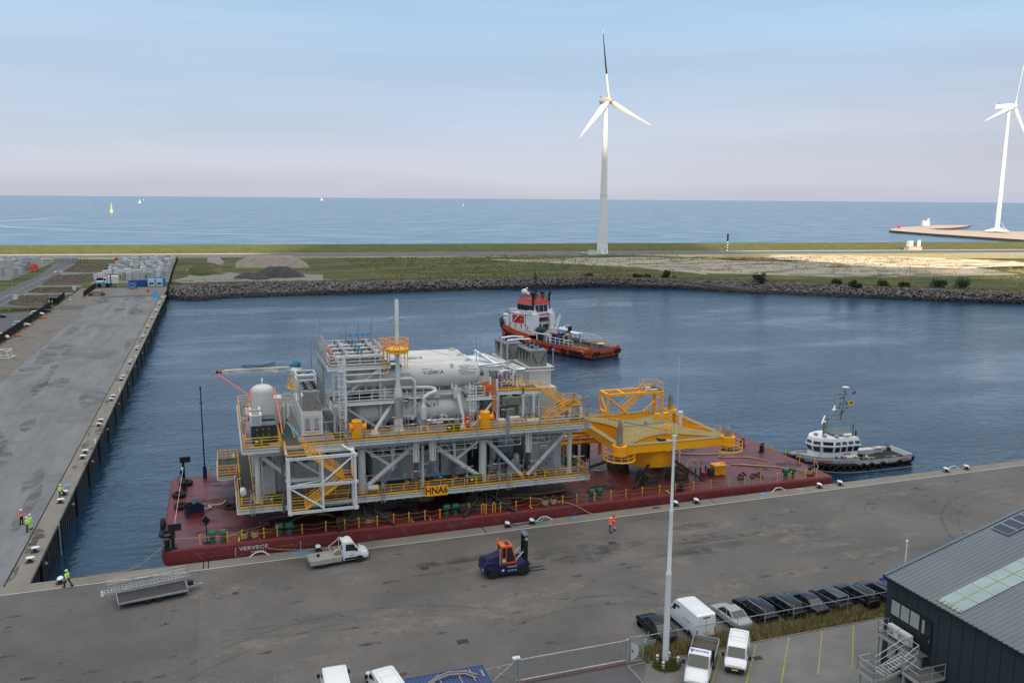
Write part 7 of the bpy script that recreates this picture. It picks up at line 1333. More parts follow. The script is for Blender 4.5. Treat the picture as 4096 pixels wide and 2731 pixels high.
car('white car with black lower trim in the left parking lot, farthest of the white ones',(-36.5,216.5,0),.1,wp,'hatch',4.0,1.75,1.5,G2); car('dark car behind the farthest white car',(-35.8,224,0),.1,blk,'sedan',4.5,1.8,1.45,G2)
car('silver-white people carrier half way along the parking lot fence',(-36.2,191,0),.1,paint('pale_silver',(.5,.52,.52)),'wagon',4.5,1.8,1.6,G2); car('white van-like car at the left edge of the photo behind the fence',(-37.0,167,0),.1,wp,'hatch',4.6,1.85,1.8,G2)
car('dark car at the left edge of the parking lot',(-47,214.5,0),.05,paint('slate',(.03,.04,.055)),'wagon',4.5,1.8,1.5,G2); car('white car driving on the shore road left of the turbine',(266.5,RD(266.5,-15),0),-.14,wp,'wagon',4.8,1.9,1.6)
def van(label,loc,rz,L=6.0,Wd=2.05,H=2.5,plate=plY,ribs=True,group=None,small=False,mirrors=True,z1k=.45):
    t=thing('van',label,'van',loc,rz,group); h=L/2; w=Wd/2; pc=paint('van_white',(.74,.75,.76),.35)
    if small: st=[(-h,w*.97,w*.95,w*.78,.3,H*.6,H-.06),(-h+.15,w,w*.98,w*.84,.28,H*.62,H-.02),(h-2.0,w,w*.98,w*.84,.28,H*.62,H),(h-1.6,w,w*.97,w*.82,.28,H*.6,H-.06),(h-.75,w,w*.97,w*.8,.28,H*.52,H*.60),(h-.2,w*.97,w*.92,w*.7,.3,H*.45,H*.52),(h,w*.88,w*.82,w*.55,.32,H*.38,H*.44)]
    else: st=[(-h,w*.97,w*.96,w*.88,.35,H*.6,H-.06),(-h+.15,w,w,w*.92,.32,H*.62,H),(h-2.1,w,w,w*.92,.32,H*.62,H),(h-1.75,w,w*.98,w*.88,.32,H*.58,H-.1),(h-1.0,w,w*.97,w*.82,.32,H*.45,H*.62),(h-.75,w*.99,w*.95,w*.8,.32,H*.42,H*.50),(h-.1,w*.92,w*.88,w*.7,.34,H*.34,H*.40),(h,w*.85,w*.8,w*.6,.35,H*.3,H*.33)]
    P,F=loft(st); MB().add(P,F).build('body',pc,t,smooth=35)
    i=3; A=st[3]; Bq=st[4]; e=.012
    m=MB(); m.quad((A[0]+.1+e,-A[3]*.92,A[6]-.12+e),(Bq[0]-.03,-Bq[3]*.98,Bq[6]+.035),(Bq[0]-.03,Bq[3]*.98,Bq[6]+.035),(A[0]+.1+e,A[3]*.92,A[6]-.12+e)); dx,dz=(A[6]-Bq[6])*.0+.02,.02; m.v=[(x+.03,y,z+.03) for x,y,z in m.v]; m.build('windscreen',glass,t)
    for s in (-1,1):
        q=MB(); y=lambda z:s*(w*.99-(z-H*.55)*.06+.012); q.add([(A[0]-.9,y(H*.6),H*.6),(A[0]+.35,y(H*.58),H*.58),(A[0]+.05,y(H*.82),H*.82),(A[0]-.85,y(H*.84),H*.84)],[(0,1,2,3)]); q.build('window',glass,t)
        MB().obox((A[0]+.45,s*(w+.17),H*.58),(.14,.24,.3)).build('mirror',trimb,t)
        MB().obox((-h+.03,s*w*.9,H*.38),(.08,.12,.5)).build('tail_light',redl,t); MB().obox((h-.22,s*w*.66,H*.36),(.3,.34,.2)).build('headlight',clr,t)
        q=MB(); q.box(-h+1.3,h-1.3,s*w*1.0-.012,s*w*1.0+.014,.3,.46) ; q.build('side_trim',trimb,t)
    MB().box(-h-.012,-h+.02,-.3,.22,H*.32,H*.32+.12).build('number_plate',plate,t); MB().box(h-.05,h+.02,-.26,.26,.4,.52).build('number_plate',plate,t)
    m=MB(); m.box(h-.35,h+.005,-w*.86,w*.86,.28,.62); m.box(-h-.01,-h+.2,-w*.85,w*.85,.3,.48); m.build('bumper',trimb,t)
    m=MB(); m.box(-h-.008,-h+.01,-.012,.012,.55,H-.2); m.box(-h-.008,-h+.01,-w*.85,-w*.84,.5,H*.9); m.build('door_gap',trimb,t)
    if ribs: m=MB(); [m.box(-h+.4,h-2.5,y_-.05,y_+.05,H-.005,H+.028) for y_ in [(-.75+k*.25)*w for k in range(7)]]; m.build('roof_rib',pc,t)
    else: m=MB(); m.box(-h+.4,h-2.3,-w*.7,-w*.66,H-.004,H+.01); m.box(-h+.4,h-2.3,w*.66,w*.7,H-.004,H+.01); m.box(-h+1.6,-h+1.64,-w*.66,w*.66,H-.004,H+.01); m.box(h-2.34,h-2.3,-w*.66,w*.66,H-.004,H+.01); m.box(-h+.4,-h+.44,-w*.66,w*.66,H-.004,H+.01); m.build('roof_rib',paint('van_grey',(.55,.57,.58),.4),t)
    wheels(t,(-h+1.1,h-.95),w-.12,.34); return t
v=van('large white panel van with ribbed roof parked at the fence between the saloons',(58.55,-28.6,0),r90+.02,5.5,2.05,2.52); text('Gebroeders',.24,blue,v,Matrix.Translation((-1.2,1.035,1.45))@Matrix.Rotation(PI,4,'Z')@Matrix.Rotation(PI/2,4,'X'),'lettering',.002); m=MB(); m.box(-2.77,-2.755,-.35,.35,2.2,2.3); m.build('rear_handle',trimb,v)
van('white panel van with ribbed roof at the bottom edge, left of the two',(26.45,-29.9,0),r90-.02,5.4,2.0,2.4); van('white smaller van with framed roof at the bottom edge, right of the two',(30.2,-30.3,0),r90+.14,4.9,1.9,1.95,ribs=False)
rzv=math.atan2(-.78,-.62)
van('small white van facing the camera in the marked car park',(59.35,-35.05,0),rzv,4.5,1.85,1.85,ribs=False,small=True)
# flatbed pickup with cab, seen from the front
t=thing('flatbed_truck','white DHSS lettered flatbed truck facing the camera at the bottom edge','truck',(55.7,-35.3,0),rzv-.02); pc=paint('van_white',(.74,.75,.76))
P,F=loft([(.5,.98,.95,.82,.5,1.5,2.2),(.7,1,.98,.86,.45,1.5,2.32),(1.5,1,.98,.86,.45,1.45,2.28),(2.3,1,.97,.82,.45,1.25,1.5),(2.6,.98,.95,.8,.45,1.1,1.32),(3.2,.93,.88,.7,.45,.9,1.05),(3.35,.85,.8,.6,.45,.8,.9)]); MB().add(P,F).build('cab',pc,t,smooth=35)
m=MB(); m.quad((1.62,-.80,2.22),(2.30,-.83,1.56),(2.30,.83,1.56),(1.62,.80,2.22)); m.v=[(x+.05,y,z+.04) for x,y,z in m.v]; m.build('windscreen',glass,t)
for s in (-1,1): q=MB(); q.add([(.8,s*1.0,1.5),(1.9,s*1.0,1.45),(1.6,s*.93,2.05),(.8,s*.93,2.1)],[(0,1,2,3)]); q.build('window',glass,t); MB().obox((1.9,s*1.2,1.6),(.14,.26,.34)).build('mirror',trimb,t); MB().obox((3.05,s*.68,.85),(.34,.36,.26)).build('headlight',clr,t)
m=MB(); m.box(-3.2,.3,-1.05,1.05,.9,1.0); b=m.build('bed_floor',M('dirty_bed_brown',(.085,.065,.06),.8,var=.3,scale=2),t); m=MB(); m.box(-3.25,-3.2,-1.08,1.08,.85,1.4); m.box(-3.2,.3,-1.08,-1.04,.85,1.38); m.box(-3.2,.3,1.04,1.08,.85,1.38); m.build('bed_side',galv,t); m=MB(); m.box(.3,.42,-1.1,1.1,.9,2.15); [m.box(.28,.44,y_-.03,y_+.03,2.0,2.3) for y_ in (-1,-.5,0,.5,1)]; m.build('head_board',trimb,t)
text('DHSS',.36,M('sign_blue',(.03,.10,.40),.5),t,Matrix.Translation((1.12,.16,2.322))@Matrix.Rotation(PI/2,4,'Z'),'lettering',.004,bold=.006,sx=1.25); m=MB(); m.prism([(1.1,-.78),(1.25,-.66),(1.38,-.72),(1.36,-.5),(1.22,-.56),(1.1,-.46)],2.325,2.335); m.build('emblem',M('sign_blue',(.03,.10,.40),.5),t); m=MB(); m.prism([(1.0,-.84),(1.04,-.4),(1.0,-.38),(.94,-.8)],2.325,2.335); m.build('emblem_swoosh',red,t)
m=MB(); m.box(3.2,3.38,-.85,.85,.45,.68); m.build('bumper',trimb,t); wheels(t,(-2.0,2.3),.9,.35)
# flatbed pick-up on the quay
t=thing('flatbed_truck','white and aluminium flatbed pick-up standing beside the quay edge','truck',(30.2,-4.4,0),.085); 
P,F=loft([(.25,.98,.95,.84,.45,1.6,2.35),(.4,1,.98,.88,.42,1.6,2.48),(1.1,1,.98,.88,.42,1.55,2.45),(1.35,1,.97,.84,.42,1.5,2.36),(2.0,1,.96,.8,.42,1.3,1.55),(2.3,.98,.95,.8,.42,1.1,1.35),(2.9,.93,.88,.7,.42,.9,1.1),(3.05,.85,.8,.6,.42,.8,.92)]); MB().add(P,F).build('cab',pc,t,smooth=35)
m=MB(); m.quad((1.42,-.80,2.30),(2.02,-.83,1.62),(2.02,.83,1.62),(1.42,.80,2.30)); m.v=[(x+.05,y,z+.03) for x,y,z in m.v]; m.build('windscreen',glass,t)
for s in (-1,1): q=MB(); q.add([(.5,s*1.01,1.5),(1.75,s*1.01,1.42),(1.4,s*.93,2.15),(.55,s*.93,2.2)],[(0,1,2,3)]); q.build('window',glass,t); MB().obox((1.65,s*1.2,1.6),(.14,.26,.32)).build('mirror',trimb,t); MB().obox((2.8,s*.7,.9),(.34,.34,.26)).build('headlight',clr,t); q=MB(); q.box(.4,1.7,s*1.0-.015,s*1.0+.02,.5,.72); q.build('side_trim',trimb,t)
m=MB(); m.box(2.75,3.12,-.85,.85,.42,.8); m.build('bumper',trimb,t); m=MB(); m.box(.2,.3,-.8,.8,1.5,2.2); m.box(.45,.75,.55,.8,2.46,2.56); m.build('rear_window',trimb,t)
alu=M('checker_aluminium',(.40,.39,.36),.5,metal=.3,var=.2,scale=4); m=MB(); m.box(-3.2,.15,-1.02,1.02,.8,.9); m.box(-3.2,.1,-1.04,-.8,.45,.95); m.box(-3.2,.1,.8,1.04,.45,.95); m.box(-3.25,-3.19,-1.04,1.04,.5,.92); b=m.build('flat_bed',alu,t); m=MB(); m.box(-3.15,-2.2,-.78,.9,.905,.92); m.build('bed_plate',grey,b); MB().cyl((-2.2,.1,.9),(-2.2,.1,1.15),.16,None,10).build('blue_knob',navy,b); m=MB(); [m.lathe([(.1,-.2),(.3,-.1),(.3,.1),(.1,.2)],(-.3,.3-k*.35,1.15),'Y',8) for k in range(2)]; m.build('sack',rope,b)
m=MB(); [m.tube([(.18,s*.9,2.4),(-.1,s*.95,2.0),(-.9,s*.98,1.5),(-.7,s*.98,.95)],.035,6) for s in (-1,1)]; [m.cyl((.18,s*.9,.9),(.18,s*.9,2.45),.04) for s in (-1,1)]; m.build('roll_bar',white,t); wheels(t,(-1.85,2.0),.9,.36); m=MB(); m.lathe([(.46,-.03),(.46,.03)],(-1.85,-1.0,.38),'Y',16); m.lathe([(.44,-.03),(.44,.03)],(2.0,-.99,.38),'Y',16); m.build('wheel_arch',trimb,t)
m=MB(); m.prism([(1.0,-1.016),(1.3,-1.016),(1.3,-1.012),(1.0,-1.012)],1.0,1.04); m.prism([(.85,-1.016),(1.5,-1.016),(1.5,-1.012),(.85,-1.012)],.9,.93); m.build('emblem',M('sign_blue',(.03,.10,.40),.5),t); MB().obox((-3.26,-.9,.7),(.05,.12,.2)).build('tail_light',redl,t)
# forklift
t=thing('forklift','large navy blue forklift with orange cab on the quay paving','forklift',(46.1,-12.6,0),-.02); orc=M('cab_orange',(.72,.13,.02),.4)
m=MB(); m.pan([(-2.5,.65),(-2.4,1.55),(-2.1,1.75),(-1.0,1.65),(-.8,1.35),(1.3,1.3),(2.0,1.5),(2.4,1.1),(2.2,.9),(1.3,.85),(1.2,.45),(-.8,.4),(-1.0,.95),(-1.9,1.1),(-2.3,.7)],-1.15,1.15); m.v=[(x,y*(.9 if x<-2.2 else 1),z) for x,y,z in m.v]; m.build('body',navy,t)
m=MB(); m.add([(-2.3,-.6,1.6),(-.6,-.75,1.4),(-.6,.75,1.4),(-2.3,.6,1.6),(-2.1,-.45,2.0),(-.55,-.6,2.35),(-.55,.6,2.35),(-2.1,.45,2.0)],[(3,2,1,0),(4,5,6,7),(0,1,5,4),(1,2,6,5),(2,3,7,6),(3,0,4,7)]); m.build('hood',navy,t); m=MB(); m.obox((-2.25,0,1.65),(.12,.7,.6)); m.obox((-1.0,-.45,1.9),(.9,.02,.05)); m.build('grille',black,t)
ca=[(-.5,1.35),(1.15,1.35),(.75,2.0+.0),(.55,3.15),(-.5,3.2)]; m=MB()
for s in (-1,1):
    y=s*.68
    for a,b,w_ in (((-.48,1.4),(-.48,3.15),.12),((1.1,1.4),(.62,3.1),.12),((.02,1.4),(.02,3.1),.07),((-.5,1.4),(1.1,1.4),.14),((-.5,3.12),(.62,3.12),.12)): m.beam((a[0],y,a[1]),(b[0],y,b[1]),.08,w_)
    m.box(-.5,.02,y-.035,y+.035,1.4,1.95)
m.box(-.55,.7,-.72,.72,3.15,3.24); m.build('cab',orc,t); m=MB(); m.add([(-.46,-.62,1.4),(1.05,-.62,1.4),(1.05,.62,1.4),(-.46,.62,1.4),(-.46,-.62,3.12),(.57,-.62,3.12),(.57,.62,3.12),(-.46,.62,3.12)],[(3,2,1,0),(4,5,6,7),(0,1,5,4),(1,2,6,5),(2,3,7,6),(3,0,4,7)]); m.build('cab_glass',glass,t); m=MB(); m.box(0,.5,-.5,.5,3.245,3.26); m.build('roof_window',charc,t)
m=MB(); m.cyl((-.5,.6,3.2),(-.5,.6,3.5),.03); m.ball((-.5,.6,3.55),.09,8,5); m.build('beacon',M('beacon_orange',(.9,.2,.02),.4),t); m=MB(); m.cyl((-.7,-.8,1.1),(-.7,-.8,3.0),.08); m.build('exhaust',grey,t); m=MB(); m.box(-.42,-.08,-.73,-.718,1.55,1.8); m.box(-.6,-.35,-1.165,-1.152,.75,.95); m.build('label_plate',white,t)
m=MB(); [m.box(.0,1.0,-1.25,-1.15,z,z+.08) for z in (.75,1.15)]; m.build('step',galv,t); m=MB(); [m.beam((-2.45,-.9+k*.12,.75),(-2.48,-.8+k*.12,1.0),.02,.05) for k in range(5)]; m.build('stripes',white,t)
m=MB()
for s in (-1,1): m.box(2.05,2.3,s*.55-.13,s*.55+.13,.35,4.0); m.box(2.2,2.42,s*.42-.09,s*.42+.09,.35,4.1)
[m.box(2.08,2.4,-.6,.6,z,z+.18) for z in (.9,2.2,3.3)]; m.box(2.3,2.5,-1.1,1.1,.35,.55); m.box(2.3,2.5,-1.1,1.1,1.1,1.25); m.build('mast',black,t); m=MB(); m.box(1.95,2.5,-.68,.68,4.02,4.16); m.build('mast_cap',M('mast_cap_blue_grey',(.10,.14,.2),.4),t); m=MB(); m.torus((2.2,-.72,3.75),.12,.04,'Y'); [m.cyl((1.0,s*.6,1.5),(1.9,s*.6,2.4),.05) for s in (-1,1)]; m.build('pulley',white,t)
for s in (-.35,.35): m=MB(); m.box(2.5,2.58,s-.1,s+.1,.05,1.2); m.add([(2.5,s-.09,.05),(4.5,s-.07,.05),(4.5,s+.07,.05),(2.5,s+.09,.05),(2.5,s-.09,.13),(4.5,s-.07,.07),(4.5,s+.07,.07),(2.5,s+.09,.13)],[(3,2,1,0),(4,5,6,7),(0,1,5,4),(1,2,6,5),(2,3,7,6),(3,0,4,7)]); m.build('fork',dgrey,t)
wheels(t,(1.75,),.98,.60,.42); wheels(t,(-1.45,),.92,.54,.42)
# trailer with gangway
t=thing('trailer','low grey two-axle trailer parked near the quay corner','trailer',(11.9,-7.15,0),.165); m=MB(); m.box(-3.1,3.1,-1.2,1.2,.62,.68); m.build('platform',M('trailer_deck_brown_black',(.045,.04,.04),.8,var=.3,scale=1),t); m=MB(); [m.box(-3.12,3.12,s*1.22-.03,s*1.22+.03,.52,.70) for s in (-1,1)]; [m.box(s*3.12-.03,s*3.12+.03,-1.22,1.22,.52,.70) for s in (-1,1)]; [m.beam((x,s*1.22,.2),(x,s*1.22,1.1),.06) for x in (-3.1,3.1) for s in (-1,1)]; m.beam((3.1,-.5,.55),(4.6,0,.5),.1); m.beam((3.1,.5,.55),(4.6,0,.5),.1); m.cyl((4.2,0,.1),(4.2,0,1.0),.05); m.build('frame',galv,t); m=MB(); m.obox((3.5,.1,.8),(.5,.5,.4)); m.build('tool_box',black,t); wheels(t,(-.55,.4),1.12,.32,.2)
t=thing('gangway','aluminium ladder gangway with rope rails lying along the trailer','gangway',(11.4,-6.35,1.05),.185); m=MB(); [m.beam((-3.9,s,.1),(3.9,s,.22),.06,.14) for s in (-.3,.3)]; [m.beam((-3.8+k*.32,-.3,.12),(-3.8+k*.32,.3,.12),.05) for k in range(24)]; m.build('ladder_frame',M('aluminium_pale',(.55,.56,.57),.4,metal=.4),t)
m=MB(); 
for s in (-.34,.34):
    [m.cyl((-3.6+k*1.2,s,.2),(-3.6+k*1.2,s,1.1),.02,None,5) for k in range(7)]; [m.tube([(-3.6,s,h),(3.6,s,h+.05)],.018,4) for h in (.65,1.08)]; m.tube([(-3.6,s,1.08),(-3.95,s,.15)],.018,4); m.tube([(3.6,s,1.1),(3.95,s,.25)],.018,4)
m.build('rope_rail',galv,t)
for s in (-.3,.3): m=MB(); m.lathe([(.14,-.06),(.14,.06)],(-4.0,s,-.0),'Y',12); m.build('roller_wheel',white,t)
# ================= QUAY FURNITURE =================
qb=thing('quay_bollard','white-topped mooring bollard on the left quay, first of the nearest pair','bollard',(-1.0,5.7,.034),0,'white-topped bollards in pairs along the left quay')
m=MB(); m.lathe([(.25,0),(.2,.1),(.17,.36),(.2,.42)],n=14); m.box(-.38,.38,-.38,.38,0,.05); m.build('base',M('bollard_black',(.02,.02,.022),.6,var=.3),qb,smooth=40); m=MB(); m.add([(x_*.52*(1 if x_<.5 else .8),y_*.34,z_) for x_,y_,z_ in []],[]); m.lathe([(.18,.40),(.33,.43),(.38,.49),(.32,.56),(.16,.60),(.02,.61)],n=16); m.v=[(x*1.2+.08,y*.8,z+max(0,x)*.08) for x,y,z in m.v]; m.build('white_cap',M('bollard_cap_white',(.72,.73,.73),.5,var=.12,scale=3),qb,smooth=50)
lab='white-topped mooring bollard in a pair farther along the left quay'
dup(qb,(-1.0,8.5,.034),label='white-topped mooring bollard on the left quay, second of the nearest pair'); dup(qb,(-.9,24.4,.034),label='white-topped bollard on the left quay just in front of the one the worker steps on'); dup(qb,(-.9,27.5,.034),label='white-topped bollard on the left quay with a boot on it')
for k in range(2,14):
    y=7.1+k*19.1
    for s in (-1.4,1.4): dup(qb,(-.9,y+s,.034),label=f'white-capped left quay bollard, {"near" if s<0 else "far"} one of pair {k+1} from corner')
fl=['beside the worker at the basin corner','behind the flatbed pick-up','with blue sleeved rope, beyond the forklift','tied with green rope, beyond the forklift','just left of the lamp mast','just right of the lamp mast','left one of the pair near the barge end','right one of the pair near the barge end','left one near the right edge of the photo','right one near the right edge of the photo']
for x,lb in zip((2.9,28.4,50.5,53.6,73.2,76.2,95.4,98.8,117.6,121.4),fl): dup(qb,(x,-.85,.034),r90,'white-topped mooring bollard on the front quay '+lb,'white-topped bollards on the front quay')
lh=thing('boat_ladder_hoop','bent white tube hoop over the quay edge below the lettering','hoop',(22.2,-.25,.03)); m=MB(); m.tube([(-.95,0,.0),(-.75,0,.22),(-.3,.1,.42),(.3,.1,.42),(.75,0,.22),(.95,0,0)],.06,7); m.obox((-.95,0,.05),(.3,.14,.1)); m.obox((.95,0,.05),(.3,.14,.1)); m.build('tube',white,lh,smooth=50)
for x,lb in ((55.4,'beside the bollard with green rope'),(89.2,'near the right part of the barge'),(119.5,'between the two rightmost bollards')): dup(lh,(x,-.25,.03),label='bent white tube hoop over the quay edge '+lb)
for k,y in enumerate((129.4,167.7,205.9,247,91,53)): dup(lh,(-.15,y,.034),r90,f'bent white tube hoop on the left quay edge, {"".join(("half way along","past the middle","toward the far end","at the far end","before the middle","in the nearer part")[k])}')
for x,y,mt,lb in ((26.0,-.75,lblue,'light blue cover plate left of the mooring pin behind the flatbed'),(27.1,-.72,lblue,'light blue cover plate right of the mooring pin behind the flatbed'),(59.2,-.75,lblue,'light blue cover plate on the quay left of the two people in orange'),(92.5,-.6,grey,'grey-blue cover plate on the quay near the barge end'),(86.5,-.6,lblue,'light blue cover plate on the quay near the right end of the barge'),(-1.2,31.6,lblue,'light blue cover plate on the left quay behind a worker'),(-1.3,12.9,dgrey,'dark cover plate on the left quay'),(70.5,-.7,dgrey,'dark cover plate on the quay left of the lamp mast')):
    m=MB(); m.box(-.5,.5,-.3,.3,0,.035); o=m.build('cover_plate',mt); o.location=(x,y,.034); tag(o,lb,'cover plate')
t=thing('mooring_pin','thin grey upright pin between two light blue plates','pin',(26.55,-.6,.034)); MB().cyl((0,0,0),(0,0,1.1),.04).build('pin',galv,t); MB().obox((0,0,1.12),(.16,.16,.08)).build('cap',galv,t)
ropeline([(28.2,-1.1,.35),(27.5,-1.0,.1),(25.5,-1,.06),(23.2,-.3,.15)],.02,'thin green-blue rope between bollard and hoop',M('green_blue_rope',(.12,.30,.28),.9)); ropeline([(50.5,-.8,.5),(51.6,-.9,.12),(52.5,-.7,.1),(53.3,-.7,.12)],.08,'blue sleeved rope between the paired bollards',M('rope_blue',(.03,.06,.2),.9)); ropeline([(53.7,-.85,.4),(54.6,-.8,.12),(55.2,-.5,.35),(56.2,-.4,.2)],.04,'green rope looped round the right bollard of the middle pair',M('green_blue_rope',(.12,.30,.28)),cnt=3)
for x,y,sz,lb in ((38.5,-8.9,.9,'dark drain cover left of the forklift'),(38.2,-24.6,1.0,'dark square drain cover in the middle foreground'),(60.3,-9.0,.9,'dark drain cover in front of the people in orange'),(61.35,-35.2,.8,'dark square drain cover in the marked car park'),(19.5,-8.6,.6,'small dark drain cover right of the trailer')):
    m=MB(); m.box(-sz*.5,sz*.5,-sz*.35,sz*.35,0,.012); o=m.build('drain_cover',M('drain_dark',(.03,.026,.026),.7)); o.location=(x,y,.008); tag(o,lb,'drain cover')
# ================= CAR PARK, FENCE, GATES =================
sheet('car_park',[(51.9,-32.9),(200,-32.9),(200,-120),(50.2,-120),(50.2,-35.6)],.012,carp); sheet('yard_entrance',[(30,-33.2),(50.1,-33.2),(50.1,-120),(30,-120)],.010,asph); sheet('planting_strip',[(51.9,-30.9),(120,-30.7),(120,-32.85),(51.9,-32.75)],.011,M('dark_soil',(.04,.035,.025),.95,var=.3,scale=2))
m=MB(); m.box(51.9,120,-32.95,-32.83,.0,.07); m.box(50.1,50.28,-120,-32.8,0,.07); m.box(50.28,52.2,-32.95,-32.8,0,.07); o=m.build('kerb',concrete); struct(o)
m=MB()
for a,b in (((59.1,-33.2),(55.2,-37.6)),((62.5,-33.3),(57.6,-38.8)),((66.1,-33.1),(60.9,-39)),((69.7,-33.1),(64.5,-39)),((73.1,-33.2),(67.9,-39.1))):
    d=Vector((b[0]-a[0],b[1]-a[1],0)).normalized(); n=Vector((-d.y,d.x,0))*.06; m.add([(a[0]+n.x,a[1]+n.y,.017),(a[0]-n.x,a[1]-n.y,.017),(b[0]-n.x,b[1]-n.y,.017),(b[0]+n.x,b[1]+n.y,.017)],[(0,1,2,3)])
struct(m.build('parking_bay_lines',ymark))
m=MB(); mg=MB()
for k in range(5200):
    x=random.uniform(52.1,80); y=random.uniform(-32.7,-31.0); hh=.75 if y>-32.2 else .5
    if x>76: hh*=.6
    blades(m if random.random()<.6 else mg,(x,y,0),3,hh,.12,.022)
for k in range(650): a=random.uniform(0,6.28); r=random.random()**.5; blades(mg,(53.35+1.15*r*math.cos(a),-33.75+.95*r*math.sin(a),0),4,.35,.12,.03)
stuff(m.build('tall_grass',M('tan_grass',(.36,.28,.13),.9,var=.4,scale=3)),'tan seeding grass strip along the wire fence'); stuff(mg.build('green_grass',M('strip_green',(.10,.12,.035),.9,var=.4,scale=3)),'green weeds in the strip and round the lamp mast foot')
t=thing('wire_fence','low grey post and wire fence along the parked cars','fence',(66,-31.3,0),world=True)
for x in (52.9,55.8,58.9,61.9,64.8,67.9,71.0,74.0,77.0,80,83): m=MB(); m.cyl((x,-31.3,0),(x,-31.3,1.85),.035,None,6); m.build('post',galv,t)
m=MB(); m.cyl((51.8,-31.4,1.6),(84,-31.3,1.62),.03,None,6); m.build('top_rail',galv,t)
m=MB(); [m.cyl((52,-31.33,z),(84,-31.33,z),.006,None,3) for z in (.4,.8,1.2)]; [m.cyl((52+k*.5,-31.33,.2),(52.3+k*.5,-31.33,1.6),.005,None,3) for k in range(64)]; m.build('wire_mesh',galv,t)
t=thing('pedestrian_gate','grey mesh pedestrian gate with a pale half-round plate','gate',(51.2,-32.4,0)); m=MB(); [m.beam((x,0,0),(x,0,2.4),.1) for x in (-.6,.62)]; m.beam((-.55,0,2.3),(.55,0,2.3),.06); m.beam((-.55,0,.1),(.55,0,.1),.06); [m.beam((-.5,0,.1+k*.25),(.5,0,.1+k*.25),.02) for k in range(9)]; [m.beam((-.5+k*.1,0,.1),(-.5+k*.1,0,2.3),.012) for k in range(11)]; m.build('frame',galv,t); m=MB(); m.pan([(-.52,.2)]+[(-.52+.75*math.sin(a),1.0-.8*math.cos(a)) for a in [k*PI/8 for k in range(9)]],-.03,-.01); m.build('half_round_plate',offw,t); MB().obox((-.4,-.06,1.1),(.08,.1,.16)).build('handle',black,t)
t=thing('assembly_sign','green assembly point sign on the fence','sign',(52.45,-31.45,0)); MB().box(-.25,.25,-.02,.0,.85,1.35).build('panel',refl,t); MB().box(-.22,.22,-.03,-.021,.88,1.32).build('green_field',M('sign_green',(.0,.30,.12),.5),t)
m=MB(); [m.lathe([(.04,0),(.05,.13),(.02,.2)],(x,-.035,1.02),n=6) for x in (-.05,.06)]; [m.obox((sx*.15,-.036,1.1+sz*.15),(.07,.008,.07)) for sx in (-1,1) for sz in (-1,1)]; m.build('pictogram',refl,t); MB().box(-.22,.16,-.02,0,1.42,1.6).build('plate',galv,t); MB().box(.35,1.1,-.02,0,.85,1.15).build('number_panel',galv,t)
t=thing('sliding_gate','long grey barred sliding gate with a red and white bottom stripe','gate',(45.4,-32.4,0)); m=MB(); m.box(-5.0,4.85,-.05,.05,1.98,2.12); m.box(-5.0,4.85,-.08,.08,.12,.34); [m.box(-4.9+k*.155,-4.87+k*.155,-.015,.015,.34,1.98) for k in range(63)]; m.build('bars',galv,t); m=MB(); m.box(-5.0,4.85,-.09,-.081,.2,.26); m.build('red_stripe',red,t); m=MB(); [MB().box(x-.09,x+.09,-.12,.12,0,2.2).build('gate_post',galv,t) for x in (-5.1,-4.7,4.95)]; m=MB(); m.box(-5.25,-4.65,-.15,.2,2.2,2.36); m.ball((-4.9,0,2.42),.08,8,4); m.build('drive_box',white,t)
t=thing('wire_fence','short wire fence with slanted brace left of the sliding gate','fence',(38,-32.6,0),world=True); m=MB(); m.beam((40.3,-32.5,2.1),(37.2,-32.9,.1),.07); m.beam((34,-32.6,1.7),(40.3,-32.4,1.9),.04); [m.cyl((x,-32.5,0),(x,-32.5,2.0),.035,None,6) for x in (38.4,35,32)]; m.torus((39.0,-32.55,1.55),.25,.02,'Y'); m.box(38.8,39.6,-32.6,-32.57,.9,1.2); m.build('bars',galv,t)
t=thing('shipping_container','blue ribbed shipping container with curved metal parts on its roof, bottom edge','container',(34.2,-34.7,0),0); m=MB(); m.box(-3.03,3.03,-1.2,1.2,.05,2.85); [m.box(-2.95+k*.3,-2.8+k*.3,-1.18,1.18,2.85,2.89) for k in range(20)]; [m.box(-2.95+k*.3,-2.8+k*.3,1.2,1.24,.2,2.7) for k in range(20)]; [m.box(-3.06,3.06,s*1.22-.06,s*1.22+.06,2.76,2.9) for s in (-1,1)]; [m.box(s*3.03-.06,s*3.03+.06,-1.2,1.2,2.76,2.9) for s in (-1,1)]; m.build('body',M('container_blue',(.035,.06,.16),.5,var=.15),t)
text('HCGU 28',.2,refl,t,Matrix.Translation((2.75,.2,2.895))@Matrix.Rotation(-PI/2,4,'Z'),'lettering',.002); m=MB(); m.tube([(-1.9,-.6,2.95),(-.9,.1,3.05),(.2,.4,3.1),(1.4,.25,3.05),(2.1,-.4,2.95)],.06,6); m.tube([(-1.9,-.3,2.95),(-.8,.35,3.1),(.2,.65,3.15),(1.5,.5,3.1),(2.3,-.1,2.95)],.06,6); [m.beam((x,-.9,2.95),(x,.9,2.95),.07) for x in (-.6,.9,1.9)]; m.build('roof_parts',M('beige_grey_metal',(.30,.26,.22),.6),t)
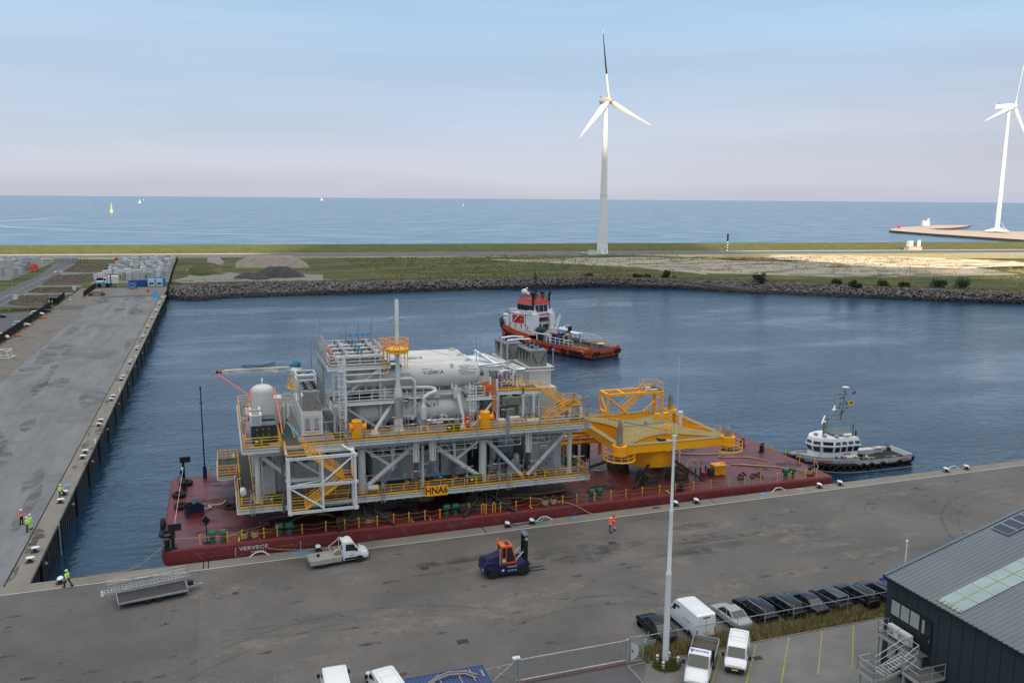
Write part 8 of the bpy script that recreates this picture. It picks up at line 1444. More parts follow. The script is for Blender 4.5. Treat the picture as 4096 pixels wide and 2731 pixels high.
# lamp mast
t=thing('lamp_mast','tall white lamp mast with a thin aerial standing in the weeds','lamp mast',(53.55,-33.2,0)); m=MB(); m.lathe([(.30,0),(.27,.4),(.235,7.8),(.245,7.85),(.245,8.0),(.18,8.1),(.16,13.2),(.165,13.25),(.165,13.4),(.12,13.5),(.10,19.2)],n=20); m.build('pole',white,t,smooth=40); m=MB(); m.beam((.25,0,19.3),(-.9,0,19.45),.09); m.beam((-.25,0,19.75),(.3,0,19.75),.08); m.lathe([(.12,19.1),(.12,19.8)],n=10); m.build('bracket',white,t); m=MB(); m.obox((-1.15,0,19.5),(.6,.36,.14)); m.obox((-1.45,.05,19.6),(.2,.3,.1)); m.build('lamp_head',black,t); m=MB(); m.cyl((.15,0,19.8),(.2,0,26.2),.025,.012,5); m.build('aerial',white,t)
for x,y,lb in ((52.8,-33.15,'left'),(52.75,-34.25,'front'),(53.95,-33.1,'back right'),(54.3,-34.0,'right')):
    t=thing('marker_bollard',f'short red and white bollard on the {lb} side of the lamp mast','bollard',(x,y,0),0,'red and white bollards round the lamp mast'); m=MB(); m.lathe([(.12,0),(.12,.7),(.09,.76),(.01,.78)],n=12); m.build('post',white,t,smooth=40); m=MB(); [m.lathe([(.124,z),(.124,z+.1)],n=12) for z in (.3,.52)]; m.build('red_band',M('bollard_red',(.3,.03,.02),.5),t)
# ================= BUILDING =================
BX,BY,RS=70.65,-39.27,.27
t=thing('building','dark blue-grey clad building with a sloping ribbed metal roof','building',(BX,BY,0),world=True)
m=MB(); Lx=45; m.pan([(BX,0),(BX+Lx,0),(BX+Lx,8+RS*Lx-.2),(BX,7.78)],BY-45,BY); m.build('wall',cladb,t)
m=MB(); [m.box(BX-.022,BX-.004,BY-1.1-k*1.1,BY-1.08-k*1.1,0,7.7) for k in range(38)]; m.build('panel_joint',M('joint_dark',(.008,.012,.015),.6),t)
m=MB(); ux=Vector((1,0,RS)).normalized(); 
def rp(x,y,dz=0): return (BX+x,y,8+RS*x+dz)
m.add([rp(-.25,BY+.22,-.1),rp(Lx,BY+.22,-.1),rp(Lx,BY-45,-.1),rp(-.25,BY-45,-.1),rp(-.25,BY+.22),rp(Lx,BY+.22),rp(Lx,BY-45),rp(-.25,BY-45)],[(3,2,1,0),(4,5,6,7),(0,1,5,4),(1,2,6,5),(2,3,7,6),(3,0,4,7)]); rf=m.build('roof',roofm,t)
m=MB(); k=0; y=BY-.1
while y>BY-44:
    m.add([rp(-.24,y,.002),rp(Lx,y,.002),rp(Lx,y-.05,.05),rp(-.24,y-.05,.05),rp(Lx,y-.13,.05),rp(-.24,y-.13,.05),rp(Lx,y-.18,.002),rp(-.24,y-.18,.002)],[(0,1,2,3),(3,2,4,5),(5,4,6,7)]); y-=.42
m.build('roof_rib',roofm,rf)
m=MB(); m.add([rp(-.27,BY+.25,-.22),rp(Lx,BY+.25,-.22),rp(Lx,BY+.25,.09),rp(-.27,BY+.25,.09),rp(-.27,BY+.0,.09),rp(Lx,BY+.0,.09)],[(0,1,2,3),(3,2,5,4)]); m.build('verge_trim',M('verge_blue_grey',(.10,.14,.18),.4),rf); m=MB(); m.beam((BX-.26,BY+.2,7.82),(BX-.26,BY-45,7.82),.14,.2); m.build('gutter',black,rf)
m=MB(); m.add([rp(.15,BY-4.95,.058),rp(14,BY-4.95,.058),rp(14,BY-7.15,.058),rp(.15,BY-7.15,.058)],[(0,1,2,3)]); sk=m.build('roof_light',skyl,rf); m=MB(); [m.beam(rp(1.55*k+.4,BY-4.95,.08),rp(1.55*k+.4,BY-7.15,.08),.07,.03) for k in range(1,9)]; m.build('roof_light_joint',M('pale_joint',(.5,.5,.42),.6),sk); m=MB(); m.beam(rp(.15,BY-6.05,.07),rp(14,BY-6.05,.07),.05,.02); [m.beam(rp(.1,BY-y_,.09),rp(.5,BY-y_,.09),.08,.03) for y_ in (5.0,5.4,5.8,6.2,6.6,7.0)]; m.build('roof_light_rib',ymark,sk)
for i in range(7):
    for j in range(1):
        x=10.4+i*1.08; y=BY-.35; m=MB(); m.add([rp(x,y,.12),rp(x+1.02,y,.12),rp(x+1.02,y-1.75,.12),rp(x,y-1.75,.12),rp(x,y,.16),rp(x+1.02,y,.16),rp(x+1.02,y-1.75,.16),rp(x,y-1.75,.16)],[(3,2,1,0),(4,5,6,7),(0,1,5,4),(1,2,6,5),(2,3,7,6),(3,0,4,7)]); sp_=m.build('solar_panel',galv,rf); m=MB(); m.add([rp(x+.04,y-.04,.165),rp(x+.98,y-.04,.165),rp(x+.98,y-1.71,.165),rp(x+.04,y-1.71,.165)],[(0,1,2,3)]); pn=m.build('cells',sol,sp_); m=MB(); [m.beam(rp(x+.04+k*.156,y-.04,.168),rp(x+.04+k*.156,y-1.71,.168),.008,.004) for k in range(1,6)]; [m.beam(rp(x+.04,y-.04-k*.167,.168),rp(x+.98,y-.04-k*.167,.168),.008,.004) for k in range(1,10)]; m.build('cell_grid',M('cell_grid_blue',(.08,.11,.2),.4),sp_)
# windows and door in the west wall (x = BX)
m=MB(); m.box(BX-.06,BX-.003,BY-4.95,BY-.6,4.78,6.33); wf=m.build('window_frame',M('frame_black',(.012,.015,.018),.4),t)
blind=M('pale_blind',(.33,.34,.31),.5,var=.12,scale=6)
for a,b in ((.74,1.62),(1.76,2.62),(2.76,3.66)): m=MB(); m.box(BX-.075,BX-.0605,BY-b,BY-a,4.98,6.2); m.build('window_pane',blind,wf)
m=MB(); m.box(BX-.09,BX-.061,BY-4.95,BY-3.85,3.42,6.2); dr=m.build('door',M('frame_black',(.012,.015,.018)),t); m=MB(); m.box(BX-.102,BX-.0905,BY-4.78,BY-4.0,4.9,6.1); m.build('door_pane',glass,dr); m=MB(); m.box(BX-.106,BX-.1025,BY-4.25,BY-4.0,4.95,6.05); m.build('blind',blind,dr); MB().obox((BX-.13,BY-4.85,4.6),(.06,.05,.26)).build('handle',galv,dr)
m=MB(); m.box(BX-.06,BX-.003,BY-4.9,BY-.55,.8,2.95); wf=m.build('window_frame',M('frame_black',(.012,.015,.018)),t)
for a,b in ((.7,1.55),(1.85,3.0),(3.15,4.3)): m=MB(); m.box(BX-.075,BX-.0605,BY-b,BY-a,1.0,2.8); m.build('window_pane',blind,wf)
# outside stair
t=thing('outside_stair','galvanised outside stair with two landings on the dark building','stair',(BX-1.2,BY-3,0),world=True); zu=3.4
for q_ in ((BX-1.15,BX-.1,BY-4.9,BY-.6,zu-.05,zu),(BX-2.6,BX-.1,BY-6.6,BY-4.92,2.55,2.6),(BX-5.1,BX-3.9,BY-4.6,BY-2.9,2.1,2.15)): MB().box(*q_).build('landing',M('grating_brown_grey',(.10,.095,.09),.7,var=.2,scale=8),t)
m=MB(); m.beam((BX-1.17,BY-4.9,zu-.12),(BX-1.17,BY-.6,zu-.12),.06,.24); m.beam((BX-1.15,BY-.6,zu-.12),(BX-.1,BY-.6,zu-.12),.06,.24)
m.beam((BX-2.62,BY-6.6,2.48),(BX-2.62,BY-4.9,2.48),.06,.24); m.beam((BX-2.6,BY-6.6,2.48),(BX-.1,BY-6.6,2.48),.06,.24); m.beam((BX-5.12,BY-4.6,2.03),(BX-5.12,BY-2.9,2.03),.06,.24); m.beam((BX-5.1,BY-4.6,2.03),(BX-3.9,BY-4.6,2.03),.06,.24)
m.beam((BX-3.9,BY-4.6,2.03),(BX-2.6,BY-4.75,2.5),.06,.26); m.beam((BX-3.9,BY-3.4,2.03),(BX-1.2,BY-3.6,zu-.1),.06,.26); m.beam((BX-2.6,BY-4.9,2.5),(BX-1.2,BY-4.9,zu-.1),.06,.26)
[m.beam((x,y,0),(x,y,z),.15) for x,y,z in ((BX-1.1,BY-.7,zu),(BX-2.5,BY-5.0,2.5),(BX-4.9,BY-4.5,2.0),(BX-1.0,BY-4.8,zu),(BX-2.5,BY-6.5,2.5),(BX-4.9,BY-3.0,2.0))]; m.build('steel_frame',M('galvanised_grey',(.33,.345,.36),.45,var=.12),t)
m=MB(); [m.obox((BX-3.8+k*.25,BY-4.0,2.15+k*.12),(.26,1.1,.03)) for k in range(11)]; [m.obox((BX-3.3-.12*k,BY-2.6-.0*k,.15+k*.0),(.01,.01,.01)) for k in range(1)]; [m.obox((BX-2.6,BY-2.2-k*.22,.2+k*.2),(.9,.25,.03)) for k in range(9)]; m.build('tread',grey,t)
m=MB(); R9=dict(toe=0,mid=(.5,),r=.032,step=1.2)
m.rail([(BX-1.15,BY-4.9,zu),(BX-1.15,BY-.62,zu),(BX-.12,BY-.62,zu)],1.1,**R9); m.rail([(BX-2.6,BY-4.95,2.6),(BX-2.6,BY-6.6,2.6),(BX-.15,BY-6.6,2.6)],1.1,**R9); m.rail([(BX-3.9,BY-4.6,2.15),(BX-5.1,BY-4.6,2.15),(BX-5.1,BY-2.9,2.15),(BX-3.9,BY-2.9,2.15)],1.1,**R9); m.rail([(BX-3.9,BY-4.6,2.15),(BX-2.6,BY-4.75,2.65)],1.1,**R9); m.rail([(BX-3.9,BY-3.4,2.15),(BX-1.2,BY-3.6,zu)],1.1,**R9); m.rail([(BX-2.6,BY-4.9,2.65),(BX-1.2,BY-4.9,zu)],1.1,**R9); m.build('hand_rail',galv,t)
for k,y in enumerate((BY-1.75,BY-2.95)):
    t=thing('air_conditioner','white air conditioner unit on the stair landing, '+('left' if k==0 else 'right')+' of the two','air conditioner',(BX-.55,y,3.42),0,'air conditioners on the landing'); m=MB(); m.box(-.2,.2,-.56,.56,.12,1.0); m.build('case',white,t); [MB().obox((0,s,.06),(.5,.06,.12)).build('foot',black,t) for s in (-.4,.4)]; m=MB(); m.lathe([(.33,-.225),(.33,-.202),(.02,-.202)],(0,.2,.56),'X',20); f=m.build('fan',M('fan_grey_brown',(.30,.27,.26),.5),t); m=MB(); m.lathe([(.02,-.24),(.08,-.235),(.08,-.226)],(0,.2,.56),'X',10); [m.torus((-.232,.2,.56),r_,.006,'X',18,3) for r_ in (.33,.24,.16)]; m.build('fan_guard',white,f); MB().box(-.206,-.2005,-.46,-.3,.6,.75).build('badge',grey,t)
t=thing('flagpole','short white pole with a ball top behind the building roof','pole',(72.95,-38.7,0)); MB().cyl((0,0,0),(0,0,10.3),.07,.05,8).build('pole',white,t); MB().ball((0,0,10.42),.12,8,6).build('ball_top',white,t)
# ================= TUGS =================
def hull(stn,t,mat,name='hull'):
    # stn: x, half beam at deck, half beam at water, deck z, keel z
    P=[];n=8
    for x,wd,ww,zd,zk in stn: P+=[(x,-ww*.5,zk),(x,-ww,0),(x,-(wd*.75+ww*.25),zd*.55),(x,-wd,zd),(x,wd,zd),(x,wd*.75+ww*.25,zd*.55),(x,ww,0),(x,ww*.5,zk)]
    k=len(stn); F=[(j*n+i,(j+1)*n+i,(j+1)*n+i+1,j*n+i+1) for j in range(k-1) for i in range(n-1) if i!=3]
    F+=[(j*n+7,(j+1)*n+7,(j+1)*n,j*n) for j in range(k-1)]+[tuple(range(n)),tuple(range((k-1)*n,k*n))[::-1]]
    return MB().add(P,F).build(name,mat,t,smooth=45)
def interp(stn,x,i):
    for a,b in zip(stn[:-1],stn[1:]):
        if a[0]<=x<=b[0]: u=(x-a[0])/(b[0]-a[0]); return a[i]+(b[i]-a[i])*u
    return stn[-1][i]
def deck(stn,t,mat,drop,x0,x1,inset=.12):
    xs=[x0+(x1-x0)*k/16 for k in range(17)]; P=[];
    for x in xs: w=interp(stn,x,1)-inset; z=interp(stn,x,3)-drop if not callable(drop) else drop(x); P+=[(x,-w,z),(x,w,z)]
    return MB().add(P,[(2*i,2*i+2,2*i+3,2*i+1) for i in range(16)]).build('deck',mat,t)
def bulwark(stn,t,mat,x0,x1,h,th=.12,name='bulwark',lift=0,n=14):
    xs=[x0+(x1-x0)*k/n for k in range(n+1)]
    for s in (-1,1):
        P=[]
        for x in xs:
            w=interp(stn,x,1); z=interp(stn,x,3)+lift; P+=[(x,s*w,z-h),(x,s*w,z+.02),(x,s*(w-th),z+.02),(x,s*(w-th),z-h)]
        F=[(4*i+j,4*i+4+j,4*i+4+(j+1)%4,4*i+(j+1)%4) for i in range(n) for j in range(4)]+[(0,1,2,3),(4*n+3,4*n+2,4*n+1,4*n)]
        MB().add(P,F).build(name,mat,t)
def fender(stn,t,x0,x1,dz,r=.16,n=20,s_=(-1,1)):
    for s in s_: m=MB(); m.tube([(x0+(x1-x0)*k/n,s*(interp(stn,x0+(x1-x0)*k/n,1)*.97+.08),interp(stn,x0+(x1-x0)*k/n,3)-dz) for k in range(n+1)],r,6); m.build('rubbing_strake',rubber,t)
def tyres(stn,t,xs,s,dz,R=.52,r=.22):
    for x in xs: m=MB(); m.torus((x,s*(interp(stn,x,1)+.22),interp(stn,x,3)-dz),R,r,'Y',14,6); m.build('tyre_fender',rubber,t,smooth=60)
# red tug
t=thing('tug','large orange-red anchor handling tug with white house and black mast, lying behind the platform','tug',(117.9,113.6,-4),R_(113.6)); t.scale=(1.12,1.08,1.05); tw=M('tug_white',(.72,.73,.74),.45,var=.06,stain=[((.35,.25,.18),1.2,.64,.8,.4)])
ST=[(0,5.3,4.6,2.7,-.5),(1.2,5.75,5.2,2.65,-2.5),(6,5.8,5.4,2.6,-3),(16,5.8,5.4,2.75,-3),(21,5.8,5.3,3.1,-3),(21.6,5.8,5.3,4.1,-3),(26,5.6,4.7,4.5,-3),(30,4.9,3.4,5.0,-3),(33.5,3.6,1.9,5.5,-2.5),(36,2.0,.6,5.9,-1),(37.2,.7,.15,6.1,.2)]
hull(ST,t,tred); hull([(x-.01,w*.3+ww*.7+.05,ww+.05,z*.22,k) for x,w,ww,z,k in ST[:-1]],t,M('waterline_black_brown',(.03,.018,.016),.8,var=.5,scale=1.2),'boot_top'); deck(ST,t,tdeck,lambda x:1.85,.3,21.4,.25); m=MB(); deck(ST,t,dred,lambda x:3.6 if x<26 else 4.0+(x-26)*.06,21.5,36.6,.3)
ml=MB()  # open the deck well: inner faces
bulwark(ST,t,tred,1.2,21,.85,lift=.0); bulwark(ST,t,tred,21.6,37,1.2,.1)
bulwark([(x,w-.13,ww,z,k) for x,w,ww,z,k in ST],t,offw,1.3,20.5,.8,.02,'bulwark_lining')
fender(ST,t,.5,20,.95); fender(ST,t,21.6,36.8,1.6,.24); fender(ST,t,21.6,36.8,.2,.12); tyres(ST,t,(3.2,5.0,6.2,9.0,13,16.5),1,1.3); tyres(ST,t,(25.2,29.6),1,2.4,.85,.38)
m=MB(); m.tube([(33.6,3.5,5.5),(35.6,2.4,5.9),(36.8,1.3,6.1),(37.4,0,6.2),(36.8,-1.3,6.1),(35.6,-2.4,5.9),(33.6,-3.5,5.5)],.42,8); m.tube([(33.6,3.3,4.7),(35.6,2.2,5.1),(36.9,1.0,5.3),(37.3,0,5.3),(36.9,-1,5.3)],.42,8); m.build('bow_fender',rubber,t)
m=MB(); m.lathe([(.8,-2.2),(.8,2.2)],(.5,0,1.5),'Y',14); m.build('stern_roller',rust2,t,smooth=40); tyres([(x-0,w,ww,z,k) for x,w,ww,z,k in ST],t,(1.0,),-1,1.3)
for y in (4.6,3.2,-3.6,-4.8): m=MB(); m.torus((-.1,y,1.5),.5,.22,'X',12,6); m.build('tyre_fender',rubber,t)
m=MB()
for k in range(26): m.box(7+k*.5,7.12+k*.5,5.83,5.88,2.35,2.6)
m.build('freeing_ports',black,t); text('FORT',.55,refl,t,Matrix.Translation((2.9,5.86,2.1))@Matrix.Rotation(PI,4,'Z')@Matrix.Rotation(PI/2,4,'X'),'lettering',.02); text('NASSAU',.36,refl,t,Matrix.Translation((2.9,5.84,1.6))@Matrix.Rotation(PI,4,'Z')@Matrix.Rotation(PI/2,4,'X'),'lettering',.03)
# house
m=MB(); m.pan([(22.0,3.6),(32.2,4.2),(32.2,6.6),(31.2,8.9),(22.0,8.9)],-3.7,3.7); hs=m.build('deck_house',tw,t); m=MB(); m.box(32.2,34.2,-2.6,2.6,4.2,6.4); m.build('fore_house',tw,t)
m=MB(); [m.box(21.15,32.25,s*3.72-.03,s*3.72+.03,8.82,9.0) for s in (-1,1)]; m.box(21.95,22.05,-3.7,3.7,8.82,9.0); [m.box(x,x+.12,3.7,3.78,4.0,8.9) for x in (24.6,30.6)]; m.beam((24.66,3.76,5.0),(21.3,5.0,4.4),.1); m.build('red_trim',dred,hs); m=MB(); m.box(21.9,21.995,-2.2,-.2,4.2,6.2); m.box(21.9,21.995,.5,2.2,4.2,6.4); m.box(21.9,21.99,-2.0,2.0,7.0,8.2); [m.box(24.0+k*1.9,24.9+k*1.9,3.705,3.74,5.85,6.05) for k in range(4)]; m.build('dark_opening',glass,hs); m=MB(); m.rail([(21.2,-3.9,4.5),(21.2,3.9,4.5)],1.0,1.2,.05,0); m.tube([(21.4,-2.2,9.2),(21.4,2.2,9.2)],.08,5); m.obox((21.2,0,7.4),(.5,3.6,.15)); m.build('aft_rail',dred,hs); m=MB(); m.box(25.2,29.6,3.705,3.73,6.3,8.5); m.build('red_panel',M('tug_panel_red',(.50,.035,.012),.45),hs); text('K',1.0,yel,hs,Matrix.Translation((26.2,3.74,7.4))@Matrix.Rotation(PI,4,'Z')@Matrix.Rotation(PI/2,4,'X'),'emblem',.01); m=MB(); [m.box(23.5+k*2.4,23.9+k*2.4,3.705,3.74,5.0,5.7) for k in range(4)]; m.build('porthole',glass,hs)
m=MB(); m.rail([(22.2,3.6,8.95),(31,3.6,8.95),(31,-3.6,8.95),(22.2,-3.6,8.95)],1.0,1.5,.05,0); m.build('house_rail',tw,t)
m=MB(); m.add([(24.4,-2.9,8.9),(30.4,-2.4,8.9),(30.4,2.4,8.9),(24.4,2.9,8.9),(24.4,-2.9,11.8),(30.9,-2.7,11.8),(30.9,2.7,11.8),(24.4,2.9,11.8)],[(3,2,1,0),(4,5,6,7),(0,1,5,4),(1,2,6,5),(2,3,7,6),(3,0,4,7)]); wh=m.build('wheelhouse',tw,t)
m=MB(); [m.box(25+k*1.15,25.9+k*1.15,2.80,2.98,10.0,11.5) for k in range(5)]; m.box(24.36,24.39,-2.2,-.9,9.7,11.5); m.box(24.36,24.39,-.7,.9,9.7,11.5); m.box(24.36,24.39,1.1,2.3,9.7,11.5); m.build('window',glass,wh)
m=MB(); m.add([(24.0,-3.1,11.8),(31.3,-3,11.8),(31.3,3,11.8),(24.0,3.1,11.8),(24.6,-2.3,13.0),(30.4,-2.2,13.0),(30.4,2.2,13.0),(24.6,2.3,13.0)],[(3,2,1,0),(4,5,6,7),(0,1,5,4),(1,2,6,5),(2,3,7,6),(3,0,4,7)]); m.build('wheelhouse_top',M('tug_top_red',(.45,.04,.02),.45),wh); m=MB(); m.rail([(24.7,2.2,13),(30.3,2.1,13),(30.3,-2.1,13),(24.7,-2.2,13),(24.7,2.2,13)],.9,1.2,.05,0); m.build('top_rail',dred,wh)
m=MB(); m.cyl((27,0,13),(27,0,23.2),.3,.16,8); m.cyl((26.4,0,13),(26.5,0,22),.08,None,5); [m.beam((26.4,-.9*(1.2-k*.12),14.5+k*1.3),(26.4,.9*(1.2-k*.12),14.5+k*1.3),.12) for k in range(7)]; [m.obox((27+random.uniform(-.8,.8),random.uniform(-.9,.9),15+k*.9),(.35,.35,.35)) for k in range(7)]; [m.beam((26.45,-.35,13.5+k*.6),(26.45,.35,13.5+k*.6),.05) for k in range(14)]; m.build('mast',M('mast_black',(.012,.014,.02),.5),t)
m=MB(); m.lathe([(.3,13.4),(.3,14),(.75,14.2),(.85,14.8),(.75,15.4),(.3,15.7),(.02,15.75)],(29.4,1.4,0),n=14); m.lathe([(.1,13),(.1,14.2),(.4,14.4),(.35,14.8),(.02,15)],(27.9,1.5,0),n=10); m.lathe([(.05,15.7),(.3,15.9),(.02,16.1)],(29.0,.9,0),n=8); m.build('radar_dome',white,t,smooth=60)
for y in (3.0,-3.0):
    m=MB(); m.box(22.1,23.9,y-.9,y+.9,8.9,10.2) ; m.box(21.2,23.4,y-.9,y+.9,3.6,9.3); m.build('funnel_casing',tw,t)
    m=MB(); m.cyl((22.6,y,9.3),(22.6,y,14.2),.3,None,10); m.cyl((22.6,y,14.1),(22.0,y-.0,15.2),.3,.32,10); m.build('exhaust_pipe',M('soot_black',(.02,.015,.013),.7),t)
    m=MB(); m.tube([(23.9,y*.45,9.0),(23.9,y*.62,9.8),(23.9,y*.62,14.4)],.24,8); m.build('vent_pipe',red,t); m=MB(); m.lathe([(.3,14.3),(.62,14.5),(.62,15.0),(.4,15.25),(.02,15.3)],(23.9,y*.62,0),n=12); m.torus((23.9,y*.62,14.0),.6,.06); m.build('vent_hood',M('vent_brown',(.05,.015,.012),.6),t)
m=MB(); m.beam((26.4,3.9,9.0),(28.6,4.0,6.9),.3,.25); m.build('jib',white,t)
m=MB(); m.box(14.5,21.5,4.3,4.6,4.4,4.7); [m.beam((x,4.45,1.85),(x,4.45,4.5),.22) for x in (15,19.6)]; m.box(12.5,16.5,-5.3,-3.0,4.3,4.5); [m.beam((x,-4.8,1.85),(x,-4.8,4.4),.3) for x in (12.7,16.2)]; m.build('deck_gantry',tw,t)
m=MB(); m.obox((17.8,1.2,2.9),(1.8,1.6,2.1),.2); m.obox((16.6,2.6,2.9),(.7,1,2.6),.3); m.lathe([(1.3,-1.6),(1.3,-1.4),(.7,-1.4),(.7,1.4),(1.3,1.4),(1.3,1.6)],(16.4,-.6,3.0),'Y',14); m.obox((14.9,-.8,3.6),(1.1,2.4,.4)); m.build('tow_winch',M('winch_blue',(.02,.06,.18),.5),t)
m=MB(); [m.beam(a,b,.22) for a,b in (((13.7,-1.4,2.6),(13.7,.6,2.6)),((13.7,-1.4,4.2),(13.7,.6,4.2)),((13.7,-1.4,2.6),(13.7,-1.4,4.2)),((13.7,.6,2.6),(13.7,.6,4.2)))]; m.build('yellow_frame',yel,t)
m=MB(); m.ball((20.2,2.3,5.0),1.4,9,6,.8); m.v=[(x+random.uniform(-.12,.12),y+random.uniform(-.12,.12),z+random.uniform(-.1,.1)) for x,y,z in m.v]; m.box(19.4,20.9,1.4,3.2,1.9,4.4); m.build('green_tarpaulin',M('tarpaulin_green',(.01,.05,.05),.7),t)
m=MB(); [m.ball((18.8+random.uniform(-1,1),1.2+random.uniform(-1,1.2),4.2+random.uniform(-.2,.3)),random.uniform(.35,.6),7,5,.7) for _ in range(11)]; m.box(18,20.6,-.2,2.4,1.9,3.9); m.build('rope_heap',M('tow_rope_heap',(.36,.31,.25),.95,var=.3,scale=3),t)
m=MB(); m.beam((15.2,-3.2,4.5),(14.4,-4.0,8.9),.5); m.beam((17.0,-3.6,5.2),(14.6,-4.0,8.7),.42); m.obox((15.9,-3.3,5.0),(2.6,1.2,1.2)); m.obox((14.3,-4.0,9.2),(.3,.3,.7)); m.build('deck_crane',white,t)
m=MB(); 
for y in (-4.3,-3.1): m.tube([(10.8,y,5.4),(13.6,y,5.5),(14.4,(y-3.7)*.4+y*.6,5.6)],.3,8)
m.build('work_boat_tubes',white,t,smooth=60); m=MB(); m.box(11,13.9,-4.1,-3.3,5.0,5.3); m.build('work_boat_floor',grey,t); m=MB(); [m.obox((10.5,y,5.9),(.5,.4,1.2)) for y in (-4.0,-3.4)]; m.build('outboard_motor',black,t); m=MB(); m.tube([(11.4,-4.5,5.6),(11.4,-4.4,6.8),(11.4,-3.1,6.8),(11.4,-3.0,5.6)],.07,6); m.build('roll_bar',white,t)
for k,c in enumerate((blue,red,yel)): m=MB(); m.box(11.6+k*.5,12.0+k*.5,-5.2,-4.2,4.5,5.2); m.build('gas_bottles',c,t)
text('SAFETY IS FIRST',.36,dred,t,Matrix.Translation((17.2,1.5,4.85))@Matrix.Rotation(PI,4,'Z')@Matrix.Rotation(PI/2,4,'X'),'lettering',.004); m=MB(); m.box(15.2,19.2,1.4,1.49,4.55,5.15); m.build('sign_board',white,t)
for s in (1,-1):
    m=MB(); y=s*5.4
    m.rail([(6.2,y,2.7),(15.2,y,2.8)],1.5,1.5,.09,0,(.5,)); m.build('cargo_rail',white,t); m=MB(); m.rail([(1.6,y,2.6),(6,y,2.65)],.8,1.3,.06,0,()); m.build('stern_rail',dred if s>0 else yel,t)
m=MB(); m.beam((1.5,4.9,2.75),(6.2,5.1,3.0),.16); m.build('yellow_bar',yel,t); m=MB(); m.lathe([(.8,1.85),(.6,2.2),(.55,2.7)],(4.6,-3.4,0),n=10); m.build('capstan',blue,t); m=MB(); m.lathe([(.95,2.7),(1.0,2.85),(.9,2.95)],(4.6,-3.4,0),n=12); m.build('capstan_top',yel,t)
m=MB(); [m.obox((8+random.uniform(-1,3),-4.2+random.uniform(-.5,.6),2.1),(random.uniform(.5,1.2),.6,.5),k) for k in range(6)]; m.box(5,9,-1,3,1.86,1.9); m.build('deck_gear',M('deck_gear_dark',(.06,.055,.05),.8,var=.5,scale=2),t); m=MB(); [m.lathe([(.4,0),(.4,.9)],(12.4+k*.7,4.4,1.87),n=8) for k in range(3)]; m.build('blue_drums',M('drum_blue',(.02,.05,.28),.5),t)
m=MB(); [m.ball((19.4+k*.9,5.7,2.2),.22,8,5) for k in range(4)]; m.beam((18.8,5.6,2.7),(22.2,5.6,3.3),.1); m.build('yellow_buoys',yel,t); m=MB(); [m.lathe([(.35,-.7),(.45,-.4),(.45,.4),(.35,.7)],(33.2,s*2.8,6.8+q*1.1),'X',10) for s in (1,) for q in (0,1)]; m.build('life_raft',white,t,smooth=50)
m=MB(); [m.tube([(27,0,20),(24.6,s*2.2,13)],.015,3) for s in (-1,1)]; [m.cyl((30,-1+k,13),(30,-1+k,15.5),.03,None,4) for k in range(3)]; m.build('aerial_wires',grey,t)
m=MB(); m.rail([(21.7,5.3,4.2),(31,4.3,5.1)],1.0,1.4,.04,0); m.build('side_rail',white,t)
def walk(o):
    for c in o.children: yield c; yield from walk(c)
def base(o): return o.name.split('.')[0]
def shiftx(o,dx,dy=0): 
    for v in o.data.vertices: v.co.x+=dx; v.co.y+=dy
for c in list(walk(t)):
    n=base(c)
    if c.type!='MESH': continue
    if n in ('wheelhouse','wheelhouse_top','top_rail','mast','radar_dome','aerial_wires') or (c.parent and base(c.parent)=='wheelhouse'): shiftx(c,-2.0)
    if n=='mast':
        for v in c.data.vertices: v.co.z=13+(v.co.z-13)*.74
    if n in ('deck_crane','work_boat_tubes','work_boat_floor','outboard_motor','roll_bar','gas_bottles'): shiftx(c,3.0,2.3)
# white tug
t=thing('tug','small grey and white harbour tug lettered BRUNO IV beside the right barge end','tug',(126.3,16.6,-4),R_(178.6)); wt_=M('bruno_white',(.78,.78,.78),.35,var=.04)
SB=[(0,2.7,2.3,1.55,-.3),(.8,3.0,2.7,1.5,-1.5),(6,3.1,2.9,1.45,-2),(10.8,3.1,2.9,1.5,-2),(11.2,3.1,2.9,1.9,-2),(15,3.0,2.5,2.1,-2),(18.5,2.4,1.6,2.45,-2),(20.8,1.4,.6,2.75,-1),(22,.4,.1,2.95,0)]
hull(SB,t,tgrey); SBb=[(x,w,ww,z*.42,k) for x,w,ww,z,k in SB]; hull([(x,w+.03,ww+.04,z*.45,k) for x,w,ww,z,k in SB[:-1]],t,black,'boot_top')
deck(SB,t,M('tug_black_deck',(.012,.012,.014),.8,var=.3),lambda x:.75,.3,11,.2); deck(SB,t,M('tug_deck_blue_grey',(.42,.46,.50),.5),lambda x:1.65+max(0,x-15)*.06,11.2,21.6,.15)
bulwark(SB,t,tgrey,.7,10.8,.75,.1); bulwark([(x,w-.11,ww,z,k) for x,w,ww,z,k in SB],t,wt_,.8,10.8,.72,.02,'bulwark_lining'); bulwark(SB,t,tgrey,11.2,21.9,.4,.08); m=MB(); m.box(.05,.15,-2.7,2.7,.75,1.55); m.build('stern_bulwark',wt_,t)
m=MB()
for s in (-1,1): m.tube([(x,s*(interp(SB,x,1)-.04),interp(SB,x,3)+.04) for x in [k*.7 for k in range(16)]],.06,5); m.tube([(x,s*(interp(SB,x,1)-.04),interp(SB,x,3)+.04) for x in [11.2+k*.7 for k in range(16)]],.06,5)
m.build('top_edge',black,t); fender(SB,t,.2,21.5,.95,.17); m=MB(); m.tube([(.4,2.9,.9),(-.35,2.2,.9),(-.5,0,.9),(-.35,-2.2,.9),(.4,-2.9,.9)],.35,8); m.build('stern_fender',rubber,t)
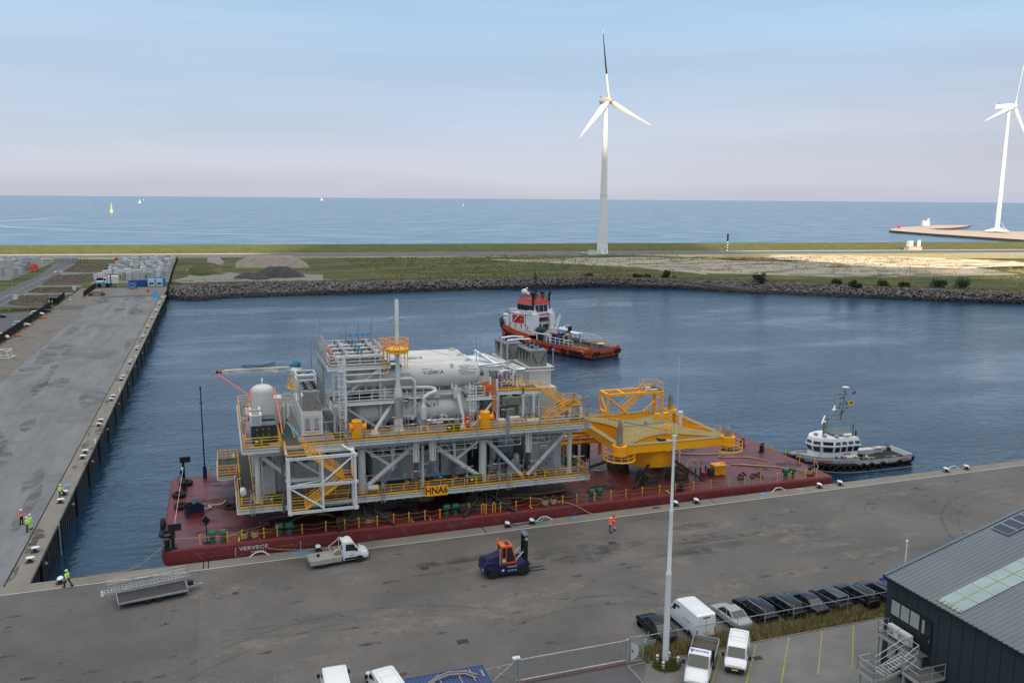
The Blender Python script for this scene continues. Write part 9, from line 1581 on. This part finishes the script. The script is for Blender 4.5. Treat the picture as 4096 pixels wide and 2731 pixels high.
tyres(SB,t,(3.2,6.6,8.8,10.4),1,1.05,.5,.19); tyres(SB,t,(12.4,13.6,14.9,16.2,18.2),1,1.5,.5,.2); m=MB(); m.torus((21.2,1.3,1.9),.42,.18,'X'); m.torus((21.0,1.9,1.9),.42,.18,'X'); m.box(21.5,22.6,-.9,.9,1.3,2.7); m.build('bow_pad',rubber,t)
m=MB()
for x in (3,5.2,6.6,8.8,10.4,12.4,13.6,14.9,16.2): m.beam((x-.12,interp(SB,x,1)+.04,interp(SB,x,3)-.2),(x,interp(SB,x,1)+.06,interp(SB,x,3)-.62),.04); m.beam((x+.12,interp(SB,x,1)+.04,interp(SB,x,3)-.2),(x,interp(SB,x,1)+.06,interp(SB,x,3)-.62),.04)
m.build('tyre_lashing',M('lashing_orange',(.6,.2,.08),.8),t)
RT=lambda x,y,z:Matrix.Translation((x,y,z))@Matrix.Rotation(PI,4,'Z')@Matrix.Rotation(PI/2,4,'X')
text('BRUNO IV',.62,red,t,Matrix.Translation((18.1,2.66,1.75))@Matrix.Rotation(PI+R_(-9),4,'Z')@Matrix.Rotation(PI/2,4,'X'),'lettering',.01,bold=.012); text('DELFZIJL',.42,red,t,RT(1.9,3.09,1.05),'lettering',.01)
pl=[(11.2,2.6),(15.6,2.5),(17.3,1.7),(18.2,.7),(18.2,-.7),(17.3,-1.7),(15.6,-2.5),(11.2,-2.6)]
m=MB(); m.prism(pl,1.6,3.7); m.prism([(11.2,2.9),(14.3,2.9),(14.3,-2.9),(11.2,-2.9)],1.55,2.6); hs=m.build('deck_house',wt_,t)
def flare(a,b,z0,z1,k0,k1,name,mat,par):
    cx,cy=14.4,0; P=[(cx+(x-cx)*k0,cy+(y-cy)*k0,z0) for x,y in a]+[(cx+(x-cx)*k1,cy+(y-cy)*k1,z1) for x,y in b]; n=len(a)
    return MB().add(P,[tuple(range(n))[::-1],tuple(range(n,2*n))]+[(i,(i+1)%n,n+(i+1)%n,n+i) for i in range(n)]).build(name,mat,par)
flare(pl,pl,3.7,5.1,1.0,1.08,'wheelhouse',wt_,t); flare(pl,pl,5.1,6.1,1.12,1.0,'wheelhouse_top',wt_,t)
m=MB(); n=len(pl)
for i in range(n-1):
    a,b=pl[i],pl[i+1]; Ls=seglen(a,b); q=max(1,int(Ls/1.05))
    for k in range(q):
        u0,u1=(k+.12)/q,(k+.88)/q
        def wp(u,z,kk): x=a[0]+(b[0]-a[0])*u; y=a[1]+(b[1]-a[1])*u; return (14.4+(x-14.4)*kk,y*kk,z)
        m.quad(wp(u0,3.95,1.028),wp(u1,3.95,1.028),wp(u1,4.9,1.078),wp(u0,4.9,1.078)); m.quad(wp(u0,5.3,1.108),wp(u1,5.3,1.108),wp(u1,5.68,1.062),wp(u0,5.68,1.062))
m.build('window',glass,t)
text('2607303',.38,charc,hs,RT(13.2,2.62,3.3),'lettering',.03); text('BUMA',.36,charc,t,Matrix.Translation((17.0,2.05,5.62))@Matrix.Rotation(PI+R_(-28),4,'Z')@Matrix.Rotation(R_(62),4,'X'),'lettering',.02); text('B',.8,charc,hs,RT(11.75,2.92,2.15),'lettering',.02); m=MB(); m.box(11.45,12.05,2.905,2.93,2.5,2.62); m.box(11.45,12.05,2.905,2.93,1.65,1.76); m.build('emblem_bars',charc,hs)
m=MB(); m.torus((13.9,2.95,2.5),.38,.11,'Y',14,6); rg=m.build('life_ring',M('ring_red',(.55,.03,.02),.5),hs); m=MB(); [m.obox((13.9+.38*math.cos(a),2.99,2.5+.38*math.sin(a)),(.14,.2,.14)) for a in (0,PI/2,PI,3*PI/2)]; m.build('ring_band',white,rg)
m=MB(); m.box(11.5,14.8,-1.6,1.6,6.12,6.6); m.add([(11.8,-1.2,6.6),(15.0,-1.2,6.6),(15.0,1.2,6.6),(11.8,1.2,6.6),(12.6,-.4,7.3),(14.4,-.4,7.3),(14.4,.4,7.3),(12.6,.4,7.3)],[(4,5,6,7),(0,1,5,4),(1,2,6,5),(2,3,7,6),(3,0,4,7)]); m.build('grey_cover',M('cover_grey',(.16,.17,.18),.7),t); m=MB(); m.lathe([(.1,-.75),(.33,-.65),(.33,.65),(.1,.75)],(12.9,2.0,6.6),'X',12); m.build('life_raft',white,t,smooth=50); m=MB(); [m.ball((x,y,6.45),.4,8,5,.8) for x,y in ((16.6,1.2),(14.9,2.0),(17.2,-.2))]; m.build('covered_gear',M('cover_pale_grey',(.30,.30,.29),.8),t)
m=MB(); m.cyl((16.6,.9,6.1),(16.6,.9,9.6),.18,None,8); m.tube([(11.7,1.9,6.1),(11.7,1.8,8.9),(11.9,1.6,9.2),(13.8,-1.6,9.5),(13.9,-1.8,9.3),(13.9,-1.9,6.1)],.13,7); m.cyl((12.8,0,9.3),(12.2,0,17.0),.14,.06,8); [m.beam((12.6-.02*k,-1.1+.12*k,10.6+k*1.0),(12.6-.02*k,1.1-.12*k,10.6+k*1.0),.07) for k in range(6)]; m.cyl((12.7,1.8,6.1),(11.8,1.75,8.7),.06); m.beam((12.7,.0,11.9),(14.3,.3,11.7),.22); m.build('mast',M('mast_grey',(.22,.22,.21),.5,metal=.3),t)
m=MB(); [m.obox((12.5+random.uniform(-.3,.3),random.uniform(-.9,.9),10.7+k*.45),(.2,.2,.24)) for k in range(13)]; m.cyl((11.2,1.9,6.1),(11.2,1.9,7.4),.12); m.build('lamps',black,t)
m=MB(); m.beam((14.6,-1.6,9.98),(18.4,2.6,9.98),.22,.16); m.beam((13.0,-1.3,12.35),(15.5,1.5,12.35),.2,.14); m.lathe([(.28,9.5),(.3,9.8),(.1,9.9)],(16.6,.9,0),n=10); m.lathe([(.3,11.85),(.34,12.15),(.1,12.3)],(14.3,.2,0),n=10); m.lathe([(.1,16.9),(.55,17.1),(.5,17.2),(.05,17.3)],(12.2,0,0),n=12); m.build('radar',white,t)
m=MB(); m.quad((11.9,.3,13.0),(10.8,.45,13.05),(10.7,.4,14.0),(11.8,.3,13.9)); fl_=m.build('yellow_flag',M('flag_yellow',(.75,.65,.03),.8),t); m=MB(); m.box(11.0,11.5,.41,.44,13.3,13.7); m.build('flag_emblem',black,fl_); MB().quad((11.4,.4,15.2),(10.6,.5,15.7),(10.7,.5,16.4),(11.1,.45,15.8)).build('red_flag',M('flag_red',(.3,.04,.05),.8),t)
m=MB(); [m.tube([(12.3,0,16),(12.3+dx,s*2.2,6.3)],.012,3) for s in (-1,1) for dx in (-1.4,.8)]; m.build('wire',grey,t)
m=MB(); [m.lathe([(.26,.75),(.24,1.9),(.3,1.95),(.3,2.1)],(x,y,0),n=12) for x,y in ((9.2,1.2),(9.2,-.9),(10.5,0))]; [m.lathe([(.14,1.6),(.14,3.0)],(x,y,0),n=8) for x,y in ((20.2,.7),(20.2,-.2),(20.6,-.9),(15.2,2.65),(14.3,2.8))]; m.beam((9.2,-.9,1.6),(9.2,1.2,1.6),.3); m.build('bitts',black,t); m=MB(); [m.lathe([(.15,3.0),(.15,3.08)],(x,y,0),n=8) for x,y in ((20.2,.7),(20.2,-.2),(20.6,-.9))]; m.lathe([(.3,-.06),(.3,.06)],(8.7,1.9,1.75),'Y',12); m.build('white_caps',white,t)
m=MB(); m.box(4.3,7.3,-2.6,-1.5,.76,1.55); m.box(2.2,3.8,-2.6,-1.8,.76,1.5); m.build('deck_lockers',M('locker_pale',(.5,.5,.48),.5),t); m=MB(); m.box(2.5,3.5,-2.4,-1.5,1.5,1.7); m.torus((2.4,1.3,.82),.35,.09); m.build('coil',M('coil_cream',(.5,.48,.4),.8),t); m=MB(); [m.torus((8.0+random.uniform(-.2,.2),2.3,.95+k*.1),.5,.07) for k in range(5)]; m.build('rope_coil',rope,t); m=MB(); m.rail([(5.8,2.9,1.5),(3.2,2.9,1.5)],.35,1,.04,0,()); m.cyl((17.9,2.0,2.2),(17.9,2.0,5.4),.06); m.cyl((9.9,2.5,.8),(9.9,2.5,2.4),.05); m.build('rails',galv,t)
def zmap(z):
    T=[(1.6,1.6),(3.7,2.9),(5.1,4.05),(6.1,5.3),(17.3,13.1),(20,15)]
    if z<=1.6: return z
    for (a0,b0),(a1,b1) in zip(T[:-1],T[1:]):
        if z<=a1: return b0+(z-a0)*(b1-b0)/(a1-a0)
    return z
for c in list(walk(t)):
    if c.type!='MESH' or base(c) in ('hull','boot_top','bulwark','bulwark_lining','deck','stern_bulwark','top_edge','rubbing_strake','stern_fender','tyre_fender','bow_pad','tyre_lashing'): continue
    if base(c)=='lettering' and c.parent==t and max(v.co.z for v in c.data.vertices)<2.5: continue
    for v in c.data.vertices: v.co.z=zmap(v.co.z)
# ================= PEOPLE =================
def person(loc,rz,jacket,trous,helmet,label,pose='stand',boots=cblack,H=1.8,face=True):
    t=thing('person',label,'person',loc,rz); k=H/1.8
    hipz=.92; V={}
    def leg(s,ang,knee):      # ang forward swing, knee bend
        hx=(0,s*.10,hipz); kx=(math.sin(ang)*.44,s*.12,hipz-math.cos(ang)*.44); a2=ang-knee; fx=(kx[0]+math.sin(a2)*.42,s*.13,kx[2]-math.cos(a2)*.42); return hx,kx,fx
    def arm(s,ang,elb,out=.12):
        sx=(0,s*.20,1.44); ex=(math.sin(ang)*.27,s*(.20+out),1.44-math.cos(ang)*.27); a2=ang+elb; hx=(ex[0]+math.sin(a2)*.25,s*(.20+out*.6),ex[2]-math.cos(a2)*.25); return sx,ex,hx
    P={'stand':((.03,.05),(-.05,.02),(.15,.5),(-.05,.4)),'walk':((.42,.15),(-.38,.25),(-.35,.3),(.35,.5)),'step':((1.25,1.1),(-.04,.02),(.3,.8),(.1,.5)),'talk':((.05,.05),(-.1,.05),(.4,1.4),(.3,1.2)),'hips':((.1,.1),(-.1,.05),(.5,1.7),(.5,1.6)),'wave':((.08,.05),(-.08,.05),(2.2,.4),(.1,.4))}[pose]
    L1=leg(1,*P[0]); L2=leg(-1,*P[1]); A1=arm(1,*P[2]); A2=arm(-1,*P[3])
    low=min(L1[2][2],L2[2][2]); dz=.09-low
    up=lambda p:((p[0])*k,p[1]*k,(p[2]+dz)*k)
    pts=[(0,0,.98),(0,0,1.18),(.0,0,1.40),(0,0,1.52),(.01,0,1.60),(.02,0,1.70)]; rad=[.13,.13,.15,.055,.085,.09]; ed=[(0,1),(1,2),(2,3),(3,4),(4,5)]
    def chain(root,ps,rs):
        pr=root
        for p,r in zip(ps,rs): pts.append(p); rad.append(r); ed.append((pr,len(pts)-1)); pr=len(pts)-1
        return pr
    for L_ in (L1,L2): f=chain(0,L_,(.09,.06,.042)); chain(f,[(L_[2][0]+.13,L_[2][1],L_[2][2]-.05)],(.038,))
    for s,A_ in ((1,A1),(-1,A2)):
        h_=chain(2,A_,(.06,.042,.03)); d=(Vector(A_[2])-Vector(A_[1])).normalized(); pm=Vector(A_[2])+d*.07; c=chain(h_,[tuple(pm)],(.032,))
        for q,(ln,oy) in enumerate(((.075,-.03),(.085,-.01),(.08,.01),(.065,.03))): b=pm+d*.03+Vector((.012,oy,0)); b2=b+d*ln*.5+Vector((.02,0,0)); chain(c,[tuple(b),tuple(b2)],(.0095,.008))
        chain(c,[tuple(pm+Vector((.035,-s*.02,.0))),tuple(pm+Vector((.05,-s*.03,0))+d*.04)],(.011,.009))
    me=bpy.data.meshes.new('body'); me.from_pydata([up(p) for p in pts],ed,[]); me.materials.append(skin); o=bpy.data.objects.new('body',me); COL.objects.link(o); o.parent=t
    md=o.modifiers.new('skin','SKIN')
    try:
        sv=me.skin_vertices[0].data
        for i,r in enumerate(rad): sv[i].radius=(r*k,r*k)
        sv[0].use_root=True
    except Exception: pass
    o.modifiers.new('sub','SUBSURF').levels=1
    S=lambda ps,rs,m,n=10:[ (m.cyl(up(ps[i]),up(ps[i+1]),rs[i]*k,rs[i+1]*k,n,False),m.ball(up(ps[i+1]),rs[i+1]*k,n,6)) for i in range(len(ps)-1)]
    m=MB(); m.lathe([(.15*k,(.86+dz)*k),(.185*k,(.95+dz)*k),(.175*k,(1.2+dz)*k),(.2*k,(1.40+dz)*k),(.12*k,(1.50+dz)*k),(.06*k,(1.53+dz)*k)],n=14); m.v=[(x*.72,y*1.12,z) for x,y,z in m.v]
    for A_ in (A1,A2): m.ball(up(A_[0]),.085*k,10,6); S(A_,(.085,.068,.052),m)
    j=m.build('jacket',jacket,t,smooth=60); m=MB()
    if jacket in (hivy,hivo):
        for z in (1.02,1.18): m.lathe([(.19*k,(z+dz)*k),(.19*k,(z+.05+dz)*k)],n=14)
        m.v=[(x*.75,y*1.13,z) for x,y,z in m.v]; [m.beam(up((.125,s*.1,1.05)),up((.10,s*.1,1.45)),.05,.02) for s in (-1,1)]; [m.beam(up((-.135,s*.1,1.05)),up((-.115,s*.1,1.45)),.05,.02) for s in (-1,1)]
        for A_ in (A1,A2): a=Vector(up(A_[1])).lerp(Vector(up(A_[2])),.35); b=Vector(up(A_[1])).lerp(Vector(up(A_[2])),.55); m.cyl(a,b,.070*k,.066*k,10,False)
        m.build('reflective_band',refl,j)
    m=MB(); m.ball(up((0,0,.93)),.16*k,12,6,.9); [(m.ball(up(L_[0]),.1*k,10,6),S(L_,(.105,.078,.06),m)) for L_ in (L1,L2)]; tr=m.build('trousers',trous,t,smooth=60)
    if trous in (hivy,hivo):
        m=MB(); 
        for L_ in (L1,L2):
            for u in (.3,.55): a=Vector(up(L_[1])).lerp(Vector(up(L_[2])),u); b=Vector(up(L_[1])).lerp(Vector(up(L_[2])),u+.12); m.cyl(a,b,.080*k,.077*k,10,False)
        m.build('reflective_band',refl,tr)
    for L_ in (L1,L2): m=MB(); p=up(L_[2]); m.obox((p[0]+.06*k,p[1],p[2]-.045*k),(.29*k,.11*k,.09*k)); m.cyl((p[0],p[1],p[2]-.03),(p[0],p[1],p[2]+.1),.065*k,None,8); m.build('boot',boots,t)
    hz=(1.70+dz)*k
    m=MB(); m.lathe([(.135*k,.02*k),(.132*k,.05*k),(.12*k,.11*k),(.08*k,.155*k),(.02*k,.17*k)],(.02*k,0,hz),n=14); m.lathe([(.15*k,.0),(.15*k,.02*k)],(.045*k,0,hz+.01*k),n=14); m.build('helmet',helmet,t,smooth=60)
    m=MB(); [m.ball((.105*k,s*.032*k,hz-.03*k),.012*k,6,4) for s in (-1,1)]; m.build('eyes',black,t); m=MB(); m.add([(.10*k,-.012*k,hz-.04*k),(.10*k,.012*k,hz-.04*k),(.135*k,0,hz-.075*k),(.10*k,0,hz-.085*k)],[(0,1,2),(0,2,3),(1,3,2)]); [m.ball((.01*k,s*.095*k,hz-.04*k),.022*k,6,4,1.4) for s in (-1,1)]; m.build('nose_and_ears',skin,t); m=MB(); m.obox((.105*k,0,hz-.10*k),(.01*k,.045*k,.008*k)); m.build('mouth',dred,t)
    m=MB(); m.lathe([(.092*k,-.06*k),(.1*k,-.02*k),(.098*k,.03*k)],(.0,0,hz),n=12); m.v=[(x-.012*k if x<.02 else .0,y,z) for x,y,z in m.v]; m.build('hair',M('dark_hair',(.03,.02,.015),.8),t)
    return t
hw=M('helmet_white',(.78,.78,.78),.35); hr=M('helmet_red',(.5,.04,.02),.35); tanb=M('tan_boots',(.22,.17,.08),.8)
person((3.75,-2.0,.03),R_(150),hivy,cblack,hw,'person in yellow hi-vis jacket walking beside the bollard at the basin corner','walk')
person((-1.15,26.3,.034),R_(-10),hivy,cblack,hw,'person in yellow hi-vis jacket with one boot up on a left quay bollard','step')
person((-4.0,17.9,.012),R_(-30),hivo,cblack,hw,'person in an orange hi-vis jacket standing on the left concrete apron','talk')
person((-2.65,15.9,.012),R_(200),hivy,hivy,hw,'person in yellow hi-vis clothing half hidden behind a colleague on the left quay','talk')
person((-2.9,15.0,.012),R_(20),hivy,M('brown_grey_trousers',(.05,.045,.04),.9),hw,'person in a yellow hi-vis jacket in front of a colleague on the left quay','hips',tanb)
person((61.5,-6.05,0),R_(60),hivo,jean,hw,'person in an orange hi-vis jacket and blue jeans walking on the quay','walk'); person((62.15,-5.45,0),R_(75),hivo,hivo,hr,'person in full orange hi-vis clothing and red helmet beside the one in jeans','walk')
person(BP(13.75,23.5,DZ),R_(-90),cblack,cblack,hw,'person in black with white helmet at the far left corner of the barge','talk')
tb=lambda x,y:(117.5+x*-.4-y*.917,115.3+x*.917-y*.4)
for (x,y),jk,lb in (((16.4,-2.2+3.6),M('crew_dark_red',(.30,.02,.02),.7),'person in dark red overalls in the middle of the red tug deck'),((5.4,-.6),M('crew_dark_red',(.30,.02,.02),.7),'person in dark red overalls at the red tug stern, beside the orange one')): q=tb(x,y); person((q[0],q[1],-2.12),R_(-60),jk,jk,hw,lb,'stand')
q=tb(4.2,-.5); person((q[0],q[1],-2.12),R_(-70),hivo,hivo,hr,'person in bright orange at the stern of the red tug raising an arm','wave')
person((-37.4,244.0,.0),R_(30),hivy,cblack,hw,'person in hi-vis yellow standing outside the black shelter','hips'); person((-36.6,245.2,.0),R_(210),hivy,cblack,hw,'person in hi-vis yellow inside the black shelter','stand')
bpy.context.view_layer.update()
